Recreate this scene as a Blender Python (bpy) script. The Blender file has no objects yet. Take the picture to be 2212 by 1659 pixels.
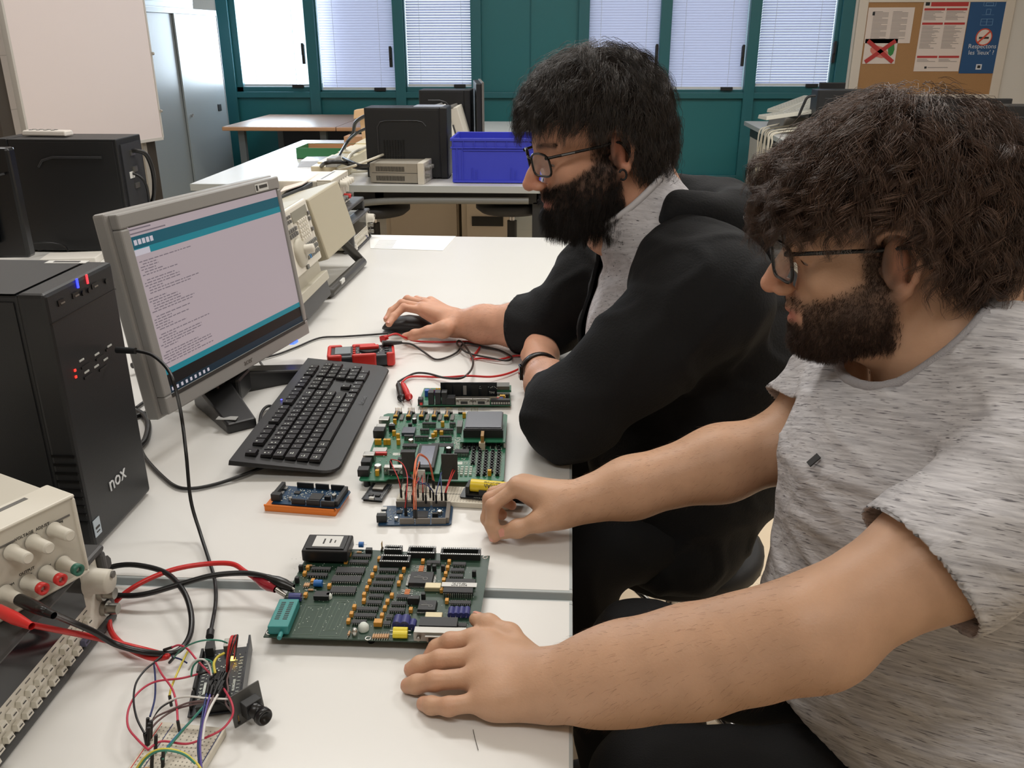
import bpy, math, random
import numpy as np
from mathutils import Matrix, Vector

# ---------------------------------------------------------------- camera
W_PX, H_PX = 2212, 1659
FOC, YAW, PITCH, ROLL, EYE = 1900.0, .0623, .3767, .0022, 1.385
def cam_axes():
    cy, sy = math.cos(YAW), math.sin(YAW)
    f = np.array([-sy*math.cos(PITCH), cy*math.cos(PITCH), -math.sin(PITCH)])
    r = np.array([cy, sy, 0.0]); d = np.cross(f, r)
    c, s = math.cos(ROLL), math.sin(ROLL)
    return np.array([c*r+s*d, -s*r+c*d, f])
AX = cam_axes(); CAM = np.array([0, 0, EYE])
scene = bpy.context.scene
COL = scene.collection
cd = bpy.data.cameras.new('camera'); cam = bpy.data.objects.new('camera', cd); COL.objects.link(cam)
cd.sensor_fit = 'HORIZONTAL'; cd.sensor_width = 36; cd.lens = FOC/W_PX*36; cd.clip_start = .02; cd.clip_end = 100
mw = Matrix.Identity(4)
for i in range(3):
    mw[i][0] = AX[0][i]; mw[i][1] = -AX[1][i]; mw[i][2] = -AX[2][i]; mw[i][3] = CAM[i]
cam.matrix_world = mw
scene.camera = cam
def ray(x, y): return AX.T @ np.array([(x-W_PX/2)/FOC, (y-H_PX/2)/FOC, 1.0])
def pz(x, y, z=.75):            # the point seen at a pixel, at height z
    d = ray(x, y); return CAM+d*(z-EYE)/d[2]
def pY(x, y, Y):                # ... at distance Y down the room
    d = ray(x, y); return CAM+d*Y/d[1]
def pX(x, y, X):
    d = ray(x, y); return CAM+d*X/d[0]
def pD(x, y, D): return CAM+ray(x, y)*D

# ---------------------------------------------------------------- light
vs = scene.view_settings
scene.display_settings.display_device = 'sRGB'
vs.view_transform = 'Standard'; vs.look = 'None'; vs.gamma = 1; vs.use_curve_mapping = False
vs.exposure = 0.07
scene.cycles.use_denoising = True
scene.cycles.max_bounces = 8; scene.cycles.diffuse_bounces = 4; scene.cycles.glossy_bounces = 3
scene.cycles.transmission_bounces = 6; scene.cycles.transparent_max_bounces = 12
scene.cycles.caustics_reflective = False; scene.cycles.caustics_refractive = False
scene.cycles.sample_clamp_indirect = 4
def lin(c): return tuple(((v/255)/12.92 if v/255 <= .04045 else ((v/255+.055)/1.055)**2.4) for v in c)
world = bpy.data.worlds.new('sky'); scene.world = world; world.use_nodes = True
bg = world.node_tree.nodes['Background']; bg.inputs[0].default_value = (.72, .86, 1, 1); bg.inputs[1].default_value = 1.8
def area(name, loc, sx, sy, power, col, rot=(0, 0, 0)):
    l = bpy.data.lights.new(name, 'AREA'); l.shape = 'RECTANGLE'; l.size = sx; l.size_y = sy; l.energy = power; l.color = col
    o = bpy.data.objects.new(name, l); COL.objects.link(o); o.location = loc; o.rotation_euler = rot; return o
WARM = (1, .975, .94); NEUT = (1, .99, .98)
for (x, y, p) in ((-.6, 2.3, 34), (1.5, 2.3, 38), (-.6, 4.9, 34), (1.7, 4.9, 36), (-.4, -.3, 20), (1.8, -.3, 15), (3.4, 3.4, 18), (-2.6, 3.4, 16)):
    area('ceiling_lamp', (x, y, 2.93), 1.2, .35, p*.78, NEUT if y > 3 else WARM)
# daylight that comes in through the tall left window and glances over the tables
area('window_daylight', (-2.55, 8.15, 1.75), .8, 1.5, 60, (.75, .88, 1), (math.radians(-90), 0, 0))

# ---------------------------------------------------------------- materials
MATS = {}
def mat(name, rgb=(200, 200, 200), rough=.5, metal=0, bump=0, bscale=60, spec=.5, var=0, vscale=8, emit=None, es=0, trans=0, alpha=1, sss=0, coat=0):
    if name in MATS: return MATS[name]
    m = bpy.data.materials.new(name); m.use_nodes = True; nt = m.node_tree; b = nt.nodes['Principled BSDF']
    c = lin(rgb)
    b.inputs['Base Color'].default_value = (*c, 1); b.inputs['Roughness'].default_value = rough; b.inputs['Metallic'].default_value = metal
    b.inputs['Specular IOR Level'].default_value = spec; b.inputs['Coat Weight'].default_value = coat
    if trans: b.inputs['Transmission Weight'].default_value = trans
    if alpha < 1: b.inputs['Alpha'].default_value = alpha
    if emit: b.inputs['Emission Color'].default_value = (*lin(emit), 1); b.inputs['Emission Strength'].default_value = es
    if bump or var:
        tc = nt.nodes.new('ShaderNodeTexCoord')
    if bump:
        n = nt.nodes.new('ShaderNodeTexNoise'); n.inputs['Scale'].default_value = bscale; n.inputs['Detail'].default_value = 4
        bp = nt.nodes.new('ShaderNodeBump'); bp.inputs['Strength'].default_value = bump; bp.inputs['Distance'].default_value = .002
        nt.links.new(tc.outputs['Object'], n.inputs['Vector']); nt.links.new(n.outputs['Fac'], bp.inputs['Height']); nt.links.new(bp.outputs['Normal'], b.inputs['Normal'])
    if var:
        n = nt.nodes.new('ShaderNodeTexNoise'); n.inputs['Scale'].default_value = vscale; n.inputs['Detail'].default_value = 3
        r = nt.nodes.new('ShaderNodeMapRange'); r.inputs['To Min'].default_value = 1-var; r.inputs['To Max'].default_value = 1+var
        mx = nt.nodes.new('ShaderNodeMix'); mx.data_type = 'RGBA'; mx.blend_type = 'MULTIPLY'; mx.inputs[0].default_value = 1
        mx.inputs[6].default_value = (*c, 1)
        nt.links.new(tc.outputs['Object'], n.inputs['Vector']); nt.links.new(n.outputs['Fac'], r.inputs[0]); nt.links.new(r.outputs[0], mx.inputs[7]); nt.links.new(mx.outputs[2], b.inputs['Base Color'])
    MATS[name] = m; return m

# ---------------------------------------------------------------- mesh building
MWD = {}
def mworld(o): return MWD.get(o.name, Matrix.Identity(4))
class MB:
    def __init__(s): s.v = []; s.f = []; s.m = []; s.sm = []
    def add(s, vs_, fs, mi=0, M=None, smooth=False):
        n = len(s.v)
        if M is not None: vs_ = [tuple(M @ Vector(p)) for p in vs_]
        s.v += [tuple(p) for p in vs_]; s.f += [tuple(i+n for i in f) for f in fs]; s.m += [mi]*len(fs); s.sm += [smooth]*len(fs); return s
    def box(s, lo, hi, mi=0, M=None):
        x0, y0, z0 = lo; x1, y1, z1 = hi
        return s.add([(x0,y0,z0),(x1,y0,z0),(x1,y1,z0),(x0,y1,z0),(x0,y0,z1),(x1,y0,z1),(x1,y1,z1),(x0,y1,z1)],
                     [(0,3,2,1),(4,5,6,7),(0,1,5,4),(1,2,6,5),(2,3,7,6),(3,0,4,7)], mi, M)
    def cbox(s, c, d, mi=0, M=None):
        return s.box([c[i]-d[i]/2 for i in range(3)], [c[i]+d[i]/2 for i in range(3)], mi, M)
    def tbox(s, c, d, t, mi=0, M=None):    # box with its top inset by t (bevelled look)
        x, y, z = [k/2 for k in d]; cx, cy, cz = c
        return s.add([(cx-x,cy-y,cz-z),(cx+x,cy-y,cz-z),(cx+x,cy+y,cz-z),(cx-x,cy+y,cz-z),(cx-x+t,cy-y+t,cz+z),(cx+x-t,cy-y+t,cz+z),(cx+x-t,cy+y-t,cz+z),(cx-x+t,cy+y-t,cz+z)],
                     [(0,3,2,1),(4,5,6,7),(0,1,5,4),(1,2,6,5),(2,3,7,6),(3,0,4,7)], mi, M)
    def prism(s, poly, z0, z1, mi=0, M=None):   # poly in xy, extruded in z
        n = len(poly)
        vs_ = [(p[0], p[1], z0) for p in poly]+[(p[0], p[1], z1) for p in poly]
        fs = [tuple(range(n-1, -1, -1)), tuple(range(n, 2*n))]+[(i, (i+1) % n, n+(i+1) % n, n+i) for i in range(n)]
        return s.add(vs_, fs, mi, M)
    def hull(s, a, b, mi=0):    # two 4-point loops joined (8 world points)
        return s.add(list(a)+list(b), [(3,2,1,0),(4,5,6,7),(0,1,5,4),(1,2,6,5),(2,3,7,6),(3,0,4,7)], mi)
    def cyl(s, a, b, r, r2=None, n=16, mi=0, cap=True, M=None):
        a = Vector(a); b = Vector(b); r2 = r if r2 is None else r2
        z = (b-a).normalized(); x = z.orthogonal().normalized(); y = z.cross(x)
        vs_ = []
        for c, rr in ((a, r), (b, r2)):
            for i in range(n):
                t = 2*math.pi*i/n; vs_.append(c+x*(rr*math.cos(t))+y*(rr*math.sin(t)))
        nb = len(s.f)
        s.add(vs_, [(i, (i+1) % n, n+(i+1) % n, n+i) for i in range(n)], mi, M, True)
        if cap: s.add(vs_, [tuple(range(n-1, -1, -1)), tuple(range(n, 2*n))], mi, M)
        return s
    def lathe(s, prof, a=(0,0,0), axis=(0,0,1), n=24, mi=0, M=None):   # prof [(r, h)]
        a = Vector(a); z = Vector(axis).normalized(); x = z.orthogonal().normalized(); y = z.cross(x); vs_ = []
        for r, h in prof:
            for i in range(n):
                t = 2*math.pi*i/n; vs_.append(a+z*h+x*(r*math.cos(t))+y*(r*math.sin(t)))
        fs = []
        for k in range(len(prof)-1):
            for i in range(n): fs.append((k*n+i, k*n+(i+1) % n, (k+1)*n+(i+1) % n, (k+1)*n+i))
        return s.add(vs_, fs, mi, M, True)
    def tube(s, pts, r, n=8, mi=0, M=None, spline=True, res=6):
        P = [Vector(p) for p in pts]
        if spline and len(P) > 2:
            Q = []
            for i in range(len(P)-1):
                p0 = P[max(i-1, 0)]; p1 = P[i]; p2 = P[i+1]; p3 = P[min(i+2, len(P)-1)]
                for k in range(res):
                    t = k/res
                    Q.append(.5*((2*p1)+(-p0+p2)*t+(2*p0-5*p1+4*p2-p3)*t*t+(-p0+3*p1-3*p2+p3)*t*t*t))
            Q.append(P[-1]); P = Q
        x = None; vs_ = []
        for i, p in enumerate(P):
            t = (P[min(i+1, len(P)-1)]-P[max(i-1, 0)]).normalized()
            if x is None: x = t.orthogonal().normalized()
            x = (x-t*x.dot(t)); x = x.normalized() if x.length > 1e-6 else t.orthogonal().normalized()
            y = t.cross(x)
            for k in range(n):
                a = 2*math.pi*k/n; vs_.append(p+x*(r*math.cos(a))+y*(r*math.sin(a)))
        m = len(P)
        fs = [(i*n+k, i*n+(k+1) % n, (i+1)*n+(k+1) % n, (i+1)*n+k) for i in range(m-1) for k in range(n)]
        s.add(vs_, fs, mi, M, True)
        s.add(vs_, [tuple(range(n-1, -1, -1)), tuple(range((m-1)*n, m*n))], mi, M); return s
    def build(s, name, mats, parent=None, world=False, bevel=0, seg=2, loc=None):
        me = bpy.data.meshes.new(name)
        vs_ = s.v
        if world and parent is not None:
            Mi = mworld(parent).inverted(); vs_ = [tuple(Mi @ Vector(p)) for p in vs_]
        elif world and parent is None:     # origin at the base centre
            a = np.array(vs_); o_ = Vector(((a[:, 0].min()+a[:, 0].max())/2, (a[:, 1].min()+a[:, 1].max())/2, a[:, 2].min()))
            vs_ = [tuple(Vector(p)-o_) for p in vs_]; loc = o_
        me.from_pydata(vs_, [], s.f)
        for m in (mats if isinstance(mats, (list, tuple)) else [mats]): me.materials.append(m)
        me.polygons.foreach_set('material_index', s.m); me.polygons.foreach_set('use_smooth', s.sm)
        me.update()
        o = bpy.data.objects.new(name, me); COL.objects.link(o)
        if parent is not None: o.parent = parent
        elif loc is not None: o.location = loc
        if parent is not None: MWD[o.name] = mworld(parent).copy()
        elif loc is not None: MWD[o.name] = Matrix.Translation(loc)
        if bevel:
            b = o.modifiers.new('bevel', 'BEVEL'); b.width = bevel; b.segments = seg; b.limit_method = 'ANGLE'; b.angle_limit = math.radians(40)
        return o
def tag(o, label, cat, group=None, kind=None):
    o['label'] = label; o['category'] = cat
    if group: o['group'] = group
    if kind: o['kind'] = kind
    return o
def thing(name, label, cat, loc=(0, 0, 0), rot=None, group=None):
    o = bpy.data.objects.new(name, None); COL.objects.link(o); o.empty_display_size = .05
    M = Matrix.Translation(Vector(loc)) @ (rot.to_4x4() if rot is not None else Matrix.Identity(4))
    o.matrix_world = M; MWD[o.name] = M.copy()
    return tag(o, label, cat, group)
def struct(o): o['kind'] = 'structure'; return o
def rotz(a): return Matrix.Rotation(a, 3, 'Z')
def text(s, size, m, parent, M, name='lettering', ext=.0002, align='CENTER', sx=1, world=False):
    c = bpy.data.curves.new(name, 'FONT'); c.body = s; c.size = size; c.align_x = align; c.align_y = 'CENTER'; c.extrude = ext; c.resolution_u = 2
    c.materials.append(m); t = bpy.data.objects.new('t', c); COL.objects.link(t)
    me = bpy.data.meshes.new_from_object(t.evaluated_get(bpy.context.evaluated_depsgraph_get())); bpy.data.objects.remove(t); bpy.data.curves.remove(c)
    o = bpy.data.objects.new(name, me); COL.objects.link(o)
    if parent is not None:
        o.parent = parent
        if world: M = mworld(parent).inverted() @ M
    o.matrix_local = M @ Matrix.Diagonal((sx, 1, 1, 1)); return o
def frame(o, x, y):     # matrix from origin, x and y direction
    x = Vector(x).normalized(); z = x.cross(Vector(y)).normalized(); y = z.cross(x)
    M = Matrix.Identity(4)
    for i in range(3): M[i][0] = x[i]; M[i][1] = y[i]; M[i][2] = z[i]; M[i][3] = o[i]
    return M
def copy_tree(o, loc=None, rot=None, parent=None):
    c = o.copy(); COL.objects.link(c)
    if parent is not None: c.parent = parent
    for ch in list(o.children): copy_tree(ch, parent=c)
    if loc is not None:
        M = Matrix.Translation(Vector(loc)) @ (rot.to_4x4() if rot is not None else Matrix.Identity(4))
        c.matrix_world = M; MWD[c.name] = M.copy()
    return c
# ---------------------------------------------------------------- room
WHITE = mat('white_paint', (226, 222, 214), .7, var=.02, vscale=2)
def tile_mat(name, rgb, grout, size, rough, off=(0, 0), axis='XY', spec=.5):
    m = mat(name, rgb, rough, spec=spec); nt = m.node_tree; b = nt.nodes['Principled BSDF']
    tc = nt.nodes.new('ShaderNodeTexCoord'); mp = nt.nodes.new('ShaderNodeMapping')
    if axis == 'YZ': mp.inputs['Rotation'].default_value = (0, math.radians(90), 0)
    mp.inputs['Location'].default_value = (off[0], off[1], 0)
    br = nt.nodes.new('ShaderNodeTexBrick'); br.offset = 0; br.squash = 1
    br.inputs['Scale'].default_value = 1; br.inputs['Brick Width'].default_value = size; br.inputs['Row Height'].default_value = size
    br.inputs['Mortar Size'].default_value = .0035; br.inputs['Mortar Smooth'].default_value = .3
    br.inputs['Color1'].default_value = (*lin(rgb), 1); br.inputs['Color2'].default_value = (*[v*.97 for v in lin(rgb)], 1); br.inputs['Mortar'].default_value = (*lin(grout), 1)
    nt.links.new(tc.outputs['Object'], mp.inputs['Vector']); nt.links.new(mp.outputs[0], br.inputs['Vector']); nt.links.new(br.outputs['Color'], b.inputs['Base Color']); return m
FLOOR = tile_mat('floor_tiles', (224, 205, 176), (196, 178, 150), .42, .28)
WTILE = tile_mat('wall_tiles', (214, 204, 196), (190, 180, 172), .32, .5, axis='YZ')
struct(MB().box((-3.6, -3.2, -.1), (4.5, 8.2, 0)).build('floor', FLOOR))
struct(MB().box((-3.6, -3.2, 3.0), (4.5, 8.2, 3.1)).build('ceiling', mat('ceiling_paint', (235, 232, 225), .9)))
struct(MB().box((-3.6, -3.2, 0), (-3.5, 8.2, 3)).build('wall_left', WTILE))
struct(MB().box((4.4, -3.2, 0), (4.5, 8.2, 3)).build('wall_right', mat('grey_wall', (188, 176, 162), .8)))
struct(MB().box((-3.6, -3.3, 0), (4.5, -3.2, 3)).build('wall_front', WHITE))
YW = 8.0
def wx(px, py=188): return float(pY(px, py, YW)[0])
def wz(px, py): return float(pY(px, py, YW)[2])
TEAL = mat('teal_enamel', (38, 104, 112), .38); TEALP = mat('teal_panel', (32, 110, 116), .42); DARK = mat('black_plastic', (24, 25, 27), .45)
xl, xr = wx(500, 200), wx(1812, 184)
GL = [(524, 668), (694, 855), (879, 1028), (1262, 1424), (1440, 1606), (1632, 1790)]
WZ = [wz(600, 188), wz(775, 195), wz(950, 188), wz(1340, 192), wz(1520, 194), wz(1710, 187)]
ZT = 2.45
b = MB()
b.box((-3.6, YW, 0), (xl-.02, YW+.2, 3)); b.box((xr, YW, 0), (4.5, YW+.2, 3)); b.box((xl-.02, YW, ZT+.08), (xr, YW+.2, 3)); b.box((xl-.02, YW+.02, 0), (xr, YW+.2, wz(1560, 396)))
struct(b.build('wall_back', WHITE))
b = MB()
zs = wz(1560, 205)
b.box((xl, YW+.03, wz(1560, 396)), (xr, YW+.10, zs))                       # the solid teal band under the windows
b.box((wx(1032), YW+.03, zs), (wx(1256), YW+.10, ZT))
struct(b.build('wall_back_panel', TEALP))
b = MB()
z0 = wz(1560, 396); zp = wz(1560, 213)
b.box((xl, YW-.01, zp), (xr, YW+.05, zs+.02)); b.box((xl, YW-.01, z0), (xr, YW+.05, z0+.07)); b.box((xl, YW-.02, ZT), (xr, YW+.12, ZT+.08))
posts = [xl, wx(680), wx(866), wx(1030), wx(1258), wx(1431), wx(1618), xr]
for i, x in enumerate(posts):
    w = .045 if 0 < i < 7 else .05
    b.box((x-w, YW-.015, z0), (x+w, YW+.12, ZT))
b.box((wx(1145)-.004, YW+.02, z0), (wx(1145)+.004, YW+.031, ZT))
struct(b.build('trim_1', TEAL, bevel=.004))
GLASS = mat('clear_glass', (255, 255, 255), .02); _nt = GLASS.node_tree; _o = _nt.nodes['Material Output']
_t = _nt.nodes.new('ShaderNodeBsdfTransparent'); _g = _nt.nodes.new('ShaderNodeBsdfGlossy'); _g.inputs['Roughness'].default_value = .03; _m = _nt.nodes.new('ShaderNodeMixShader'); _m.inputs[0].default_value = .07
_nt.links.new(_t.outputs[0], _m.inputs[1]); _nt.links.new(_g.outputs[0], _m.inputs[2]); _nt.links.new(_m.outputs[0], _o.inputs[0])
def blind_mat(name, rgb, tr):
    m = mat(name, rgb, .5); nt = m.node_tree; b_ = nt.nodes['Principled BSDF']; out = nt.nodes['Material Output']
    t = nt.nodes.new('ShaderNodeBsdfTranslucent'); t.inputs[0].default_value = (*lin(rgb), 1)
    mx = nt.nodes.new('ShaderNodeMixShader'); mx.inputs[0].default_value = tr
    nt.links.new(b_.outputs[0], mx.inputs[1]); nt.links.new(t.outputs[0], mx.inputs[2]); nt.links.new(mx.outputs[0], out.inputs[0]); return m
BL1 = blind_mat('blind_slat', (226, 226, 236), .72); RAIL = mat('blind_rail', (222, 226, 228), .5)
names = ['leftmost window, its blind open', 'second window from the left, its blind closed', 'window beside the broad teal panel', 'window behind the hair of the further man', 'middle window of the right-hand three', 'window beside the cork board']
for i, (a, c) in enumerate(GL):
    x0, x1, zb = wx(a), wx(c), WZ[i]
    e = thing('window_%d' % (i+1), names[i], 'window', ((x0+x1)/2, YW+.02, zb)); e['kind'] = 'structure'; del e['category']
    f = MB(); L = (x0-x1)/2; R = -L; w = .02 if i != 0 else .012
    pl, pr_ = posts[[0, 1, 2, 4, 5, 6][i]]+.046-(x0+x1)/2, posts[[1, 2, 3, 5, 6, 7][i]]-.046-(x0+x1)/2
    zl = zs-zb
    f.box((pl, 0, zl), (L, .05, ZT-zb)); f.box((R, 0, zl), (pr_, .05, ZT-zb)); f.box((pl, 0, zl), (pr_, .05, 0)); f.box((pl, 0, ZT-zb-.04), (pr_, .05, ZT-zb))
    f.build('window_frame', TEAL, e, bevel=.003)
    MB().box((L, .055, 0), (R, .06, ZT-zb)).build('pane', GLASS, e)
    h = MB(); hx = pr_-.03 if i not in (3,) else pr_-.02
    if i in (0, 1, 3, 4, 5):
        h.cbox((hx if i != 3 else hx, -.02, .27), (.025, .03, .16)); h.cbox((hx, -.035, .31), (.02, .03, .1)); h.build('handle', DARK, e, bevel=.004)
    MB().cbox((R-.14 if i else R-.1, -.012, .008), (.10, .03, .028)).build('latch', DARK, e, bevel=.003)
    s = MB(); n = int((ZT-zb)/.021); tilt = [1.45, .25, .9, .3, .3, .75][i]
    if i == 0: tilt = 1.56
    for k in range(n):
        z = .03+k*.021
        if i == 0: M = Matrix.Translation((0, .035, z)) @ Matrix.Rotation(1.5, 4, 'X')
        else: M = Matrix.Translation((0, .035, z)) @ Matrix.Rotation(tilt, 4, 'X')
        if i == 0 and k % 3: continue
        s.box((L+.008, -.0006, -.012), (R-.008, .0006, .012), 0, M)
    s.build('blind', BL1, e)
    r = MB(); r.cbox((0, .03, .012), (R-L-.012, .02, .02))
    for fx in (.2, .8): r.cyl((L+(R-L)*fx, .02, .012), (L+(R-L)*fx, .02, ZT-zb), .0015, n=5)
    r.build('blind_rail', RAIL, e)

# low skirting under the teal joinery is part of the wall; cork board with notices
def wpt(px, py, y=YW): return pY(px, py, y)
FR = mat('white_frame', (224, 214, 200), .5)
cx0, cx1, cz0, cz1 = wx(1862, 100)-.0, wx(2153, 100), wz(2000, 203), wz(2000, 5)
cb = thing('cork_board', 'cork notice board in a white frame on the back wall', 'notice board', ((cx0+cx1)/2, YW, cz0-.06))
cw = (cx1-cx0)/2; ch = cz1-cz0
MB().box((-cw, -.02, .06), (cw, -.004, .06+ch)).build('cork_panel', mat('cork', (176, 134, 90), .9, var=.1, vscale=160, bump=.4, bscale=300), cb)
f = MB(); q = .075
f.box((-cw-q, -.03, 0), (-cw, -.002, ch+.12)); f.box((cw, -.03, 0), (cw+q, -.002, ch+.12)); f.box((-cw, -.03, 0), (cw, -.002, .06)); f.box((-cw, -.03, .06+ch), (cw, -.002, ch+.12))
f.build('frame', FR, cb, bevel=.004)
PAPER = mat('paper', (232, 218, 208), .8); INK = mat('grey_print', (165, 155, 150), .8); RED = mat('red_print', (190, 62, 60), .7); BLUEP = mat('poster_blue', (38, 84, 132), .6); BLK = mat('black_print', (40, 42, 44), .7)
GREENP = mat('leaf_green_print', (62, 138, 72), .7); PINKP = mat('pink_print', (222, 130, 116), .7); WPR = mat('white_print', (225, 228, 232), .7); PALEB = mat('pale_blue_print', (120, 160, 200), .7)
def sheet(name, label, cat, pxc, w, h, rot=0, base=PAPER, ydep=YW-.022):
    c = wpt(pxc[0], pxc[1], ydep)
    e = thing(name, label, cat, (c[0], ydep, c[2]-h/2), Matrix.Rotation(rot, 3, 'Y'))
    MB().box((-w/2, -.002, 0), (w/2, 0, h)).build('sheet', base, e)
    return e
def px2m(p): return p*8.35/FOC
# wide text sheet
w, h = px2m(84), px2m(62)
e = sheet('notice', 'wide white sheet with two columns of fine print, upper left of the cork board', 'notice', (1921, 55), w, h)
m = MB()
for c_ in (0, 1):
    for k in range(22):
        ww = w*.33*(1 if k % 5 else .6); x = -w*.38+c_*w*.42
        m.box((x, -.0035, h*(.88-.036*k)), (x+ww, -.002, h*(.88-.036*k)+.004))
m.build('print', INK, e); MB().box((-w*.4, -.004, h*.78), (-w*.35, -.002, h*.88)).build('emblem', BLK, e)
# crossed-out drawing
w, h = px2m(60), px2m(44)
e = sheet('crossed_out_notice', 'small white sheet with a food drawing crossed out in red', 'notice', (1901, 111), w, h)
m = MB(); m.prism([(math.cos(t)*w*.3, math.sin(t)*h*.22) for t in [i*math.pi/6 for i in range(12)]], -.0008, .0008, 0, Matrix.Translation((-.03*w, -.0038, h*.48)) @ Matrix.Rotation(.35, 4, 'Y') @ Matrix.Rotation(math.pi/2, 4, 'X')); m.build('drawing', PINKP, e)
m = MB(); m.prism([(math.cos(t)*w*.1, math.sin(t)*h*.27) for t in [i*math.pi/4 for i in range(8)]], -.001, .001, 0, Matrix.Translation((w*.33, -.0045, h*.58)) @ Matrix.Rotation(math.pi/2, 4, 'X')); m.build('leaf', GREENP, e)
m = MB()
for s_ in (-1, 1): m.cbox((0, 0, 0), (math.hypot(w*.85, h*.85), .002, w*.12), 0, Matrix.Translation((0, -.0075, h*.5)) @ Matrix.Rotation(s_*math.atan2(h, w), 4, 'Y'))
m.build('red_cross', RED, e)
# tall red headed poster
w, h = px2m(83), px2m(126)
e = sheet('schedule_poster', 'tall white poster with red headings and fine print', 'poster', (2034, 77), w, h)
m = MB(); m.box((-w*.34, -.004, h*.9), (w*.47, -.002, h*.98))
m.build('red_heading', RED, e)
for z in (.845, .65, .19): MB().box((-w*.47, -.004, h*z), (-w*.02, -.002, h*(z+.03))).build('red_heading', RED, e); MB().box((w*.01, -.004, h*z), (w*.46, -.002, h*(z+.03))).build('red_heading', RED, e)
m = MB()
for z0_, z1_ in ((.7, .84), (.3, .64), (.12, .18)):
    z = z1_-.012
    while z > z0_+.01:
        for x in (-w*.46, w*.02): m.box((x, -.0035, h*z), (x+w*random.Random(int(z*1e4)).uniform(.2, .42), -.002, h*z+.004))
        z -= .016
m.box((-w*.2, -.0035, h*.05), (w*.25, -.002, h*.06)); m.build('print', INK, e)
m = MB(); m.box((-w*.46, -.004, h*.91), (-w*.37, -.002, h*.97)); m.box((-w*.27, -.004, h*.04), (-w*.22, -.002, h*.07)); m.build('emblem', BLK, e)
# blue poster
w, h = px2m(69), px2m(136)
e = sheet('no_smoking_poster', 'tall blue poster with a red no-smoking ring', 'poster', (2126, 75), w, h, base=BLUEP)
m = MB(); T4 = lambda x, z: Matrix.Translation((x, -.003, z)) @ Matrix.Rotation(math.pi/2, 4, 'X')
m = MB(); m.lathe([(w*.19, 0), (w*.22, 0), (w*.22, .002), (w*.19, .002), (w*.19, 0)], n=28, M=T4(0, h*.47))
m.cbox((0, 0, 0), (w*.38, w*.045, .002), 0, T4(0, h*.47) @ Matrix.Rotation(.8, 4, 'Z') @ Matrix.Translation((0, 0, .002))); m.build('red_ring', mat('ring_red', (214, 84, 62), .6), e)
m = MB(); m.prism([(math.cos(t)*w*.19, math.sin(t)*w*.19) for t in [i*math.pi/12 for i in range(24)]], 0, .001, 0, T4(0, h*.47)); m.build('ring_field', PAPER, e)
m = MB(); m.cbox((0, w*.0, .001), (w*.26, w*.05, .002), 0, T4(0, h*.46)); m.build('cigarette', BLK, e)
m = MB()
def outl(x, z, a, b_, t=.003):
    m.box((x-a, -.004, z-b_), (x+a, -.002, z-b_+t)); m.box((x-a, -.004, z+b_-t), (x+a, -.002, z+b_)); m.box((x-a, -.004, z-b_), (x-a+t, -.002, z+b_)); m.box((x+a-t, -.004, z-b_), (x+a, -.002, z+b_))
outl(0, h*.895, w*.16, h*.035); outl(0, h*.885, w*.1, h*.02); outl(0, h*.79, w*.06, h*.035); m.box((-w*.16, -.004, h*.75), (w*.16, -.002, h*.753)); outl(0, h*.66, w*.16, h*.042); m.box((-w*.15, -.004, h*.66), (w*.15, -.002, h*.663)); m.box((-.002, -.004, h*.62), (.002, -.002, h*.7))
m.build('pictogram', PALEB, e)
m = MB(); m.box((-w*.07, -.004, h*.05), (w*.08, -.002, h*.12)); m.build('emblem', WPR, e)
m = MB(); m.box((-w*.035, -.005, h*.068), (w*.045, -.003, h*.105)); m.build('emblem_mark', BLK, e)
text('Respectons\nles \'lieux\' ?', w*.16, WPR, e, Matrix.Translation((0, -.004, h*.31)) @ Matrix.Rotation(math.pi/2, 4, 'X'))
# wall clock, only its left rim in the frame
c = wpt(2222, 95, YW-.02)
e = thing('wall_clock', 'round grey-rimmed wall clock at the edge right of the cork board', 'clock', (4.39, 7.45, 1.2), rotz(math.pi/2))
c = pX(2216, 95, 4.39); e.location = (4.39, c[1], c[2]-.12); MWD[e.name] = Matrix.Translation(e.location) @ rotz(math.pi/2).to_4x4()
m = MB(); m.lathe([(.12, 0), (.15, .005), (.155, .02), (.14, .035), (.125, .03)], a=(0, 0, .12), axis=(0, 1, 0), n=40); m.build('rim', mat('grey_rim', (150, 146, 140), .4), e)
m = MB(); m.cyl((0, .0, .12), (0, .02, .12), .128, n=40); m.build('dial', PAPER, e)

# left wall: steel sliding door cabinets, board
STEEL = mat('grey_steel', (150, 158, 160), .34, metal=.0, spec=.6); STEELD = mat('grey_steel_edge', (88, 92, 92), .5)
XC = -2.9
yc1 = float(pX(490, 219, XC)[1]); yc0 = float(pX(318, 100, XC)[1]); zc = float(pX(457, 22, XC)[2])
yc0 = yc1-1.75
e = thing('sliding_door_cabinet', 'grey steel cabinet with two sliding doors behind the whiteboard', 'cabinet', (-3.19, (yc0+yc1)/2, 0))
hl = (yc1-yc0)/2; D = .29
m = MB(); m.box((-D, -hl, 0), (D-.03, hl, zc)); m.box((-D, -hl, zc-.04), (D, hl, zc)); m.box((-D, -hl, 0), (D, hl, .05)); m.box((D-.03, hl-.012, 0), (D, hl, zc)); m.build('carcass', STEEL, e, bevel=.004)
ys = float(pX(400, 219, XC)[1])-(yc0+yc1)/2
m = MB(); m.box((D-.028, -hl+.012, .05), (D-.018, ys+.02, zc-.04)); m.build('door', STEEL, e, bevel=.002)
m = MB(); m.box((D-.014, ys, .05), (D-.004, hl-.014, zc-.04)); m.box((D-.006, ys, .05), (D+.0, ys+.02, zc-.04)); dr = m.build('door', STEEL, e, bevel=.002)
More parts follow.
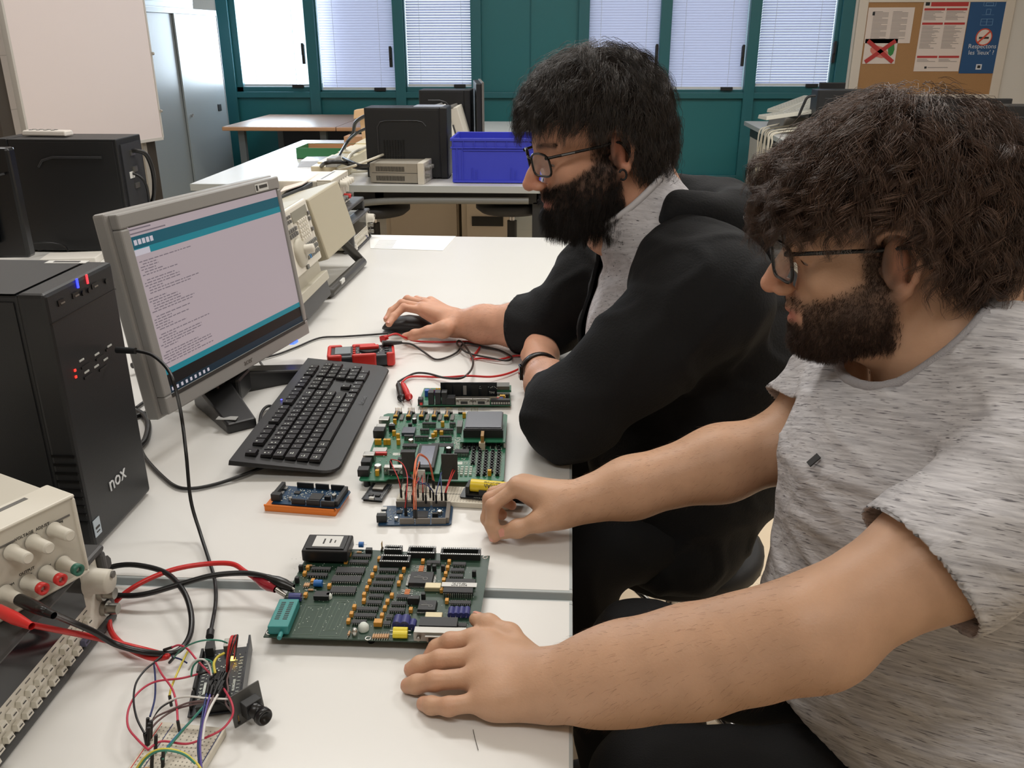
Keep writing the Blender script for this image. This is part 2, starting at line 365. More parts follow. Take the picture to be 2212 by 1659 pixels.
hc = pX(475, 232, XC); m = MB(); m.cbox((D-.002, hc[1]-(yc0+yc1)/2, hc[2]), (.006, .07, .055)); m.build('handle', DARK, dr, bevel=.002)
hc = pX(415, 249, XC); m = MB(); m.cyl((D-.004, hc[1]-(yc0+yc1)/2, hc[2]), (D+.006, hc[1]-(yc0+yc1)/2, hc[2]), .012); m.build('lock', mat('chrome', (210, 210, 212), .15, metal=1), dr)
CHROME = MATS['chrome']
e2 = thing('sliding_door_cabinet', 'upper grey steel cabinet standing on the sliding door cabinet', 'cabinet', (-3.2, (yc0+yc1)/2-.25, zc))
m = MB(); m.box((-D, -hl+.1, 0), (D-.04, hl-.1, .9)); m.build('carcass', STEEL, e2, bevel=.004)
m = MB(); m.box((D-.04, -hl+.11, .04), (D-.03, 0, .86)); m.build('door', STEEL, e2); m = MB(); m.box((D-.045, 0, .04), (D-.035, hl-.11, .86)); m.build('door', STEEL, e2)

# mobile whiteboard
e = thing('mobile_whiteboard', 'large white board on a dark framed stand before the steel cabinet', 'whiteboard', (0, 0, 0))
RB = pY(348, 297, 5.0); LB = pz(66, 339, RB[2]); dirx = (RB-LB); dirx[2] = 0; Lw = float(np.linalg.norm(dirx)); dirx = dirx/Lw
o0 = Vector((RB[0], RB[1], 0)); e.location = o0
MX = frame(o0, dirx, (0, 0, 1)); MX = Matrix.Translation(o0) @ Matrix(((dirx[0], -dirx[1], 0, 0), (dirx[1], dirx[0], 0, 0), (0, 0, 1, 0), (0, 0, 0, 1)))
e.matrix_world = MX; MWD[e.name] = MX
zb = RB[2]
tl = 0.018
m = MB(); m.box((-Lw, -.012, zb), (0, .012, 2.2)); m.build('board', mat('whiteboard', (228, 217, 215), .45), e, bevel=.004)
m = MB(); m.box((-Lw, -.016, zb-.012), (0, .016, zb+.004)); m.box((-.004, -.016, zb), (.006, .016, 2.2)); m.box((-Lw-.008, -.016, zb), (-Lw+.004, .016, 2.2)); m.build('rim', mat('pale_rim', (200, 196, 190), .4), e)
m = MB()
POST = mat('dark_post', (62, 56, 50), .5); PPOST = mat('pale_post', (170, 166, 158), .5)
m.box((-.09, .03, .05), (-.02, .07, 2.2)); m.build('post', POST, e)
m = MB(); m.box((-Lw-.10, .03, .05), (-Lw-.03, .07, 2.2)); m.build('post', POST, e)
m = MB(); m.box((-.12, .03, .05), (-.09, .06, 2.2)); m.build('post_sleeve', PPOST, e)
for x in (-.055, -Lw-.06):
    m = MB(); m.box((x-.03, -.3, .03), (x+.03, .35, .07))
    for y in (-.28, .33): m.cyl((x-.012, y, .03), (x+.012, y, .03), .03, n=14)
    m.build('foot', POST, e)
m = MB()
for z in (1.0, 1.3, 1.75):
    m.cyl((-.0, -.02, z), (.012, -.02, z), .008, n=8)
m.build('clip', PPOST, e)

# ---------------------------------------------------------------- tables
TOP = mat('table_laminate', (228, 227, 223), .27, var=.015, vscale=3); EDGE = mat('table_edge', (176, 182, 182), .45); TFR = mat('dark_steel_frame', (42, 44, 46), .5)
X0, X1 = -1.75, .017
def table(x0, x1, y0, y1, label, group=None, beam=False, top=TOP):
    e = thing('laboratory_table', label, 'table', ((x0+x1)/2, (y0+y1)/2, 0), group=group)
    w, d = (x1-x0)/2, (y1-y0)/2
    m = MB(); m.box((-w+.004, -d+.004, .722), (w-.004, d-.004, .75)); m.build('tabletop', top, e)
    m = MB(); t = .008
    m.box((-w, -d, .718), (w, -d+t, .7495)); m.box((-w, d-t, .718), (w, d, .7495)); m.box((-w, -d+t, .718), (-w+t, d-t, .7495)); m.box((w-t, -d+t, .718), (w, d-t, .7495)); m.build('edge_band', EDGE, e, bevel=.0015)
    m = MB()
    m.box((-w+.1, -d+.06, .66), (w-.1, -d+.1, .718)); m.box((-w+.1, d-.1, .66), (w-.1, d-.06, .718)); m.box((-w+.1, -d+.06, .66), (-w+.14, d-.06, .718)); m.box((w-.14, -d+.06, .66), (w-.1, d-.06, .718)); m.box((-.02, -d+.06, .66), (.02, d-.06, .718)); m.build('frame', TFR, e)
    for sx in (-1, 1):
        for sy in (-1, 1):
            m = MB(); x = sx*(w-.13); y = sy*(d-.09); m.box((x-.03, y-.03, 0), (x+.03, y+.03, .67)); m.build('leg', TFR, e, bevel=.004)
    if beam:
        m = MB(); m.tube([(-w+.2, -d+.04, .69), (-w*.6, -d+.03, .665), (-w*.2, -d+.03, .655), (w*.1, -d+.03, .675), (w*.8, -d+.03, .68)], .016, n=8); m.build('cable_tray', mat('tray_grey', (120, 122, 120), .5), e)
    return e
table(X0, X1, -.95, .897, 'nearest white table with grey edging, under the power supply')
table(X0, X1, .912, 2.958, 'white table under the monitor, keyboard and green boards')
table(X0, .0, 4.04, 5.9, 'white table beyond the aisle carrying the blue crate', beam=True)
table(-1.2, .0, 5.91, 7.3, 'white table by the windows carrying the far computer')
table(1.4, 3.1, 4.18, 5.8, 'white table behind the curly haired man, under a black tower')
table(1.4, 3.1, 5.81, 7.4, 'white table under the heap of cables below the cork board')
# wooden topped bench along the windows
WOOD = mat('beech_edge', (198, 150, 110), .45, var=.05, vscale=14); WTOP = mat('bench_top', (170, 140, 118), .35)
a = pz(478, 280, .75); bx = pz(812, 268, .75)
by0, by1 = 6.75, 7.9
def bench(x0, x1, label):
    e = thing('wooden_bench', label, 'bench', ((x0+x1)/2, (by0+by1)/2, 0)); w = (x1-x0)/2; d = (by1-by0)/2
    m = MB(); m.box((-w+.003, -d+.02, .722), (w-.003, d, .751)); m.build('top', WTOP, e)
    m = MB(); m.box((-w+.003, -d, .722), (w-.003, -d+.02, .75)); m.build('front_edge', WOOD, e, bevel=.006)
    for sx in (-1, 1):
        for sy in (-1, 1):
            m = MB(); m.box((sx*(w-.12)-.025, sy*(d-.1)-.025, 0), (sx*(w-.12)+.025, sy*(d-.1)+.025, .722)); m.build('leg', mat('bench_leg', (96, 104, 108), .4), e, bevel=.003)
    m = MB(); m.box((-w+.1, d-.12, .3), (w-.1, d-.1, .72)); m.build('modesty_panel', mat('navy_panel', (34, 44, 56), .5), e)
xs = float(pz(705, 283, .75)[0])
bench(-2.62, xs, 'wood edged bench under the two left windows'); bench(xs, -1.22, 'wood edged bench continuing right behind the far computer')
# ---------------------------------------------------------------- helpers that read positions off a plane of a thing
def on_plane(M, px, py, axis, val):
    Mi = M.inverted(); o = Mi @ Vector(CAM); d = Mi.to_3x3() @ Vector(ray(px, py)); t = (val-o[axis])/d[axis]; return o+d*t
def fr(M, px, py, x=0.0): p = on_plane(M, px, py, 0, x); return p[1], p[2]
def bd(M, px, py, z=0.0): p = on_plane(M, px, py, 2, z); return p[0], p[1]
FT = lambda y, z, x=0.0: Matrix(((0, 0, 1, x), (1, 0, 0, y), (0, 1, 0, z), (0, 0, 0, 1)))   # lettering on a front that faces local +x
BLACK = mat('tower_black', (27, 28, 30), .42, bump=.15, bscale=900); BLACKG = mat('gloss_black', (20, 21, 23), .25); SILV = mat('silver_plastic', (156, 154, 150), .38); GREYP = mat('mid_grey_plastic', (108, 106, 102), .5)
LABEL = mat('sticker_white', (216, 216, 212), .6); WIRE = mat('black_cable', (22, 22, 23), .4); WWIRE = mat('white_cable', (205, 202, 192), .5)
BEIGE = mat('instrument_beige', (208, 203, 190), .5); BEIGEL = mat('instrument_cream', (222, 217, 204), .45); BEIGED = mat('beige_panel', (186, 181, 165), .55); DGREY = mat('instrument_dark_grey', (74, 74, 74), .5); INKD = mat('dark_print', (62, 60, 58), .7); SCR = mat('dark_window', (20, 22, 26), .12)
GRB = mat('button_grey', (120, 120, 116), .5)
def cable(name, label, pts, r, m=WIRE, cat='cable', group=None, parent=None, plugs=()):
    b = MB(); b.tube(pts, r, 7)
    o = b.build(name, m, parent, world=True) if parent is not None else b.build(name, m, None, world=True)
    if parent is None: tag(o, label, cat, group)
    for (a, c, rr) in plugs:
        MB().cyl(a, c, rr, n=10).build('plug', DARK, o, world=True, bevel=.001)
    return o

def tower(M, D=.40, Wd=.165, Hh=.353, label='', emboss='side', rear=False):
    e = thing('desktop_computer', label, 'computer', M.to_translation(), M.to_3x3())
    w = Wd/2
    b = MB(); b.box((-D, -w+.002, .006), (-.035, w-.002, Hh-.002)); b.build('case', BLACK, e, bevel=.003)
    b = MB()
    b.box((-.036, -w, .004), (0, w, Hh)); b.build('front_panel', BLACK, e, bevel=.005)
    for s in (-1, 1):
        b = MB(); y = s*w
        b.box((-D+.01, min(y, y-s*.003), .012), (-.04, max(y, y-s*.003), Hh-.01)); sp = b.build('side_panel', BLACK, e, bevel=.001)
        b = MB(); yy = y+s*.0005
        b.tube([(-D+.05, yy, Hh-.055), (-.17, yy, Hh-.055), (-.135, yy, Hh-.065), (-.12, yy, Hh-.085)] if emboss == 'side' else [(-D+.06, yy, .12), (-D+.06, yy, Hh-.09), (-D+.075, yy, Hh-.066), (-D+.1, yy, Hh-.06), (-.14, yy, Hh-.06), (-.115, yy, Hh-.066), (-.1, yy, Hh-.085)], .004, 6, spline=False)
        b.build('embossed_ridge', mat('ridge_black', (44, 45, 48), .3), sp)
    for x in (-D+.04, -.06):
        for s in (-1, 1):
            b = MB(); b.cyl((x, s*(w-.02), 0), (x, s*(w-.02), .006), .01, n=10); b.build('foot', DARK, e)
    if rear:
        b = MB(); b.box((-D-.004, -w+.02, .09), (-D, w-.02, Hh-.02)); b.build('rear_plate', mat('rear_plate', (48, 49, 52), .4), e)
        for k in range(7): b = MB(); b.cbox((-D-.006, -.02, .03+k*.012), (.003, .1, .006)); 
        b.build('slot_cover', GREYP, e)
    return e
# near tower, front turned to the men
MN = Matrix.Translation((-.612, 1.048, .75))
nox = tower(MN, .42, .165, .353, 'black tower computer at the left with blue and red front lights')
def nb(name, a, b_, m, d=.002, x0=0, par=None):    # box on the front between two pixels
    y0, z0 = fr(MN, *a); y1, z1 = fr(MN, *b_)
    return MB().box((x0-.0005, min(y0, y1), min(z0, z1)), (x0+d, max(y0, y1), max(z0, z1))).build(name, m, par or nox)
def nc(name, c, sy, sz, m, d=.0015, par=None):
    y, z = fr(MN, *c); return MB().cbox((d/2, y, z), (d, sy, sz)).build(name, m, par or nox)
nc('power_light', (166, 612), .003, .012, mat('blue_light', (30, 30, 255), .3, emit=(40, 50, 255), es=4))
nc('drive_light', (187, 603), .003, .012, mat('red_light', (240, 60, 70), .3, emit=(255, 60, 70), es=1.2))
PORT = mat('port_black', (6, 6, 7), .3); METAL = mat('bare_metal', (168, 166, 160), .34, metal=1)
for c in ((131, 653), (162, 637), (203, 617)):
    o_ = nc('usb_port', c, .013, .007, PORT, .001); y, z = fr(MN, c[0]+3, c[1]+1); MB().cbox((.0012, y, z), (.0006, .009, .0018)).build('contact', METAL, o_)
for c in ((178, 633), (191, 627), (228, 607)):
    y, z = fr(MN, *c); MB().cyl((0, y, z), (.002, y, z), .0035, n=12).build('audio_socket', PORT, nox)
b = MB()
y0, z0 = fr(MN, 110, 697); y1, z1 = fr(MN, 248, 632)
z = (z0+z1)/2; b.box((-.0005, -.08, z), (.0006, .08, z+.0015)); b.build('panel_seam', PORT, nox)
for a in ((184, 790), (215, 772), (236, 752), (190, 812), (222, 795)):
    nc('card_slot', a, .02, .003, PORT, .0012)
for a in ((175, 778), (208, 765), (235, 747), (186, 803), (227, 776), (207, 791)):
    y, z = fr(MN, *a); b = MB()
    for k in range(4): b.cbox((.0008, y-.004+k*.0028, z), (.0012, .002, .0022))
    b.build('port_caption', LABEL, nox)
for a in ((161, 800), (163, 814)): nc('reader_light', a, .003, .003, mat('red_dot', (255, 60, 50), .4, emit=(255, 50, 40), es=1.5))
y, z = fr(MN, 252, 1033); text('nox', .03, mat('logo_white', (222, 224, 226), .4), nox, FT(y, z, .001), sx=1.0, ext=.0006)
y, z = fr(MN, 209, 1138); MB().cbox((.0008, y, z), (.001, .016, .024)).build('sticker', mat('sticker_blue_white', (186, 198, 208), .5), nox); b = MB(); b.cbox((.0015, y, z), (.0006, .01, .003)); b.cbox((.0015, y, z-.006), (.0006, .008, .0015)); b.build('sticker_print', INKD, nox)
b = MB()
for k in range(9): b.cbox((-.018, -.083, .045+k*.012), (.03, .002, .003))
b.build('vent', PORT, nox)
a = pz(145, 566, .75+.3535); M2 = Matrix.Translation((a[0]-MN[0][3], a[1]-MN[1][3], .3535)) @ Matrix.Rotation(.05, 4, 'Z')
MB().cbox((0, 0, 0), (.055, .014, .0008), 0, M2).build('sticker', LABEL, nox)
MB().cbox((.0, 0, .0006), (.035, .006, .0004), 0, M2).build('sticker_print', INKD, nox)
b = MB(); b.box((-.40, -.0825, .3530), (-.0362, .0825, .3534)); b.build('top_plate', mat('top_black', (38, 38, 38), .5), nox)

# tower behind it, seen from its side
M2 = Matrix.Translation((-1.735, 2.735, .75)) @ Matrix.Rotation(math.pi, 4, 'Z')
t2 = tower(M2, .375, .165, .35, 'black tower computer at the left edge, a white remote lying on it', rear=True)
for z in (.2, .25, .3): MB().cbox((-.38, .0, z), (.006, .03, .016)).build('socket', METAL, t2)
def pw(px, py, Y): return tuple(pY(px, py, Y))
cable('cable', 'thick black monitor cable looping out of the side facing tower', [pw(275, 327, 2.74), pw(300, 326, 2.74), pw(318, 338, 2.76), pw(331, 375, 2.78), pw(333, 420, 2.8), pw(325, 470, 2.82), (-1.3, 2.83, .756)], .007)
cable('cable', 'thin black cable hanging down the back of the side facing tower', [pw(278, 373, 2.72), pw(300, 380, 2.72), pw(316, 400, 2.73), pw(323, 440, 2.75), pw(326, 480, 2.78), (-1.28, 2.8, .756)], .004)
MB().cbox((-.378, .02, .235), (.004, .03, .02)).build('sticker', LABEL, t2)
# remote on that tower
p = pY(92, 292, 2.74); e = MB(); e.tbox((0, 0, .008), (.15, .045, .016), .003); o = e.build('remote_control', mat('remote_white', (222, 216, 208), .45), None, loc=(-1.615, 2.735, 1.1005), bevel=.004)
o.rotation_euler[2] = -.1; tag(o, 'white remote control lying on top of the side facing black tower', 'remote control')
b = MB()
for i in range(4):
    for j in range(2): b.cbox((-.05+i*.025, -.008+j*.016, .0168), (.01, .007, .002))
b.build('button', GRB, o)

def monitor(M, w, h, label, frame_m, bez=.02, back=True, screen=None):
    e = thing('computer_monitor', label, 'monitor', M.to_translation(), M.to_3x3()); return e
# monitor seen from behind at the left edge
e = thing('computer_monitor', 'black monitor at the left edge seen from behind', 'monitor', (-1.575, 2.30, .75), rotz(math.radians(4)))
b = MB(); b.box((-.36, -.02, .07), (.105, .02, .365)); b.build('housing', BLACKG, e, bevel=.008)
b = MB(); b.box((-.33, -.05, .11), (.04, -.02, .33)); b.build('rear_cover', BLACK, e, bevel=.012)
b = MB(); b.tube([(-.3, -.055, .285), (0, -.055, .285), (.09, -.03, .3)], .003, 6); b.build('ridge', MATS['ridge_black'], e)
b = MB(); b.box((-.02, -.053, .19), (.0, -.0505, .23)); b.build('sticker', LABEL, e)
b = MB()
for i in range(4):
    for j in range(5): b.cbox((.008+i*.008, -.0515, .19+j*.008), (.004, .002, .004))
b.build('port', PORT, e)
b = MB(); b.box((-.16, -.01, .01), (-.10, .03, .1)); b.build('neck', BLACK, e)
b = MB(); b.box((-.22, -.09, 0), (-.02, .11, .014)); b.build('foot', BLACK, e, bevel=.006)
o = MB().cbox((0, 0, .011), (.16, .09, .022)).build('white_box', mat('white_plastic', (226, 222, 214), .5), None, loc=(-1.49, 2.53, .75), bevel=.003); tag(o, 'flat white plastic box on the table under the side facing tower', 'box')
o.rotation_euler[2] = .2

# silver monitor
MM = None
def mon_frame(c, a, t, rl):
    u = np.array([math.cos(a), math.sin(a), 0]); n = np.array([math.sin(a), -math.cos(a), 0]); up = np.array([0, 0, 1])*math.cos(t)-n*math.sin(t)
    u2 = u*math.cos(rl)+up*math.sin(rl); up2 = -u*math.sin(rl)+up*math.cos(rl); nn = np.cross(u2, up2)
    M = Matrix.Identity(4)
    for i in range(3): M[i][0] = nn[i]; M[i][1] = u2[i]; M[i][2] = up2[i]; M[i][3] = c[i]
    return M      # local x = out of the screen, y = right, z = up
MM = mon_frame((-.606, 1.506, .975), 1.348, .133, -.018)
sm = thing('computer_monitor', 'silver framed monitor showing a code window, on a black forked stand', 'monitor', (-.66, 1.5, .75))
SM = MWD[sm.name]
sw, sh = .433/2, .27/2
PB = SILV
def prw(b, lo, hi, mi=0): return b.box(lo, hi, mi, MM)
b = MB(); prw(b, (-.035, -sw-.028, -sh-.036), (-.012, sw+.017, sh+.027)); b.build('housing', PB, sm, world=True, bevel=.004)
b = MB()
prw(b, (-.013, -sw-.020, sh), (.004, sw+.013, sh+.024)); prw(b, (-.013, -sw-.020, -sh-.030), (.004, sw+.013, -sh)); prw(b, (-.013, -sw-.020, -sh), (.004, -sw, sh)); prw(b, (-.013, sw, -sh), (.004, sw+.013, sh))
b.build('bezel', PB, sm, world=True, bevel=.003)
for lo_, hi_ in (((.003, -sw-.002, -sh-.006), (.0048, sw+.001, -sh)), ((.003, -sw-.0005, sh), (.0046, sw+.001, sh+.0015))): prw(MB(), lo_, hi_).build('inner_lip', mat('lip_dark', (60, 58, 56), .5), sm, world=True)
b = MB(); b.box((-.05, -.15, -.11), (-.034, .15, .10), 0, MM); b.build('rear_cover', GREYP, sm, world=True, bevel=.01)
# screen: backlit panel with its window drawn in the glowing layer
def scr_mat():
    m = bpy.data.materials.new('lcd_panel'); m.use_nodes = True; nt = m.node_tree; b_ = nt.nodes['Principled BSDF']
    b_.inputs['Roughness'].default_value = .35; b_.inputs['Base Color'].default_value = (.03, .03, .035, 1); b_.inputs['Specular IOR Level'].default_value = .4
    return m
def glow(name, rgb, s=.85):
    if name in MATS: return MATS[name]
    m = mat(name, tuple(v*.25 for v in rgb), .4, emit=rgb, es=s); return m
G_BG = glow('screen_page', (166, 152, 156), .88); G_TL = glow('screen_teal', (22, 122, 136), .8); G_TD = glow('screen_dark_teal', (18, 88, 104), .7); G_BK = glow('screen_console', (16, 18, 20), .6); G_TB = glow('screen_taskbar', (14, 40, 54), .7); G_TX = glow('screen_text', (118, 108, 116), .75); G_WH = glow('screen_white', (188, 182, 190), .85)
def S(b, x0, y0, x1, y1, d): return b.box((.000, -sw+x0*2*sw, sh-y1*2*sh), (d, -sw+x1*2*sw, sh-y0*2*sh), 0, MM)
sp = S(MB(), 0, 0, 1, 1, .0006).build('screen', G_BG, sm, world=True)
S(MB(), 0, .055, 1, .125, .001).build('toolbar', G_TD, sp, world=True)
S(MB(), .0, .125, 1, .165, .0011).build('toolbar', G_TL, sp, world=True)
S(MB(), .0, .85, 1, .885, .001).build('status_bar', G_TL, sp, world=True)
S(MB(), .0, .885, 1, .96, .001).build('console_area', G_BK, sp, world=True)
S(MB(), .0, .955, 1, 1, .0011).build('taskbar', G_TB, sp, world=True)
b = MB()
for k in range(5): S(b, .012+k*.022, .075, .028+k*.022, .105, .0013)
for k in range(9): S(b, .012+k*.028, .967, .024+k*.028, .988, .0014)
b.build('icons', G_WH, sp, world=True)
S(MB(), .0, .13, .085, .165, .0013).build('window_tab', G_WH, sp, world=True)
b = MB(); R = random.Random(5)
S(b, .005, .012, .12, .02, .001); S(b, .005, .035, .2, .043, .001)
for k in range(40):
    y = .2+k*.0158
    if k % 7 == 6: continue
    ind = .015+.015*(R.random() < .5); x = ind; end = ind+R.choice([.08, .1, .16, .2, .24, .3])
    while x < end:
        l = R.uniform(.008, .03); S(b, x, y, min(x+l, end), y+.0055, .0009); x += l+.006
b.build('code_lines', G_TX, sp, world=True)
b = MB()
pc = MM @ Vector((.0045, -.0, -sh-.016))
text('acer', .016, mat('logo_grey', (105, 100, 95), .4), sm, frame(pc, MM.to_3x3() @ Vector((0, 1, 0)), MM.to_3x3() @ Vector((0, 0, 1))), world=True)
b.box((-.006, sw-.055, -sh-.034), (.004, sw-.038, -sh-.0295), 0, MM); b.build('power_light', mat('blue_power', (60, 80, 255), .3, emit=(60, 90, 255), es=3), sm, world=True)
b = MB(); b.box((.0035, sw-.075, sh+.004), (.0047, sw-.03, sh+.018), 0, MM); st = b.build('sticker', LABEL, sm, world=True)
b = MB(); b.box((.0045, sw-.062, sh+.009), (.0051, sw-.034, sh+.015), 0, MM); b.box((.0045, sw-.073, sh+.006), (.0051, sw-.067, sh+.016), 0, MM); b.build('sticker_print', INKD, st, world=True)
# forked stand
SB = mat('stand_black', (30, 30, 31), .35)
hub = Vector((-.655, 1.50, 0))
b = MB(); b.box((hub.x-.03, hub.y-.045, .765), (hub.x+.035, hub.y+.045, .92), 0); b.build('stand_column', SB, sm, world=True, bevel=.006)
def arm(name, a, c, wa, wc, h0, h1):
    a = Vector((*a, 0)); c = Vector((*c, 0)); d = (c-a).normalized(); n = Vector((-d.y, d.x, 0)); q = MB()
    A = [a-n*wa+Vector((0, 0, .75)), a+n*wa+Vector((0, 0, .75)), a+n*wa+Vector((0, 0, h0)), a-n*wa+Vector((0, 0, h0))]
    B = [c-n*wc+Vector((0, 0, .75)), c+n*wc+Vector((0, 0, .75)), c+n*wc+Vector((0, 0, h1)), c-n*wc+Vector((0, 0, h1))]
    q.hull(A, B); return q.build(name, SB, sm, world=True, bevel=.004)
f1 = pz(512, 925, .755); f2 = pz(655, 802, .755)
arm('stand_foot', (hub.x, hub.y-.02), (f1[0]+.01, f1[1]-.0), .032, .026, .80, .768); arm('stand_foot', (hub.x, hub.y+.02), (f2[0]+.03, f2[1]-.005), .022, .02, .80, .768)
b = MB(); b.box((hub.x, hub.y-.03, .755), (hub.x+.06, hub.y+.035, .80)); b.build('stand_base', SB, sm, world=True, bevel=.006)
q = pz(497, 905, .7705); b = MB(); b.cbox((q[0]-.005, q[1], .772), (.035, .014, .0012)); b.build('sticker', mat('sticker_silver', (170, 170, 168), .4), sm, world=True)

# ---------------------------------------------------------------- bench instruments
def knob(b, y, z, r, L, mi=0, x0=0, ridged=True):
    b.lathe([(r*1.25, 0), (r*1.2, .003), (r, .006), (r*.94, L*.9), (r*.86, L), (0, L)], (x0, y, z), (1, 0, 0), 22, mi)
def generator(M, label, detail=True):
    e = thing('signal_generator', label, 'signal generator', M.to_translation(), M.to_3x3()); W, Hh, D = .127, .10, .30
    b = MB(); b.box((-D, -W+.012, .008), (-.014, W-.012, Hh-.006)); b.build('case', BEIGED, e, bevel=.003)
    b = MB(); b.box((-.012, -W+.012, .008), (0, W-.012, Hh-.006)); b.build('front_panel', BEIGEL, e, bevel=.002)
    b = MB(); b.box((-.03, -W, 0), (.006, W, .010)); b.box((-.03, -W, Hh-.008), (.006, W, Hh)); b.box((-.03, -W, .01), (.006, -W+.012, Hh-.008)); b.box((-.03, W-.012, .01), (.006, W, Hh-.008)); b.build('bumper', DGREY, e, bevel=.004)
    b = MB(); b.box((-.0005, -W+.016, .050), (.0015, W-.05, Hh-.01)); b.build('display', SCR, e)
    b = MB(); knob(b, W-.034, .073, .0145, .026); b.build('dial', BEIGE, e)
    b = MB(); b.cyl((.026, W-.03, .08), (.0285, W-.03, .08), .004, n=12); b.build('dial_dimple', GREYP, e)
    for z in (.025, .046):
        b = MB(); b.cyl((0, W-.018, z), (.018, W-.018, z), .0065, n=14); b.cyl((0, W-.018, z), (.006, W-.018, z), .009, n=14); b.build('bnc_socket', METAL, e)
    for r in range(2):
        for k in range(12):
            y = W-.052-k*.0158-(.004 if r else 0); z = .0175+r*.0175
            b = MB(); b.tbox((.0035, y, z), (.007, .0100, .0068), .001); m = BEIGEL if not (r == 0 and k == 1) else mat('shift_button_blue', (92, 92, 116), .5)
            o = b.build('push_button', m, e)
            if detail: q = MB(); q.cbox((.0072, y, z), (.0006, .005, .0009)); q.build('caption', INKD, o)
    b = MB(); b.tbox((.006, -W+.012, .022), (.014, .012, .016), .002); b.build('power_button', mat('button_white', (226, 222, 214), .5), e)
    b = MB()
    for r in range(2):
        for k in range(12): b.cbox((.0003, W-.052-k*.0158, .0262+r*.0175), (.0006, .008, .001))
    b.build('panel_print', GREYP, e)
    b = MB(); b.tube([(-.2, W+.006, .05), (-.05, W+.008, .06), (.0, W+.008, .07)], .008, 8); b.build('handle_arm', DGREY, e)
    return e
def power_supply(M, label, D=.26):
    e = thing('bench_power_supply', label, 'power supply', M.to_translation(), M.to_3x3()); W, Hh = .106, .095
    b = MB(); b.box((-D, -W+.003, 0), (-.045, W-.003, Hh-.004)); b.build('case', BEIGE, e, bevel=.003)
    b = MB(); b.box((-.045, -W, .0), (0, W, .004)); b.box((-.045, -W, Hh-.004), (0, W, Hh)); b.box((-.045, -W, .004), (0, -W+.004, Hh-.004)); b.box((-.045, W-.004, .004), (0, W, Hh-.004)); b.build('front_collar', BEIGEL, e, bevel=.002)
    b = MB(); b.box((-.02, -W+.004, .004), (-.002, W-.004, Hh-.004)); b.build('front_panel', BEIGE, e)
    b = MB(); b.box((-.038, -W+.02, Hh-.0005), (-.032, W-.03, Hh+.0003)); b.build('top_groove', GREYP, e)
    return e
MG = Matrix.Translation((-.522, .705, .75))
generator(MG, 'beige signal generator at the lower left, two rows of buttons, under the power supply')
fdir = Vector((-.502+.533, .775-.71, 0)).normalized()    # along the front, to the right
MP = Matrix.Identity(4); nrm = Vector((fdir.y, -fdir.x, 0)); org = Vector((-.502, .775, .8505))-fdir*.106
SILV.node_tree.nodes['Principled BSDF'].inputs['Base Color'].default_value = (*lin((154, 152, 149)), 1)
for i in range(3): MP[i][0] = nrm[i]; MP[i][1] = fdir[i]; MP[i][2] = (0, 0, 1)[i]; MP[i][3] = org[i]
ps = power_supply(MP, 'beige bench power supply at the lower left with knobs marked VOLTAGE ADJUST')
def pk(px, py, x): return fr(MP, px, py, x)
for (px, py) in ((61, 1207), (107, 1185), (152, 1158)):
    y, z = pk(px, py, .026); b = MB(); knob(b, y, z, .0066, .026); k = b.build('knob', BEIGE, ps)
    b = MB(); b.cyl((.0255, y, z), (.0265, y, z), .0046, n=20); b.build('knob_cap', BEIGEL, k)
REDP = mat('red_plastic', (208, 52, 48), .35); GRNP = mat('green_plastic', (52, 110, 92), .4)
for (px, py, m) in ((171, 1232, GRNP), (134, 1253, REDP), (95, 1273, REDP)):
    y, z = pk(px, py, .026); b = MB(); b.lathe([(.0085, 0), (.0076, .004), (.0062, .0075), (.0058, .02)], (0, y, z), (1, 0, 0), 18); k = b.build('binding_post', BEIGE, ps)
    b = MB(); b.lathe([(.0060, .02), (.0064, .026), (.0034, .0265), (.003, .015), (0, .015)], (0, y, z), (1, 0, 0), 18); b.build('terminal_ring', m, k)
    b = MB(); b.cyl((.014, y, z), (.0235, y, z), .002, n=10); b.build('socket', METAL, k)
yb, zb_ = pk(52, 1300, .03); yr, zr_ = pk(4, 1322, .03)
for (y, z) in ((yb, zb_), (yr, zr_)):
    b = MB(); b.lathe([(.0085, 0), (.0076, .004), (.0062, .0075), (.0058, .022)], (0, y, z), (1, 0, 0), 18); b.build('binding_post', BEIGE, ps)
for (s_, px, py, sz) in (('VOLTAGE  ADJUST', 70, 1148, .0044), ('Tracking\nratio', 125, 1133, .0034), ('\u00b120V', 72, 1158, .0036), ('OUTPUT', 58, 1234, .0042), ('+20V', 62, 1243, .0034), ('-20V', 104, 1223, .0034), ('COM', 22, 1264, .0036), ('+6V', 18, 1182, .0034)):
    y, z = pk(px, py, -.002); text(s_, sz, INKD, ps, FT(y, z, -.0018))
b = MB()
for (a, c) in (((108, 1133), (150, 1112)), ((0, 1184), (32, 1166))):
    y0, z0 = pk(*a, -.002); y1, z1 = pk(*c, -.002); b.box((-.002, y0, (z0+z1)/2-.001), (-.0014, y1, (z0+z1)/2+.001))
b.build('panel_rule', GREYP, ps)
PSM = MWD[ps.name]
def psw(y, z, x): return tuple(MP @ Vector((x, y, z)))
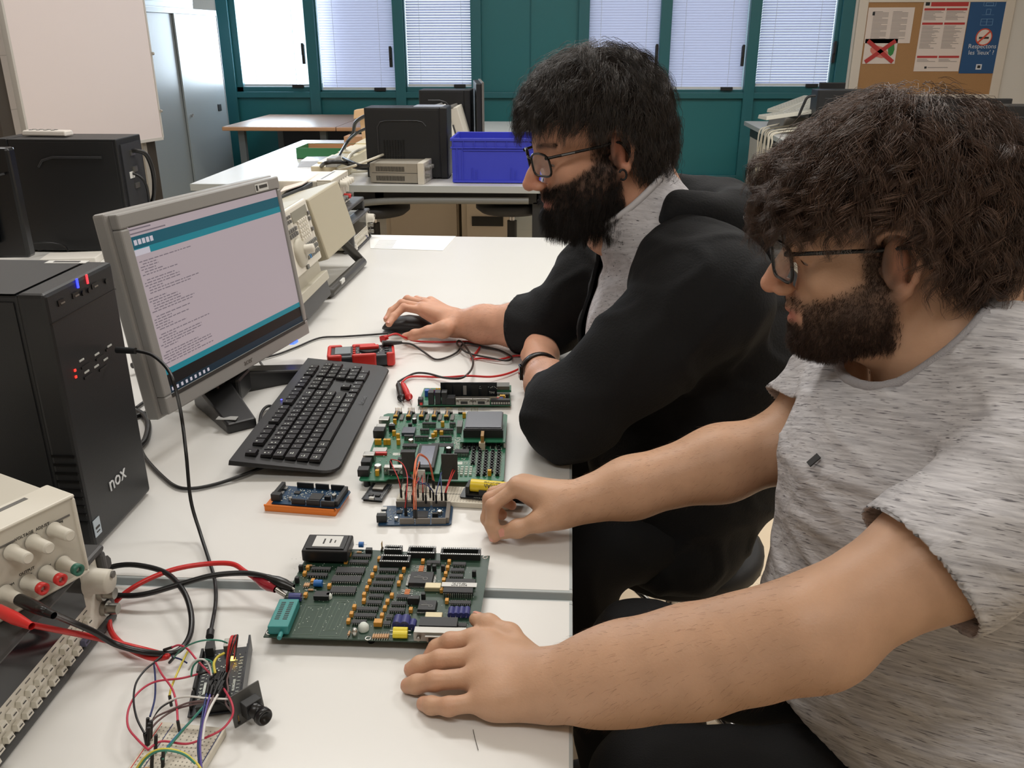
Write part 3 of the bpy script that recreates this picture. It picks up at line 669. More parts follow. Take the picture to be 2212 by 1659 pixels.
# ---- stack behind: generator and supply
MG2 = Matrix.Translation((-.665, 2.80, .75))
generator(MG2, 'small beige signal generator at the far end of the table, under a supply', detail=False)
MP2 = Matrix.Translation((-.70, 2.68, .885)) @ Matrix.Rotation(-.12, 4, 'Z')
b = MB(); b.box((-.25, -.14, 0), (.02, .13, .012)); b.box((-.02, .115, -.03), (.02, .13, .0)); o = b.build('carrying_shelf', DGREY, None, loc=(-.69, 2.77, .8505), bevel=.004); tag(o, 'dark grey tray between the two stacked instruments at the far table end', 'tray')
o.location.z = .8505+.03
ps2 = power_supply(Matrix.Translation((-.70, 2.72, .893)), 'small cream power supply with a dark display, topmost of the far stack')
b = MB(); b.box((-.001, -.06, .05), (.001, -.02, .075)); b.build('display', SCR, ps2)
for k in range(4): b = MB(); knob(b, .0+k*.028, .068-.0*k, .0095, .022); b.build('knob', BEIGE, ps2)
for k in range(5):
    b = MB(); b.lathe([(.008, 0), (.0075, .02), (.004, .022)], (0, -.07+k*.036, .025), (1, 0, 0), 12); b.build('binding_post', REDP if k == 3 else GREYP, ps2)
# ---- keypad instrument behind the monitor and the tall plain one, both facing the men and leaning back
def lean(px_bl, z_bl, tilt, yaw=0.0):
    p = pz(*px_bl, z_bl); return Matrix.Translation(Vector(p)) @ Matrix.Rotation(yaw, 4, 'Z') @ Matrix.Rotation(-tilt, 4, 'Y')
MK = lean((696, 556), .865, .20)     # local x out of the front, y right, z up ; origin at the front's lower right
kp = thing('signal_generator', 'beige instrument with keypad and round dial, leaning back behind the monitor', 'signal generator', (MK[0][3]-.1, MK[1][3]-.12, .76)); KM = MWD[kp.name]
def kb(name, lo, hi, m, bev=.002): return MB().box(lo, hi, 0, MK).build(name, m, kp, world=True, bevel=bev)
yl, zt = fr(MK, 614, 449); yr_, zt2 = fr(MK, 657, 429); Hk = zt2
Yk = -.24
kb('case', (-.3, Yk, -.035), (-.012, 0, Hk), BEIGED); kb('front_panel', (-.012, Yk, 0), (0, 0, Hk), BEIGEL, .004)
kb('base_rail', (-.20, Yk, -.055), (.004, 0, -.033), BEIGED); kb('underside_foot', (-.06, Yk+.01, -.095), (-.0, -.01, -.054), DGREY)
def kq(x, y): return fr(MK, x, y, .0)
def kbtn(name, px, py, sy, sz, m, d=.006):
    y, z = kq(px, py); MB().cbox((d/2, y, z), (d, sy, sz), 0, MK).build(name, m, kp, world=True, bevel=.0008)
y, z = kq(646, 462); MB().cbox((.0005, y, z), (.002, .12, .026), 0, MK).build('display', mat('lcd_grey', (150, 146, 130), .3), kp, world=True)
def kl(name, y, z, sy, sz, m, d=.005): MB().cbox((d/2, y, z), (d, sy, sz), 0, MK).build(name, m, kp, world=True, bevel=.0008)
for r in range(5):
    for c_ in range(5): kl('key', -.108+c_*.0155, .112-r*.0105, .010, .0065, BEIGEL)
for r in range(2):
    for c_ in range(4): kl('key', -.185+c_*.0155, .104-r*.012, .012, .009, GREYP); kl('key', -.2+c_*.014, .135-r*.011, .009, .007, GREYP)
for (y, z) in ((-.018, .118), (-.018, .104), (-.018, .078)): kl('key', y, z, .013, .009, GREYP)
for r in range(3):
    for c_ in range(8): kl('key', -.105+c_*.0125, .052-r*.0135, .008, .009, GRB if not (r == 2 and c_ == 1) else mat('key_blue', (70, 130, 180), .5))
b = MB(); b.lathe([(.034, 0), (.034, .005), (.029, .010), (0, .010)], (0, -.155, .048), (1, 0, 0), 28, 0, MK); b.build('dial', BEIGED, kp, world=True)
b = MB(); b.lathe([(.012, .01), (.011, .03), (0, .032)], (0, -.135, .05), (1, 0, 0), 20, 0, MK); b.build('dial_knob', BEIGE, kp, world=True)
kl('key', -.13, .008, .014, .010, GRB)
# tall plain
MT = lean((770, 506), .85, .27)
tb = thing('oscilloscope', 'tall beige cased oscilloscope leaning on its grey carrying handle', 'oscilloscope', (MT[0][3]-.15, MT[1][3]-.2, .75))
yt, zt = fr(MT, 723, 394); ybl, zbl = fr(MT, 698, 559)
MB().box((-.28, -.31, -.0), (0, 0, zt), 0, MT).build('case', mat('scope_beige', (178, 170, 148), .55), tb, world=True, bevel=.005)
h = MB()
H0 = MT @ Vector((-.05, -.02, .01)); H1 = MT @ Vector((-.05, -.3, .01))
ha = pz(782, 566, .765); hb = pz(712, 632, .765); hc = pz(657, 610, .80)
h.tube([tuple(H0), tuple((Vector(H0)+Vector(ha))/2), tuple(ha), tuple((Vector(ha)+Vector(hb))/2), tuple(hb), (hc[0]-.02, hc[1]-.03, .80)], .0145, 10, spline=False)
h.build('carrying_handle', mat('handle_grey', (66, 64, 60), .4), tb, world=True, bevel=.003)
q = (Vector(ha)*.25+Vector(hb)*.75); MB().cbox((q.x+.011, q.y, q.z+.009), (.006, .035, .01)).build('sticker', LABEL, tb, world=True)
# papers lying over the instruments
b = MB(); c0 = pY(600, 418, 2.45)
def slab(pts, t, name, m, label=None, cat=None, par=None):
    b = MB(); P_ = [Vector(p) for p in pts]; b.hull([p-Vector((0, 0, t)) for p in P_], P_); o = b.build(name, m, par, world=True, bevel=.001)
    if label: tag(o, label, cat)
    return o
slab([pY(604, 425, 2.42), pY(655, 404, 2.52), pY(700, 378, 2.75), pY(640, 392, 2.9)], .012, 'document_folder', mat('folder_dark', (62, 66, 72), .4), 'dark folder lying across the tops of the leaning instruments', 'folder')
slab([pY(604, 414, 2.46), pY(652, 398, 2.54), pY(690, 374, 2.78), pY(630, 384, 2.95)], .004, 'paper_stack', PAPER, 'white papers spread on the dark folder over the instruments', 'paper')
# sheet of paper on the table
P4 = [pz(798, 507, .7515), pz(985, 510, .7515), pz(957, 541, .7515), pz(800, 536, .7515)]
o = slab(P4, .001, 'paper_sheet', mat('sheet_white', (240, 240, 238), .8), 'white printed sheet lying at the far end of the white table', 'paper')
b = MB()
for k in range(6): a = pz(808+k*2, 534-k*3, .7517); b.cbox((a[0]+.03, a[1], a[2]), (.06, .002, .0003))
b.build('print', INK, o, world=True)
# ---------------------------------------------------------------- things on the table beyond the aisle
def P3(px, py, z): return tuple(pz(px, py, z))
M5 = Matrix.Translation((-.565, 4.32, .75))
a = pY(968, 388, 4.24); hh = float(pY(880, 232, 4.24)[2])-.75
t3 = tower(Matrix.Translation((-.566, 4.325, .75)), .39, .17, hh, 'black tower computer side on, beside the blue crate', emboss='full')
b = MB()
for i in range(14):
    for j in range(8): b.cbox((-.30+j*.013, -.0867, .06+i*.009), (.007, .001, .005))
b.build('vent_grid', PORT, t3)
MB().box((-.16, -.06, hh), (-.02, .06, hh+.003)).build('clear_cover', mat('clear_plastic', (225, 230, 238), .15, alpha=.45), t3)
# further tower and its monitor
a0 = pY(904, 200, 5.0); a1 = pY(1016, 200, 5.0)
t4 = tower(Matrix.Translation((float(a1[0]), 5.09, .75)), float(a1[0]-a0[0]), .17, float(pY(960, 194, 5.0)[2])-.75, 'black tower computer further back, partly hidden behind the first', emboss='side')
e = thing('computer_monitor', 'grey edged monitor turned sideways on the far table', 'monitor', (float(pY(1028, 250, 5.0)[0])+.01, 5.15, .75), rotz(math.radians(8)))
b = MB(); b.box((-.03, -.22, .06), (.0, .22, .40)); b.build('housing', DARK, e, bevel=.005)
b = MB(); b.box((0, -.225, .055), (.012, .225, .07)); b.box((0, -.225, .39), (.012, .225, .405)); b.box((0, -.225, .07), (.012, -.2, .39)); b.box((0, .2, .07), (.012, .225, .39)); b.build('bezel', GREYP, e)
MB().box((0, -.2, .07), (.004, .2, .39)).build('screen', SCR, e)
b = MB(); b.box((-.03, -.03, .01), (.0, .03, .1)); b.box((-.01, -.11, 0), (.12, .11, .012)); b.build('stand', DARK, e)
# beige boxed instruments leaning between
for (px0, px1, py0, py1, Y, lab, m) in ((966, 990, 236, 290, 4.62, 'cream leaning instrument between the black towers, nearer one', BEIGEL), (985, 1022, 238, 290, 4.85, 'cream leaning instrument with a slot behind the blue crate', BEIGE)):
    p0 = pY(px0, py1, Y); p1 = pY(px1, py0, Y); w = float(p1[0]-p0[0]); zc_ = float(p1[2])-.75
    e = thing('bench_instrument', lab, 'instrument', (float(p0[0])+w/2, Y+.02, .75), Matrix.Rotation(-.28, 3, 'Y'))
    e.location.z += .02; MWD[e.name] = Matrix.Translation(e.location) @ Matrix.Rotation(-.28, 4, 'Y')
    MB().box((-w/2, -.1, 0), (w/2, .12, zc_)).build('case', m, e, bevel=.004)
    MB().box((-w*.1, -.102, .08), (w*.05, -.099, zc_*.7)).build('slot', DGREY, e)
    MB().box((-w*.5, -.108, zc_), (w*.3, .1, zc_+.012)).build('top_tray', GREYP, e, bevel=.004)
# keyboard far
o = MB().tbox((0, 0, .01), (.40, .15, .02), .006).build('computer_keyboard', DARK, None, loc=(float(pz(1085, 283, .75)[0]), 6.2, .75), bevel=.003); tag(o, 'black keyboard on the far table behind the blue crate', 'keyboard')
o.rotation_euler[2] = -.1
# blue crate
c0 = pz(975, 396, .75); c1 = pz(1140, 398, .75); YC = 4.115; xa = float(pY(972, 300, YC)[0]); zt = float(pY(1050, 299, YC)[2])-.75
cw_ = .42; BLUE = mat('crate_blue', (60, 70, 196), .45); dcr = .30
e = thing('storage_crate', 'blue plastic stacking crate beside the black tower', 'crate', (xa+cw_/2, YC+dcr/2, .75))
b = MB(); w = cw_/2-.006; d = dcr/2-.006; t = .004
b.box((-w, -d, .004), (w, d, .008))
b.box((-w, -d, .004), (w, -d+t, zt)); b.box((-w, d-t, .004), (w, d, zt)); b.box((-w, -d+t, .004), (-w+t, d-t, zt)); b.box((w-t, -d+t, .004), (w, d-t, zt))
b.build('tub', BLUE, e, bevel=.002)
b = MB(); W2, D2 = cw_/2, dcr/2
for (z0_, z1_) in ((zt-.012, zt), (zt-.045, zt-.040)):
    b.box((-W2, -D2, z0_), (W2, -d, z1_)); b.box((-W2, d, z0_), (W2, D2, z1_)); b.box((-W2, -d, z0_), (-w, d, z1_)); b.box((w, -d, z0_), (W2, d, z1_))
b.build('rim', BLUE, e, bevel=.001)
b = MB()
for k in range(9): x = -W2+.012+k*(cw_-.024)/8; b.box((x-.0015, -D2, zt-.042), (x+.0015, -d+.001, zt-.01))
for x in (-W2+.03, -W2+.055, W2-.055, W2-.03): b.box((x-.002, -D2+.001, .01), (x+.002, -d+.001, zt-.042))
b.box((-W2+.055, -D2+.001, zt-.055), (W2-.055, -d+.001, zt-.05)); b.box((-W2+.01, -D2, .004), (W2-.01, -d+.001, .014))
for x in (-.1, .08): b.box((x-.012, -D2+.001, .01), (x-.009, -d+.001, .07)); b.box((x+.009, -D2+.001, .01), (x+.012, -d+.001, .06))
b.build('rib', BLUE, e)
# small power supply lying by the tower, side to the camera
zz = float(pY(860, 352, 4.07)[2])-.75; xa0 = float(pY(800, 380, 4.07)[0]); xa1 = float(pY(919, 380, 4.07)[0])
e = thing('bench_power_supply', 'grey and cream power supply side on before the black tower', 'power supply', (xa1, 4.17, .75), rotz(math.radians(-4)))
L = xa1-xa0
MB().box((-L, -.095, .004), (-.03, .095, zz-.003)).build('case', mat('case_grey_beige', (150, 144, 132), .5), e, bevel=.003)
MB().box((-.03, -.1, .0), (0, .1, zz)).build('front_collar', BEIGE, e, bevel=.003)
b = MB()
for z in (.014, zz*.58):
    for k in range(26): b.box((-L+.03+k*.0052, -.0962, z), (-L+.0325+k*.0052, -.0948, z+.022))
b.build('vent', PORT, e)
MB().box((-L+.01, -.0958, zz*.5), (-.03, -.0948, zz*.52)).build('seam', DGREY, e)
MB().box((-L-.025, -.02, .02), (-L, .06, zz-.02)).build('rear_box', BEIGE, e, bevel=.002)
for (y, z) in ((-.07, zz*.72), (-.07, zz*.35), (-.03, zz*.72), (.01, zz*.72)):
    b = MB(); knob(b, y, z, .010, .024); b.build('knob', GREYP, e)
# white cable trunking running up the table
CREAM = mat('trunking_cream', (226, 216, 186), .45)
p0 = pz(690, 412, .75); p1 = pz(838, 318, .75); x0_ = (-1.14)
e = thing('cable_trunking', 'long cream cable trunking with sockets running along the far table', 'trunking', (-1.13, 5.1, .75))
b = MB(); b.box((-.06, -1.0, 0), (.06, .95, .075)); b.build('channel', CREAM, e, bevel=.004)
for k in range(5): MB().box((-.055, -.9+k*.4, .075), (.055, -.62+k*.4, .082)).build('socket_plate', CREAM, e, bevel=.002)
for k in range(4): MB().box((.0595, -.78+k*.45, .0), (.0605, -.777+k*.45, .075)).build('joint', GREYP, e)
# things left of the trunking
def gb(name, px, py, z, sx, sy, sz, m, label, cat, rz=0, bev=.002, tb_=0):
    p = pz(px, py, z); b = MB(); b.tbox((0, 0, sz/2), (sx, sy, sz), tb_); o = b.build(name, m, None, loc=(float(p[0]), float(p[1]), z), bevel=bev); o.rotation_euler[2] = rz; return tag(o, label, cat)
e = thing('shallow_tray', 'shallow green cardboard tray left of the cable trunking', 'tray', tuple(pz(714, 338, .75)), rotz(.0)); GC = mat('card_green', (50, 118, 74), .6)
b = MB(); b.box((-.16, -.12, 0), (.16, .12, .004)); b.box((-.16, -.12, 0), (.16, -.116, .06)); b.box((-.16, .116, 0), (.16, .12, .06)); b.box((-.16, -.116, 0), (-.156, .116, .06)); b.box((.156, -.116, 0), (.16, .116, .06)); b.build('tray_body', GC, e)
CARD = mat('cardboard', (186, 142, 104), .8)
b = MB(); b.box((-.155, -.115, .002), (.155, .115, .006)); b.box((-.155, .110, .004), (.155, .1155, .058)); b.build('lining', CARD, e)
gb('clear_bag', 690, 355, .75, .20, .22, .03, mat('bag_clear', (224, 230, 240), .2, alpha=.7, bump=.8, bscale=40), 'crumpled clear plastic bag in front of the green tray', 'bag', .1, tb_=.02)
gb('paper_sheet', 745, 322, .75, .2, .25, .004, PAPER, 'loose white paper leaning by the green tray', 'paper', .3)
e = gb('cardboard_box', 776, 310, .75, .16, .14, .05, CARD, 'low brown cardboard box left of the black tower', 'box')
o = thing('wooden_block', 'pale wooden angled block standing left of the black tower', 'wooden block', tuple(pz(800, 318, .75)), Matrix.Rotation(-.14, 3, 'Y'))
PW = mat('pale_wood', (214, 176, 132), .6)
MB().tbox((0, 0, .09), (.07, .07, .18), .008).build('post', PW, o, bevel=.004); MB().tbox((-.01, 0, .205), (.10, .09, .05), .012).build('cap', PW, o, bevel=.005)
R = random.Random(3)
CW = mat('cable_cream', (210, 204, 186), .5)
cable('cable', 'black cable arching from the side on tower over the trunking', [pw(812, 246, 4.35), pw(790, 250, 4.4), pw(768, 265, 4.5), pw(762, 290, 4.6), pw(745, 315, 4.7), P3(738, 345, .76)], .009)
cable('cable', 'black cable sloping from the tower down behind the trunking', [pw(812, 275, 4.35), pw(790, 278, 4.4), pw(768, 290, 4.5), pw(748, 310, 4.6), P3(728, 345, .84)], .007)
cable('cable', 'black power cable curled over the trunking end', [P3(688, 368, .755), P3(700, 354, .86), P3(722, 350, .87), P3(745, 352, .86), P3(770, 362, .83), P3(800, 364, .77)], .009)
cable('cable', 'pale cable running along the top of the trunking', [P3(838, 330, .86), P3(800, 345, .865), P3(760, 360, .86), P3(720, 372, .77), P3(790, 370, .765), P3(802, 366, .78)], .006, CW)
cable('cable', 'pale cable curling behind the tower on the trunking', [P3(838, 300, .86), P3(815, 308, .87), P3(780, 322, .865), P3(758, 334, .86), P3(750, 350, .86)], .007, CW)
cable('cable', 'black adapter cable lying on the trunking', [P3(742, 342, .865), P3(758, 350, .87), P3(780, 358, .86), P3(806, 357, .80)], .008)
b = MB(); p = pz(722, 352, .845); b.tbox((0, 0, .02), (.055, .12, .04), .008); o = b.build('power_adapter', mat('adapter_grey', (160, 160, 156), .5), None, loc=(float(p[0]), float(p[1]), .8325), bevel=.004); tag(o, 'grey power adapter lying on the trunking', 'adapter')
# drawer units and stools under the far table
DU = mat('drawer_cream', (212, 200, 184), .55)
def pedestal(px0, px1, Y, label, slot=False):
    x0 = float(pY(px0, 470, Y)[0]); x1 = float(pY(px1, 470, Y)[0]); e = thing('drawer_unit', label, 'drawer unit', ((x0+x1)/2, Y+.25, 0)); w = (x1-x0)/2
    MB().box((-w, -.23, .04), (w, .25, .60)).build('carcass', DU, e, bevel=.003)
    MB().box((-w+.03, -.25, .04), (w-.008, -.232, .59)).build('door', DU, e, bevel=.002)
    if slot: 
        z = float(pY(1048, 480, Y)[2]); MB().box((-w*.55, -.256, z-.02), (w*.75, -.245, z+.03)).build('handle', PORT, e)
    for sx in (-1, 1):
        for sy in (-1, 1): MB().cyl((sx*(w-.04), sy*.2, 0), (sx*(w-.04), sy*.2, .04), .02, n=10).build('foot', DARK, e)
pedestal(832, 990, 4.75, 'cream drawer unit under the far table, plain doored'); pedestal(996, 1100, 4.65, 'cream drawer unit with a black handle slot under the far table', True)
def stool(x, y, h, label, back=False):
    e = thing('swivel_stool', label, 'stool', (x, y, 0))
    b = MB(); b.lathe([(0, h-.06), (.15, h-.055), (.175, h-.035), (.175, h-.012), (.16, h), (0, h+.004)], n=30); b.build('seat', mat('seat_black', (34, 35, 37), .6), e)
    b = MB(); b.cyl((0, 0, .1), (0, 0, h-.055), .014, n=14); b.build('gas_column', CHROME, e)
    b = MB(); b.cyl((0, 0, .30), (0, 0, h-.10), .024, n=14); b.build('column_cover', DARK, e)
    for k in range(5):
        t = k*2*math.pi/5+.3; b = MB(); b.tube([(0, 0, .12), (.14*math.cos(t), .14*math.sin(t), .10), (.27*math.cos(t), .27*math.sin(t), .065)], .015, 8); b.build('leg', CHROME, e)
        b = MB(); b.cyl((.27*math.cos(t)-.012*math.sin(t), .27*math.sin(t)+.012*math.cos(t), .028), (.27*math.cos(t)+.012*math.sin(t), .27*math.sin(t)-.012*math.cos(t), .028), .028, n=14); b.build('castor', DARK, e)
    b = MB(); pts = [(.2*math.cos(2*math.pi*i/24), .2*math.sin(2*math.pi*i/24), .22) for i in range(25)]; b.tube(pts, .009, 8, spline=False); b.build('foot_ring', CHROME, e)
    for k in range(3):
        t = k*2*math.pi/3; b = MB(); b.cyl((0, 0, .22), (.2*math.cos(t), .2*math.sin(t), .22), .007, n=8); b.build('ring_spoke', CHROME, e)
    return e
q = pY(808, 450, 4.25); stool(float(q[0]), 4.25, float(q[2])+.03, 'dark swivel stool at the left under the far table')
q = pY(1106, 445, 4.28); stool(float(q[0]), 4.28, float(q[2])+.03, 'dark swivel stool at the right under the far table')
stool(.24, 1.58, .43, 'stool under the man in the black hooded jacket'); stool(.60, .86, .43, 'stool under the man in the grey T-shirt')

# ---------------------------------------------------------------- right hand tables
a = pY(1760, 200, 6.0)
yb_ = 6.25; x0_ = float(pY(1762, 240, yb_)[0]); zt_ = float(pY(1780, 194, yb_)[2])-.75
t5 = tower(Matrix.Translation((x0_, yb_+.083, .75)) @ Matrix.Rotation(math.pi, 4, 'Z') @ Matrix.Translation((-.0, 0, 0)), .40, .165, zt_, 'black tower computer on the far right table below the cork board')
t5.location.x = x0_+.0; 
t5.rotation_euler[2] = 0; t5.location.x = x0_+.40
e = thing('computer_monitor', 'dark monitor behind the far right tower', 'monitor', (x0_+.16, 6.75, .75), rotz(0))
MB().box((-.02, 0, .06), (.16, .03, zt_+.022)).build('housing', DARK, e, bevel=.004); MB().box((-.08, -.05, 0), (.06, .08, .06)).build('stand', DARK, e)
yb_ = 4.75; x0_ = float(pY(2098, 300, yb_)[0]); zt_ = float(pY(2150, 228, yb_)[2])-.75
t6 = tower(Matrix.Translation((x0_+.40, yb_+.083, .75)), .40, .165, zt_, 'black tower computer at the right edge behind the curly hair', emboss='side')
e = thing('computer_monitor', 'dark monitor standing behind the tower at the right edge', 'monitor', (x0_+.22, 5.4, .75))
zz = float(pY(2110, 213, 5.4)[2])-.75
MB().box((-.2, 0, .06), (.25, .03, zz)).build('housing', DARK, e, bevel=.004); MB().box((-.08, -.05, 0), (.06, .08, .06)).build('stand', DARK, e)
# heap of pale keyboards / cables at the corner
KEYW = mat('old_keyboard_white', (204, 202, 190), .5)
for i, (px, py, z, rz, tl) in enumerate(((1712, 225, .90, .5, -.25), (1735, 232, .86, .8, -.2), (1700, 246, .82, .2, -.12))):
    Y = 6.9-.25*i; p = pY(px, py, Y); b = MB(); b.tbox((0, 0, 0), (.36, .15, .025), .006)
    o = b.build('old_keyboard', KEYW, None, loc=tuple(float(v) for v in p), bevel=.003); o.rotation_euler = (0, tl, rz); tag(o, ['pale keyboard topmost of the heap on the far right table', 'pale keyboard in the middle of the heap on the far right table', 'pale keyboard lowest of the heap on the far right table'][i], 'keyboard')
    q = MB()
    for k in range(14):
        for j in range(4): q.cbox((-.16+k*.0245, -.05+j*.03, .0125), (.019, .02, .004))
    q.build('keys', mat('old_key', (190, 188, 176), .5), o)
o = MB().tbox((0, 0, 0), (.34, .5, .10), .03).build('cable_box', mat('box_grey', (120, 116, 108), .7), None, loc=(1.66, 6.75, .80), bevel=.01); tag(o, 'low grey box under the heaped keyboards on the far right table', 'box')
for k in range(7):
    R = random.Random(40+k); xo = 1.42+.05*k; y = 6.6-.12*k
    zt0 = .755
    cable('cable', ['pale cable drooping over the corner of the far right table'][0] if k < 4 else 'pale cable tangled on the far right table', [(xo+.22, y+.2, .84), (xo+.1, y+.05, .80), (1.40, y, .772), (1.375, y-.02, .70), (1.37+R.uniform(-.02, .01), y-.04+R.uniform(-.04, .04), .52), (1.385, y+.03, .40+R.uniform(-.1, .1)), (1.375, y+.06, .58), (1.38, y+.08, .74), (1.43, y+.1, .768)] if k < 4 else [(1.5+R.uniform(0, .2), y+.3, .80), (1.45+R.uniform(0, .1), y, .78), (1.5, y-.2, .765), (1.6, y-.1, .79), (1.7, y+.1, .85)], .006, CW, group='pale cables drooping over the far right table corner' if k < 4 else 'pale cables tangled on the far right table')
cable('cable', 'black cable looping out of the far right tower', [pw(1762, 207, 6.25), pw(1745, 210, 6.25), pw(1735, 228, 6.25), pw(1725, 252, 6.25)], .009)
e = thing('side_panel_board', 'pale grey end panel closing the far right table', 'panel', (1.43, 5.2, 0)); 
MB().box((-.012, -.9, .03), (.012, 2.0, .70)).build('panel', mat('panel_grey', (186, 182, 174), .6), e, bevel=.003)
MB().box((-.016, -.9, .655), (.012, 2.0, .716)).build('dark_rail', TFR, e)  # dark rail along the top of the panel
# ---------------------------------------------------------------- boards and small things on the near tables
PCB = mat('pcb_green', (36, 106, 76), .35, var=.12, vscale=60); PCBD = mat('pcb_dark_green', (36, 62, 48), .32, var=.18, vscale=120); PCBB = mat('pcb_blue', (28, 62, 92), .35, var=.1, vscale=150); PCBK = mat('pcb_black', (26, 30, 36), .35)
CHIP = mat('chip_black', (34, 35, 36), .5); CHIP2 = mat('chip_top', (50, 50, 52), .6); PIN = mat('solder_silver', (196, 196, 190), .25, metal=.9); SILK = mat('silkscreen', (216, 222, 214), .7); YEL = mat('jumper_yellow', (214, 164, 40), .45); TAN = mat('tantalum', (206, 148, 62), .5)
HDR = mat('header_black', (26, 26, 27), .5); HGREY = mat('header_grey', (112, 106, 98), .55); GOLD = mat('pin_gold', (200, 160, 80), .3, metal=1); TURQ = mat('socket_turquoise', (58, 140, 138), .45); BCAP = mat('cap_blue', (58, 62, 120), .35); ORG = mat('printed_orange', (226, 122, 34), .55)
def board(name, label, cat, M, outline, z0, t, m, group=None):
    e = thing(name, label, cat, M.to_translation(), M.to_3x3(), group)
    b = MB(); b.prism(outline, z0, z0+t); b.build('circuit_board', m, e); return e
def rectM(bl, br, tl, z=.75):        # frame of a board from three pixels at height z: x along its front edge, y away
    A, B, Cc = [Vector(pz(p[0], p[1], z)) for p in (bl, br, tl)]; w = (B-A).length; d = (Cc-A).length
    M = frame(A, B-A, Cc-A); M[2][3] = .75; return M, w, d
def dip(e, x, y, n, ax=0, w=.0076, z=.0, L=None, socket=False, m=None):
    """dual in line chip: n pins a side, ax 0 = long side along x"""
    L = L or n*.00254; h = .0038 if not socket else .0075
    b = MB(); dx, dy = (L/2, w*.42) if ax == 0 else (w*.42, L/2)
    b.box((x-dx, y-dy, z+.001), (x+dx, y+dy, z+h), 0)
    b.box((x-dx*.97, y-dy*.8, z+h), (x+dx*.97, y+dy*.8, z+h+.0001), 2)
    for k in range(n):
        u = -L/2+L*(k+.5)/n
        for s in (-1, 1):
            if ax == 0: b.cbox((x+u, y+s*w*.48, z+h*.42), (.0012, .0012, h*.8), 1)
            else: b.cbox((x+s*w*.48, y+u, z+h*.42), (.0012, .0012, h*.8), 1)
    return b.build('chip', [m or CHIP, PIN, CHIP2], e)
def comp(e, name, x, y, sx, sy, h, m, z=0, bev=0, tb=0):
    b = MB(); b.tbox((x, y, z+h/2), (sx, sy, h), tb); return b.build(name, m, e, bevel=bev)
def pins(e, name, x, y, nx, ny, z, h, m=GOLD, base=HDR, pitch=.00254, bh=.0025):
    b = MB(); b.box((x-nx*pitch/2, y-ny*pitch/2, z), (x+nx*pitch/2, y+ny*pitch/2, z+bh), 0)
    for i in range(nx):
        for j in range(ny): b.cbox((x+(i-(nx-1)/2)*pitch, y+(j-(ny-1)/2)*pitch, z+h/2), (.0006, .0006, h), 1)
    return b.build(name, [base, m], e)
def ecap(e, x, y, r, h, z, m=BCAP):
    b = MB(); b.lathe([(r, 0), (r, h-.0006), (r*.85, h)], (x, y, z), (0, 0, 1), 16, 0); b.lathe([(r*.85, h), (0, h)], (x, y, z), (0, 0, 1), 16, 1); return b.build('capacitor', [m, PIN], e)
def lyingcap(e, x, y, r, L, z, ax, m, name='capacitor'):
    b = MB(); a = (x-L/2, y, z+r) if ax == 0 else (x, y-L/2, z+r); c = (x+L/2, y, z+r) if ax == 0 else (x, y+L/2, z+r); b.cyl(a, c, r, n=12)
    d = Vector(c)-Vector(a); d.normalize(); b.cyl(Vector(a)-d*.004, Vector(a), .0004, n=5, mi=1); b.cyl(Vector(c), Vector(c)+d*.004, .0004, n=5, mi=1); return b.build(name, [m, PIN], e)
def dsub(e, x, y, n, z, wdt=.031, h=.0125, out=-1, name='serial_port'):
    o = thing_part = MB(); o.box((x-wdt/2, y-.0006, z), (x+wdt/2, y+.0006, z+h), 0); o.box((x-wdt/2, y, z), (x+wdt/2, y+.012, z+h*.9), 0); o = o.build(name, [METAL], e, bevel=.0005)
    b = MB(); t = .0045; a, c_ = wdt*.27, wdt*.23
    b.add([(x-a, y-.0005, z+h*.8), (x+a, y-.0005, z+h*.8), (x+c_, y-.0005, z+h*.22), (x-c_, y-.0005, z+h*.22), (x-a, y-t, z+h*.8), (x+a, y-t, z+h*.8), (x+c_, y-t, z+h*.22), (x-c_, y-t, z+h*.22)], [(0,1,5,4),(1,2,6,5),(2,3,7,6),(3,0,4,7),(7,6,5,4)], 0)
    b.build('shell', METAL, o)
    b = MB(); b.box((x-c_*.9, y-t-.0003, z+h*.3), (x+c_*.9, y-t+.0005, z+h*.72)); b.build('insert', CHIP, o)
    b = MB()
    for s in (-1, 1): b.cyl((x+s*wdt*.4, y-.001, z+h/2), (x+s*wdt*.4, y-.005, z+h/2), .0025, n=6)
    b.build('jack_screw', METAL, o); return o

# ---- computer keyboard
M, w, d = rectM((495, 1012), (724, 1031), (663, 786), .765)
KW, KD = .169, .469
A = Vector(pz(494, 1010, .768)); yv = (Vector(pz(663, 787, .768))-A).normalized(); xv = Vector((yv.y, -yv.x, 0)); M = frame(A, xv, yv); M[2][3] = .75
kbd = thing('computer_keyboard', 'black full size keyboard lying lengthwise before the monitor', 'keyboard', M.to_translation(), M.to_3x3())
def rr(w, h, r, n=5, c=(1, 1, 1, 1)):
    P_ = []
    for (cx_, cy_, a0, f) in ((w-r, h-r, 0, c[0]), (r, h-r, 90, c[1]), (r, r, 180, c[2]), (w-r, r, 270, c[3])):
        if f: P_ += [(cx_+r*math.cos(math.radians(a0+90*k/n)), cy_+r*math.sin(math.radians(a0+90*k/n))) for k in range(n+1)]
        else: P_ += [{0: (w, h), 90: (0, h), 180: (0, 0), 270: (w, 0)}[a0]]
    return P_
KB = mat('keyboard_black', (28, 28, 29), .42, bump=.1, bscale=1200); KEY = mat('key_black', (25, 25, 27), .38)
b = MB(); ol = rr(KW, KD, .025, c=(1, 0, 0, 1)); n = len(ol)
b.add([(x, y, .010+.012*(1-x/KW)) for x, y in ol]+[(x*.985+.001, y*.99+.002, .013+.016*(1-x/KW)) for x, y in ol], [tuple(range(n-1, -1, -1)), tuple(range(n, 2*n))]+[(i, (i+1) % n, n+(i+1) % n, n+i) for i in range(n)])
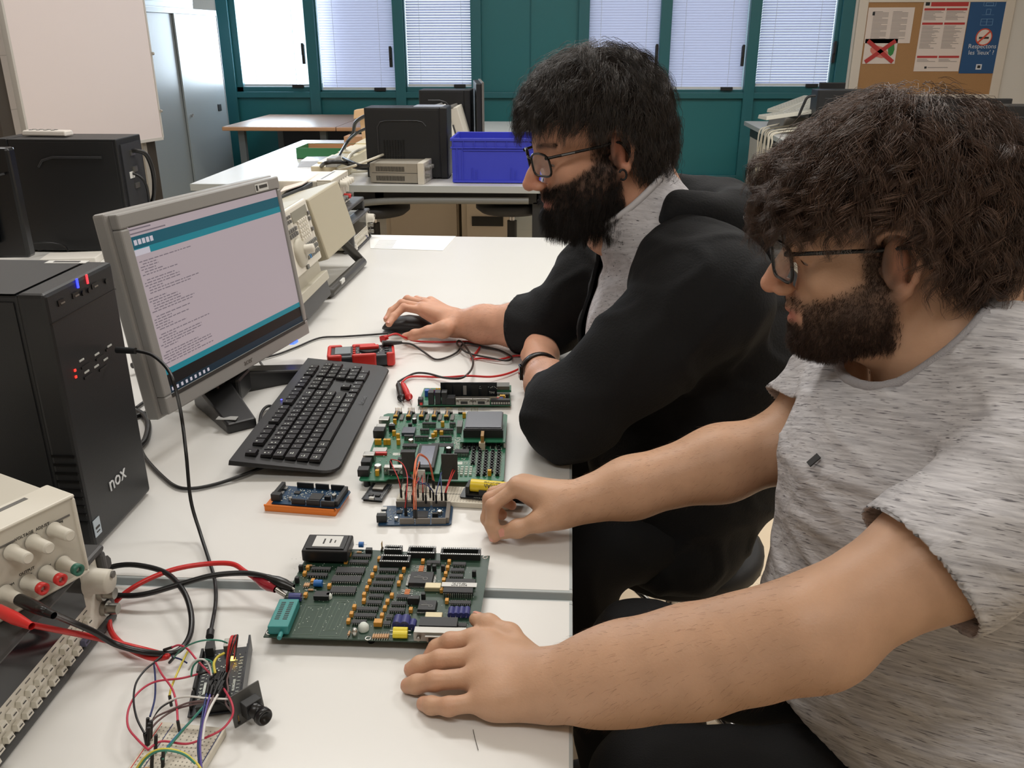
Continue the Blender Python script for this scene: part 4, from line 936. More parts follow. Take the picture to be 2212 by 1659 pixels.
b.build('case', KB, kbd)
for (x, y) in ((.008, .06), (.008, KD-.06), (KW-.02, .06), (KW-.02, KD-.06)): MB().cyl((x, y, 0), (x, y, .012+(.008 if x < .05 else 0)), .007, n=10).build('foot', DARK, kbd)
# key rows: rows run along y (u), columns step in x ; origin of key field from pixels
u0 = .022; U = .01845; rx = [.0235, .0475, .0665, .0855, .1045, .1235]   # x centre of each row: F row, number, q, a, z, space
rows = [
 [(0, 1)]+[(2+i, 1) for i in range(4)]+[(6.5+i, 1) for i in range(4)]+[(11+i, 1) for i in range(4)]+[(15.25+i, 1) for i in range(3)]+[(18.6+i, 1) for i in range(3)],
 [(i, 1) for i in range(13)]+[(13, 2)]+[(15.25+i, 1) for i in range(3)]+[(18.6+i, 1) for i in range(4)],
 [(0, 1.5)]+[(1.5+i, 1) for i in range(12)]+[(13.5, 1.5)]+[(15.25+i, 1) for i in range(3)]+[(18.6+i, 1) for i in range(3)]+[(21.6, 1)],
 [(0, 1.75)]+[(1.75+i, 1) for i in range(12)]+[(13.75, 1.25)]+[(18.6+i, 1) for i in range(3)],
 [(0, 1.25)]+[(1.25+i, 1) for i in range(11)]+[(12.25, 2.75), (16.25, 1)]+[(18.6+i, 1) for i in range(3)]+[(21.6, 1)],
 [(0, 1.25), (1.25, 1.25), (2.5, 1.25), (3.75, 6.25), (10, 1.25), (11.25, 1.25), (12.5, 1.25), (13.75, 1.25), (15.25, 1), (16.25, 1), (17.25, 1), (18.6, 2), (20.6, 1)]]
allk = [(ri, u, wd) for ri, r in enumerate(rows) for (u, wd) in r]
R = random.Random(2); rest = MB()
for i, (ri, u, wd) in enumerate(allk):
    x = rx[ri]+.004; y = u0+(u+wd/2)*U; z = .0145+.016*(1-x/KW)
    b = MB() if i < 100 else rest
    b.tbox((x, y, z+.0022), (.0178, wd*U-.0012, .0044), .0012, 0)
    zz = z+.00445
    if not (ri == 5 and wd > 5):
        nm = 2 if ri in (1,) else 1
        for k in range(nm):
            b.cbox((x-.003+k*.0055+R.uniform(-.0007, .0007), y-.001, zz), (R.uniform(.0012, .003), R.uniform(.0014, .0034), .0002), 1)
        if wd > 1.2: b.cbox((x+.001, y-.001, zz), (.0016, .006, .0002), 1)
    if i < 100: b.build('key', [KEY, SILK], kbd)
o = rest.build('remaining_keys', [KEY, SILK], kbd); o['kind'] = 'stuff'
b = MB(); b.cyl((.012, KD*.52+.0, .030), (.012, KD*.52, .0305), .0018, n=8); b.build('power_light', mat('blue_dot', (60, 60, 255), .3, emit=(60, 60, 255), es=6), kbd)
text('Lenovo', .012, mat('logo_soft', (110, 112, 116), .5), kbd, Matrix.Translation((KW-.018, KD*.60, .0166)) @ Matrix.Rotation(math.pi/2, 4, 'Z') @ Matrix.Rotation(0, 4, 'X'))
cable('cable', 'black keyboard lead running from under the keyboard to the left tower', [P3(575, 1006, .757), P3(523, 1027, .757), P3(470, 1045, .754), P3(420, 1055, .754), P3(383, 1052, .754), P3(350, 1028, .754), P3(315, 990, .754), P3(300, 960, .755)], .0028)
cable('cable', 'short black cable loop between keyboard and monitor stand', [P3(598, 880, .757), P3(577, 878, .757), P3(564, 895, .756), P3(560, 925, .755)], .0028)

# ---- usb lead from the tower down to the black board
ua = [tuple(pX(252, 756, -.600)), tuple(pX(270, 756, -.588)), tuple(pX(293, 758, -.572))]
cable('usb_cable', 'black USB lead arching from the left tower down to the small black board', [tuple(pX(296, 758, -.57)), tuple(pX(330, 768, -.545)), tuple(pX(362, 797, -.515)), tuple(pX(378, 835, -.50)), P3(392, 900, .90), P3(402, 980, .86), P3(412, 1080, .80), P3(432, 1150, .765), P3(452, 1212, .757), P3(464, 1255, .757), P3(466, 1300, .757), P3(459, 1345, .760), P3(455, 1364, .762)], .0024, cat='cable',
      plugs=[(ua[0], ua[2], .0045), (P3(455, 1363, .763), P3(453, 1376, .763), .0045)])
# ---- other cables on the table
cable('cable', 'thick black cable behind the left tower, looping near the stand', [P3(296, 888, .756), P3(313, 900, .756), P3(320, 920, .756), P3(314, 950, .756), P3(300, 965, .757)], .0055)
cable('cable', 'black monitor lead running left behind the silver monitor', [P3(290, 900, .756), P3(330, 886, .757), P3(380, 862, .77), P3(470, 835, .80)], .0045)
cable('cable', 'thin black cable running left below the silver monitor', [P3(295, 880, .755), P3(330, 858, .755), P3(400, 835, .76)], .003)
cable('cable', 'black power lead left of the silver monitor', [P3(285, 790, .77), P3(310, 784, .77), P3(360, 780, .78)], .006)
cable('mouse_cable', 'thin black mouse lead crossing the table from the monitor', [P3(560, 775, .755), P3(600, 765, .754), P3(640, 750, .754), P3(690, 730, .754), P3(740, 727, .754), P3(800, 723, .754), P3(838, 720, .757)], .0022)
cable('cable', 'thin cable ending beside the leaning instruments', [P3(655, 628, .80), P3(656, 645, .77), P3(665, 660, .755), P3(672, 664, .755)], .0022, WWIRE)
cable('cable', 'thin grey cable hanging below the silver monitor', [P3(555, 770, .77), P3(567, 790, .756), P3(578, 800, .755)], .0025, GREYP)
cable('cable', 'thin pale loop of cable behind the left tower', [P3(245, 560, .755), P3(222, 550, .755), P3(230, 538, .755), P3(255, 538, .755)], .003, WWIRE)
cable('cable', 'thin black cable curving on top of the white box', [P3(0, 540, .79), P3(50, 527, .80), P3(100, 524, .79), P3(140, 532, .775), P3(148, 550, .76)], .003)

# ---- multimeter
M, w, d = rectM((710, 785), (853, 784), (713, 757), .75)
A = Vector(pz(709, 786, .765)); B_ = Vector(pz(852, 778, .765)); xv = (B_-A).normalized(); yv = Vector((-xv.y, xv.x, 0)); M = frame(A, xv, yv); M[2][3] = .75
mm = thing('multimeter', 'red and black handheld multimeter lying on its back beyond the keyboard', 'multimeter', M.to_translation(), M.to_3x3()); mL, mW, mH = (B_-A).length, .068, .032
b = MB(); b.prism([(p[0], p[1]) for p in rr(mL, mW, .012)], .004, mH-.004); b.build('body', mat('meter_dark', (44, 46, 50), .4), mm, bevel=.004)
RR = mat('meter_red', (206, 48, 40), .42)
for (x0_, x1_) in ((-.001, .028), (.048, .098), (.118, mL+.001)):
    x1_ = min(x1_, mL+.001)
    MB().box((x0_, -.002, .003), (x1_, .008, mH)).build('red_grip', RR, mm, bevel=.004); MB().box((x0_, mW-.008, .003), (x1_, mW+.002, mH)).build('red_grip', RR, mm, bevel=.004)
MB().box((-.002, .004, .003), (.006, mW-.004, mH)).build('red_end', RR, mm, bevel=.003); MB().box((mL-.006, .004, .003), (mL+.002, mW-.004, mH-.004)).build('red_end', RR, mm, bevel=.003)
MB().box((.014, .012, mH-.006), (.046, mW-.014, mH-.001)).build('display', mat('meter_lcd', (128, 136, 140), .25), mm)
for k in range(4): MB().cyl((.053, .014+k*.013, mH-.006), (.053, .014+k*.013, mH), .003, n=10).build('push_button', RR, mm)
MB().cyl((.084, mW/2, mH-.006), (.084, mW/2, mH), .021, n=24).build('dial_base', CHIP, mm); MB().cbox((.084, mW/2, mH+.003), (.040, .013, .007)).build('dial', RR, mm, bevel=.002)
b = MB()
for k in range(16): t = k*math.pi/8; b.cbox((.084+.0255*math.cos(t), mW/2+.0255*math.sin(t), mH-.0038), (.002, .002, .0006))
b.build('dial_marks', SILK, mm)
for k in range(4): MB().cyl((mL-.014, .012+k*.0145, mH-.006), (mL-.014, .012+k*.0145, mH-.002), .0048, n=12).build('socket', RR if k == 3 else CHIP, mm)
def jack(px, py, tx, ty, z0_, z1_, m, r=.0055): return (P3(px, py, z0_), P3(tx, ty, z1_), r)
RW = mat('red_lead', (204, 44, 42), .38); BW = mat('black_lead', (38, 34, 32), .38)
o = cable('test_lead', 'red test lead winding from the multimeter to its red probe', [P3(838, 726, .79), P3(855, 721, .79), P3(872, 728, .775), P3(900, 737, .755), P3(960, 739, .754), P3(1010, 738, .754), P3(1036, 745, .754), P3(1030, 760, .754), P3(1018, 775, .754), P3(1040, 774, .754), P3(1080, 776, .754), P3(1110, 769, .755), P3(1135, 770, .756), P3(1130, 790, .756), P3(1100, 806, .756), P3(1060, 814, .76), P3(1010, 812, .775), P3(960, 815, .758), P3(900, 813, .756), P3(880, 816, .757), P3(868, 826, .757)], .0022, RW, 'test lead')
b = MB(); b.cyl(P3(822, 733, .785), P3(838, 728, .79), .007, .005, n=12); b.cyl(P3(826, 735, .77), P3(826, 731, .79), .006, n=12); b.build('plug', RW, o, world=True)
o2 = cable('test_lead', 'black test lead winding from the multimeter to its black probe', [P3(868, 741, .78), P3(890, 744, .77), P3(915, 760, .756), P3(940, 776, .754), P3(965, 772, .754), P3(988, 760, .755), P3(998, 745, .758), P3(1010, 741, .758), P3(1050, 750, .756), P3(1080, 757, .755), P3(1105, 771, .758), P3(1095, 779, .758), P3(1060, 773, .76), P3(1020, 765, .76), P3(1000, 756, .762), P3(987, 742, .762), P3(992, 736, .762), P3(1003, 745, .764), P3(1018, 768, .764), P3(1022, 785, .762), P3(1015, 803, .772), P3(995, 817, .775), P3(960, 816, .764), P3(925, 807, .757), P3(898, 806, .757), P3(875, 816, .757), P3(860, 825, .757)], .0022, BW, 'test lead')
b = MB(); b.cyl(P3(826, 742, .785), P3(868, 740, .782), .0065, .0035, n=12); b.build('plug', BW, o2, world=True)
for (par, a, c, tip, m) in ((o, (869, 828), (886, 864), (889, 875), RW), (o2, (860, 828), (868, 866), (872, 876), BW)):
    p0, p1, p2 = P3(*a, .760), P3(*c, .757), P3(*tip, .754); v0, v1 = Vector(p0), Vector(p1); dd = (v1-v0)
    b = MB(); b.lathe([(.003, 0), (.0055, .01), (.006, dd.length*.5), (.005, dd.length*.78), (.0075, dd.length*.8), (.0075, dd.length*.84), (.0045, dd.length*.86), (.002, dd.length)], v0, dd, 14); b.build('probe', m, par, world=True)
    MB().cyl(p1, p2, .001, n=6).build('probe_tip', METAL, par, world=True)

# ---- board with the memory module (green, behind the big green one)
M, w, d = rectM((902, 876), (1104, 876), (909, 843), .756); W_, D_ = w, .085; M = frame(Vector(pz(902, 876, .756)), Vector(pz(1104, 876, .756))-Vector(pz(902, 876, .756)), (0, 1, 0)); M[2][3] = .75
e = board('circuit_board', 'small green board with two serial ports and a black module behind them', 'circuit board', M, [(0, 0), (W_, 0), (W_-.004, D_), (.004, D_)], .005, .0016, PCB)
zb = .0066
for (px) in (925, 1062): pass
def bx(px): return (px-902)/(1104-902)*W_
for (c_) in (1003, 1040): dsub(e, bx(c_), .001, 9, zb, .031, .0125)
for k in range(8): comp(e, 'screw_terminal', bx(1063+k*5.2), .005, .0045, .009, .010, CHIP, zb); 
b = MB()
for k in range(8): b.cbox((bx(1063+k*5.2), .0003, zb+.004), (.003, .0006, .004))
b.build('terminal_opening', METAL, e)
comp(e, 'ethernet_socket', bx(973), .009, .017, .016, .014, CHIP, zb, .0006)
for k, px in enumerate((931, 946, 960)): comp(e, 'heat_sink', bx(px), .01, .010, .016, .024, CHIP, zb, .0005)
comp(e, 'power_socket', bx(908), .008, .009, .014, .011, CHIP, zb, .0006); comp(e, 'fuse', bx(910), .002, .005, .004, .005, REDP, zb)
b = MB(); b.box((bx(955), .026, zb), (bx(1092), .030, zb+.006)); b.build('module_socket', mat('socket_cream', (210, 202, 180), .5), e)
b = MB(); b.box((bx(950), .027, zb+.004), (bx(1073), .0285, zb+.034)); mo = b.build('module', PCBK, e)
for (px, wd) in ((968, .012), (986, .014), (1003, .006), (1025, .014), (1046, .012)): b = MB(); b.cbox((bx(px), .0262, zb+.019), (wd, .0016, .022 if wd > .006 else .018)); b.build('chip', CHIP if wd != .006 else SILV, mo)
text('TINI', .0055, SILK, mo, Matrix.Translation((bx(1062), .0268, zb+.014)) @ Matrix.Rotation(math.pi/2, 4, 'X'))
b = MB()
for k in range(26): R = random.Random(k); b.cbox((bx(1030)+R.uniform(0, .04), .0268, zb+R.uniform(.006, .03)), (.0012, .0005, .001))
b.build('solder_points', SILK, mo)
b = MB(); b.box((bx(1005), .045, zb+.012), (bx(1100), .066, zb+.019)); lc = b.build('display', mat('lcd_dull', (96, 98, 92), .3), e); b = MB(); b.box((bx(1000), .043, zb+.008), (bx(1104), .069, zb+.012)); b.build('display_board', PCB, e)
for (px, py_, m, r) in ((924, .055, YEL, .0025), (938, .057, YEL, .0025), (944, .057, YEL, .0025), (932, .05, REDP, .0025), (937, .048, BCAP, .003)): b = MB(); b.lathe([(r, 0), (r, .008), (r*.7, .0105), (0, .0115)], (bx(px), py_, zb), (0, 0, 1), 10); b.build('lamp', m, e)
comp(e, 'switch_block', bx(920), .046, .012, .010, .012, mat('switch_blue', (44, 92, 178), .4), zb, .0005)
comp(e, 'trimmer', bx(1083), .018, .006, .006, .008, mat('trim_blue', (40, 70, 160), .4), zb); comp(e, 'terminal_block', bx(1085), .024, .010, .006, .010, YEL, zb); comp(e, 'button', bx(1075), .018, .004, .004, .008, REDP, zb)
for k in range(3): ecap(e, bx(1088+k*4), .035, .003, .008, zb, CHIP)

# ---- the large green development board
A = Vector(pz(775, 1038, .764)); B_ = Vector(pz(1088, 1040, .764)); C_ = Vector(pz(836, 893, .764)); M = frame(A, B_-A, C_-A); M[2][3] = .75
W_ = (B_-A).length; D_ = (C_-A).length; Z0 = .0125; zt = Z0+.0016
nx_ = lambda px, py: bd(M, px, py, zt)
xn = nx_(838, 1036)[0]
e = board('circuit_board', 'large green development board lettered EasyPIC6, crowded with parts and displays', 'circuit board', M, [(0, .003), (.003, 0), (xn-.003, 0), (xn, .006), (xn+.03, .010), (xn+.065, .010), (xn+.07, .0), (W_-.004, 0), (W_, .004), (W_, D_-.004), (W_-.004, D_), (.006, D_), (.0, D_-.006)], Z0, .0016, PCB)
E6 = e
for (x, y) in ((.01, .01), (W_-.01, .01), (.012, D_-.012), (W_-.012, D_-.012)): MB().cyl((x, y, 0), (x, y, Z0), .005, n=10).build('standoff', DARK, e)
zoom = lambda X_, Y_: nx_(740+X_/5.821, 860+Y_/5.821)      # positions read off a magnified view
def zc(name, X_, Y_, sx, sy, h, m, z=None, **k): x, y = zoom(X_, Y_+h*5000*.0); return comp(e, name, x, y, sx, sy, h, m, zt if z is None else z, **k)
for X_ in (700, 860, 1020, 1180, 1335):      # the port headers along the far edge
    x, y = zoom(X_-5, 205); pins(e, 'pin_header', x+.001, y+.004, 5, 2, zt, .011)
    comp(e, 'dip_switch', zoom(X_-20, 240)[0], zoom(X_-20, 240)[1], .0085, .026, .006, CHIP, zt)
    comp(e, 'switch_stripe', zoom(X_-20, 225)[0], zoom(X_-20, 225)[1], .0022, .018, .0068, mat('switch_tan', (196, 150, 84), .5), zt)
    comp(e, 'jumper', zoom(X_-30, 268)[0], zoom(X_-30, 268)[1], .007, .005, .008, YEL, zt)
    b = MB(); x, y = zoom(X_+48, 255); b.box((x-.003, y-.012, zt), (x+.003, y+.012, zt+.003)); b.build('resistor_array', GREYP, e)
for X_ in (1500, 1660): x, y = zoom(X_, 195); pins(e, 'pin_header', x, y, 5, 1, zt, .011)
for (X_, Y_) in ((660, 305), (650, 450), (700, 490), (705, 560), (440, 950), (1260, 335), (1168, 455), (1245, 455), (1140, 490), (1530, 225), (1848, 950), (540, 560), (585, 560), (430, 560), (468, 560)):
    zc('jumper', X_, Y_+20, .0055, .0055, .009, YEL)
for (X_, Y_, nn, wd) in ((1090, 360, 9, .0076), (1385, 360, 4, .0076), (1035, 440, 6, .0076), (1280, 440, 12, .0076), (835, 520, 6, .0076), (995, 530, 9, .0076), (1295, 530, 8, .0076), (1255, 640, 14, .0150), (850, 640, 9, .0125), (825, 720, 9, .0150), (740, 810, 4, .0090), (1500, 715, 9, .0150)):
    x, y = zoom(X_, Y_); dip(e, x, y, nn, 0, wd, zt, socket=True)
# silver and black sockets on the left edge
for (X_, Y_, sx, sy, h, m, nm) in ((530, 330, .017, .016, .012, METAL, 'usb_socket'), (490, 430, .016, .014, .013, METAL, 'power_adapter_socket'), (465, 480, .018, .018, .014, CHIP, 'network_socket'), (340, 780, .018, .014, .012, METAL, 'usb_socket'), (305, 860, .015, .016, .012, CHIP, 'keyboard_socket'), (270, 965, .017, .014, .012, CHIP, 'power_socket')):
    zc(nm, X_, Y_, sx, sy, h, m, bev=.0008)
x, y = zoom(448, 920); ecap(e, x, y, .0058, .011, zt, PIN)
x, y = zoom(860, 560); ecap(e, x, y, .0045, .006, zt, PIN)
x, y = zoom(1335, 700); ecap(e, x, y, .0045, .011, zt, CHIP)
x, y = zoom(905, 310); ecap(e, x, y, .004, .008, zt, CHIP)
x, y = zoom(620, 400); ecap(e, x, y, .004, .012, zt, CHIP); 
zc('relay', 625, 415, .010, .008, .012, CHIP); zc('jumper_block', 850, 360, .006, .006, .006, CHIP)
zc('processor', 835, 440, .022, .024, .0062, mat('chip_slate', (66, 70, 84), .35), bev=.0006)
zc('terminal_block', 1475, 400, .009, .026, .012, mat('block_grey', (110, 112, 108), .4)); zc('card_socket', 480, 710, .020, .006, .004, REDP); zc('card_reader', 470, 665, .022, .014, .003, METAL)
zc('crystal', 1125, 530, .010, .005, .004, METAL)
x, y = zoom(655, 940); dsub(e, x+.000, y-.006, 9, zt, .031, .0125)
text('EasyPIC6', .0135, SILK, e, Matrix.Translation((*zoom(1440, 575), zt+.0003)) @ Matrix.Rotation(math.pi/2, 4, 'Z'))
for (X_, Y_, sx, sy) in ((680, 705, .012, .009), (1475, 820, .008, .009)): zc('silkscreen_patch', X_, Y_, sx, sy, .0003, SILK)
text('CE', .008, SILK, e, Matrix.Translation((*zoom(1550, 820), zt+.0003)) @ Matrix.Rotation(math.pi/2, 4, 'Z'))
# the two displays
x, y = bd(M, 740+1780/5.821, 860+268/5.821, zt+.0275); b = MB(); b.box((x-.031, y-.034, zt+.022), (x+.031, y+.036, zt+.026)); gd = b.build('graphic_display', mat('display_frame', (52, 54, 58), .35), e, bevel=.001)
b = MB(); b.box((x-.029, y-.031, zt+.026), (x+.029, y+.034, zt+.0275)); b.build('screen', mat('glcd', (92, 96, 106), .25), gd)
b = MB(); b.box((x-.0325, y-.036, zt+.010), (x+.0325, y-.030, zt+.024)); b.build('display_edge', CHIP, gd); b = MB(); b.box((x-.0365, y-.052, zt+.009), (x+.0365, y+.040, zt+.0105)); b.build('display_board', PCB, gd)
b = MB(); b.box((x-.003, y-.058, zt+.0095), (x+.002, y-.038, zt+.024)); b.build('ribbon', mat('ribbon_tan', (170, 130, 70), .5), gd); b = MB(); b.box((x-.006, y-.060, zt), (x+.004, y-.052, zt+.012)); b.build('ribbon_socket', mat('socket_cream', (210, 202, 180), .5), gd)
for s in (-1, 1): MB().cyl((x+s*.034, y-.05, zt), (x+s*.034, y-.05, zt+.009), .003, n=8).build('display_post', METAL, gd)
x, y = bd(M, 740+1058/5.821, 860+700/5.821, zt+.019); b = MB(); b.box((x-.020, y-.052, zt+.010), (x+.024, y+.040, zt+.0116)); td = b.build('text_display', PCB, e)
b = MB(); b.box((x-.015, y-.046, zt+.0116), (x+.016, y+.036, zt+.019)); b.build('display_frame', CHIP, td, bevel=.001); b = MB(); b.box((x-.010, y-.038, zt+.019), (x+.011, y+.028, zt+.0194)); b.build('screen', mat('lcd_navy', (34, 36, 74), .2), td)
for s in (-.046, .034): MB().cyl((x-.017, y+s, zt), (x-.017, y+s, zt+.010), .002, n=8).build('display_post', METAL, td)
# push buttons grid, lamps grid
SW = mat('push_black', (22, 22, 24), .4); cnt = 0
def pbtn(X_, Y_):
    x, y = zoom(X_, Y_); b = MB(); b.box((x-.003, y-.003, zt), (x+.003, y+.003, zt+.0035), 0); b.cyl((x, y, zt+.0035), (x, y, zt+.006), .0018, n=8, mi=0)
    for sx in (-1, 1):
        for sy in (-1, 1): b.cbox((x+sx*.0042, y+sy*.0022, zt+.0004), (.0018, .001, .0008), 1)
    b.build('push_button', [SW, SILK], e)
for (X0_, Y0_, nx2, ny2, dx, dy) in ((1545, 560, 4, 4, 62, 30), ):
    for i in range(nx2):
        for j in range(ny2): pbtn(X0_+i*dx-j*4, Y0_+j*dy)
for i in range(5):
    for j in range(9 if i else 5):
        X_ = 1650+i*80-j*3; Y_ = 690+j*(35+0*i); 
        if i == 3 and j == 8: continue
        pbtn(X_, Y_)
for (X_, Y_) in ((1835, 590), (1895, 560), (1890, 625), (1960, 575), (1965, 640), (1900, 595)): pbtn(X_, Y_)
b = MB()
for i in range(4):
    for j in range(4): x, y = zoom(1450+i*56-j*4, 885+j*28); b.cbox((x, y, zt+.0015), (.004, .0028, .003))
b.build('white_switches', SILK, e)['kind'] = 'stuff'
R = random.Random(9); b = MB()
for k in range(420):
    x = R.uniform(.004, W_-.004); y = R.uniform(.014, D_-.004); b.cbox((x, y, zt+.0004), (R.uniform(.0008, .0022), R.uniform(.0006, .0012), .0008))
b.build('solder_points', SILK, e)['kind'] = 'stuff'
b = MB()
for k in range(26):
    x = R.uniform(.008, W_-.03); y = R.uniform(.02, D_-.01); l = R.uniform(.008, .02)
    if R.random() < .5: b.box((x, y, zt), (x+.0005, y+l, zt+.0003)); b.box((x+.005, y, zt), (x+.0055, y+l, zt+.0003)); b.box((x, y+l, zt), (x+.0055, y+l+.0005, zt+.0003))
    else: b.box((x, y, zt), (x+l, y+.0005, zt+.0003))
b.build('printed_lines', mat('silk_pale', (150, 190, 165), .6), e)
for (X_, Y_, wdt) in ((840, 870, .020), (1350, 900, .024)):     # two upright plug-in modules
    x, y = zoom(X_, Y_+140); b = MB(); b.box((x-wdt/2, y, zt+.002), (x+wdt/2, y+.003, zt+.044)); b.build('plug_in_module', mat('module_dark', (48, 50, 46), .5, var=.3, vscale=300), e)

# ---- small dark module left of the breadboard
A = Vector(pz(781, 1079, .754)); B_ = Vector(pz(824, 1083, .754)); M = frame(A, B_-A, (.15, 1, 0)); M[2][3] = .75; w = (B_-A).length
e = board('circuit_board', 'tiny black wireless module board with a metal can', 'circuit board', M, [(0, 0), (w, 0), (w, .050), (0, .050)], .004, .0015, PCBK); zt = .0055
comp(e, 'shield_can', w*.5, .037, .0165, .019, .003, mat('can_silver', (140, 136, 128), .35, metal=.6), zt, .0004)
for s in (.0015, w-.0015): pins(e, 'pin_row', s, .025, 1, 17, zt, .0012, PIN, PCBK, bh=.0003)
comp(e, 'micro_socket', w/2, .002, .0075, .005, .0028, METAL, zt); comp(e, 'chip', w*.35, .012, .006, .006, .0016, CHIP, zt); comp(e, 'chip', w*.68, .013, .007, .006, .0018, CHIP, zt)
MB().box((.001, .004, 0), (w-.001, .006, .004)).build('pin_strip', HDR, e); MB().box((.001, .044, 0), (w-.001, .046, .004)).build('pin_strip', HDR, e)
# ---- orange tray with a blue board
A = Vector(pz(571, 1104, .750)); B_ = Vector(pz(725, 1116, .750)); C_ = Vector(pz(604, 1066, .758)); xv = (B_-A).normalized(); M = frame(A, xv, (-xv.y, xv.x, 0)); M[2][3] = .75
w = (B_-A).length; d = .061
tr = thing('board_holder', 'orange printed tray holding the blue board', 'tray', M.to_translation(), M.to_3x3())
b = MB(); b.prism(rr(w, d, .002), 0, .008); b.build('base', ORG, tr, bevel=.0008)
b = MB(); b.box((0, 0, .008), (w, .002, .0105)); b.box((w-.002, 0, .008), (w, d, .0105)); b.build('rim', ORG, tr)
def due(M2, label, hm, m, w=.1016, d=.0533, orange=False):
    e = board('circuit_board', label, 'circuit board', M2, [(0, 0), (w-.004, 0), (w, .003), (w, d-.004), (w-.003, d), (0, d)], .001, .0016, m); zt = .0026
    for (x, n) in ((.040, 8), (.062, 8), (.084, 8)): comp(e, 'header', x, .0025, n*.00254, .0026, .0085, hm, zt)
    for (x, n) in ((.032, 10), (.058, 8), (.082, 8)): comp(e, 'header', x, d-.0025, n*.00254, .0026, .0085, hm, zt)
    comp(e, 'header', w-.006, d/2, .0052, .046, .0085, hm, zt)
    comp(e, 'processor', .058, .026, .018, .018, .0018, CHIP, zt); comp(e, 'power_socket', .004, .010, .014, .009, .011, CHIP, zt, .0006); comp(e, 'usb_socket', .003, .028, .008, .008, .003, METAL, zt); comp(e, 'usb_socket', .003, .042, .008, .008, .003, METAL, zt)
    comp(e, 'chip', .026, .034, .008, .008, .0016, CHIP, zt); comp(e, 'pin_header', .078, .018, .008, .005, .008, HDR, zt); ecap(e, .024, .012, .003, .005, zt, PIN); ecap(e, .084, .028, .0035, .006, zt, PIN)
    R = random.Random(4); b = MB()
    for k in range(150): b.cbox((R.uniform(.01, w-.014), R.uniform(.008, d-.008), zt+.0004), (R.uniform(.0006, .0018), R.uniform(.0006, .0012), .0008))
    b.build('solder_points', SILK, e)['kind'] = 'stuff'
    return e
MO = M @ Matrix.Translation((.010, .005, .0085)); D1 = due(MO, 'blue board with black headers sitting in the orange tray', HDR, PCBB)
MO2 = M @ Matrix.Translation((0, 0, 0))
b = MB(); b.box((-.003, .006, .003), (.0025, .048, .012)); b.build('header', HDR, D1)
# ---- blue board with grey headers
A = Vector(pz(817, 1134, .753)); B_ = Vector(pz(972, 1133, .753)); xv = (B_-A).normalized(); M = frame(A, xv, (-xv.y, xv.x, 0)); M[2][3] = .7505; s_ = (B_-A).length/.1016
D2 = due(M, 'blue board with tall grey headers wired to the breadboard', HGREY, PCBB)
MB().box((.002, .002, 0), (.098, .05, .001)).build('underside', PCBB, D2)
# ---- breadboards
WB = mat('breadboard_white', (214, 208, 192), .5); HOLE = mat('hole_grey', (150, 146, 134), .7)
def bread(M, L, Wd, label, rows=10):
    e = thing('breadboard', label, 'breadboard', M.to_translation(), M.to_3x3())
    MB().box((0, 0, 0), (L, Wd, .0085)).build('body', WB, e, bevel=.001)
    b = MB(); n = int(L/.0045)
    for i in range(n):
        for j in range(rows): b.cbox((.004+i*(L-.008)/(n-1), .004+j*(Wd-.008)/(rows-1), .0086), (.0013, .0013, .0002))
    b.build('holes', HOLE, e)['kind'] = 'stuff'
    b = MB(); b.box((.001, Wd*.5-.0012, .0084), (L-.001, Wd*.5+.0012, .00862)); b.build('centre_groove', HOLE, e)
    return e
A = Vector(pz(856, 1083, .755)); B_ = Vector(pz(1120, 1098, .755)); xv = (B_-A).normalized(); M = frame(A, xv, (-xv.y, xv.x, 0)); M[2][3] = .7505
bread(M, .165, .048, 'white breadboard behind the grey headed board, full of jumper ends')
# battery holder on the breadboard
A = Vector(pz(992, 1068, .766)); B_ = Vector(pz(1075, 1076, .766)); xv = (B_-A).normalized(); MBt = frame(A, xv, (-xv.y, xv.x, 0)); MBt[2][3] = .7605
e = thing('battery_shield', 'black holder board with a yellow cell, half under the fist', 'battery holder', MBt.to_translation(), MBt.to_3x3())
MB().prism(rr(.098, .030, .003), 0, .0016).build('circuit_board', PCBK, e)
b = MB(); b.box((.008, .004, .0016), (.090, .026, .005)); b.box((.008, .004, .005), (.014, .026, .017)); b.box((.084, .004, .005), (.090, .026, .017)); b.box((.028, .0035, .004), (.042, .006, .013)); b.build('cradle', CHIP, e, bevel=.0008)
b = MB(); b.cyl((.0145, .015, .0145), (.0835, .015, .0145), .0092, n=24); bt = b.build('battery_cell', mat('cell_yellow', (232, 204, 44), .35), e)
def on_cell(s, x, ang, size, m):    # lettering on the curved side, upside down as the camera sees it
    c = Vector((x, .015+.0094*math.sin(-ang), .0145+.0094*math.cos(ang))); n_ = Vector((0, -math.sin(ang), math.cos(ang)))
    xx = Vector((-1, 0, 0)); yy = n_.cross(xx); return text(s, size, m, bt, frame(c, xx, yy), ext=.0002)
on_cell('6800mAh', .052, .95, .0085, CHIP); on_cell('TR 18650 3.7V Li-ion', .050, .35, .0036, CHIP)
b = MB()
for k in range(24): b.cbox((.022+k*.0026, .0018, .0018), (.0012, .001, .0004))
b.build('solder_points', SILK, e)['kind'] = 'stuff'

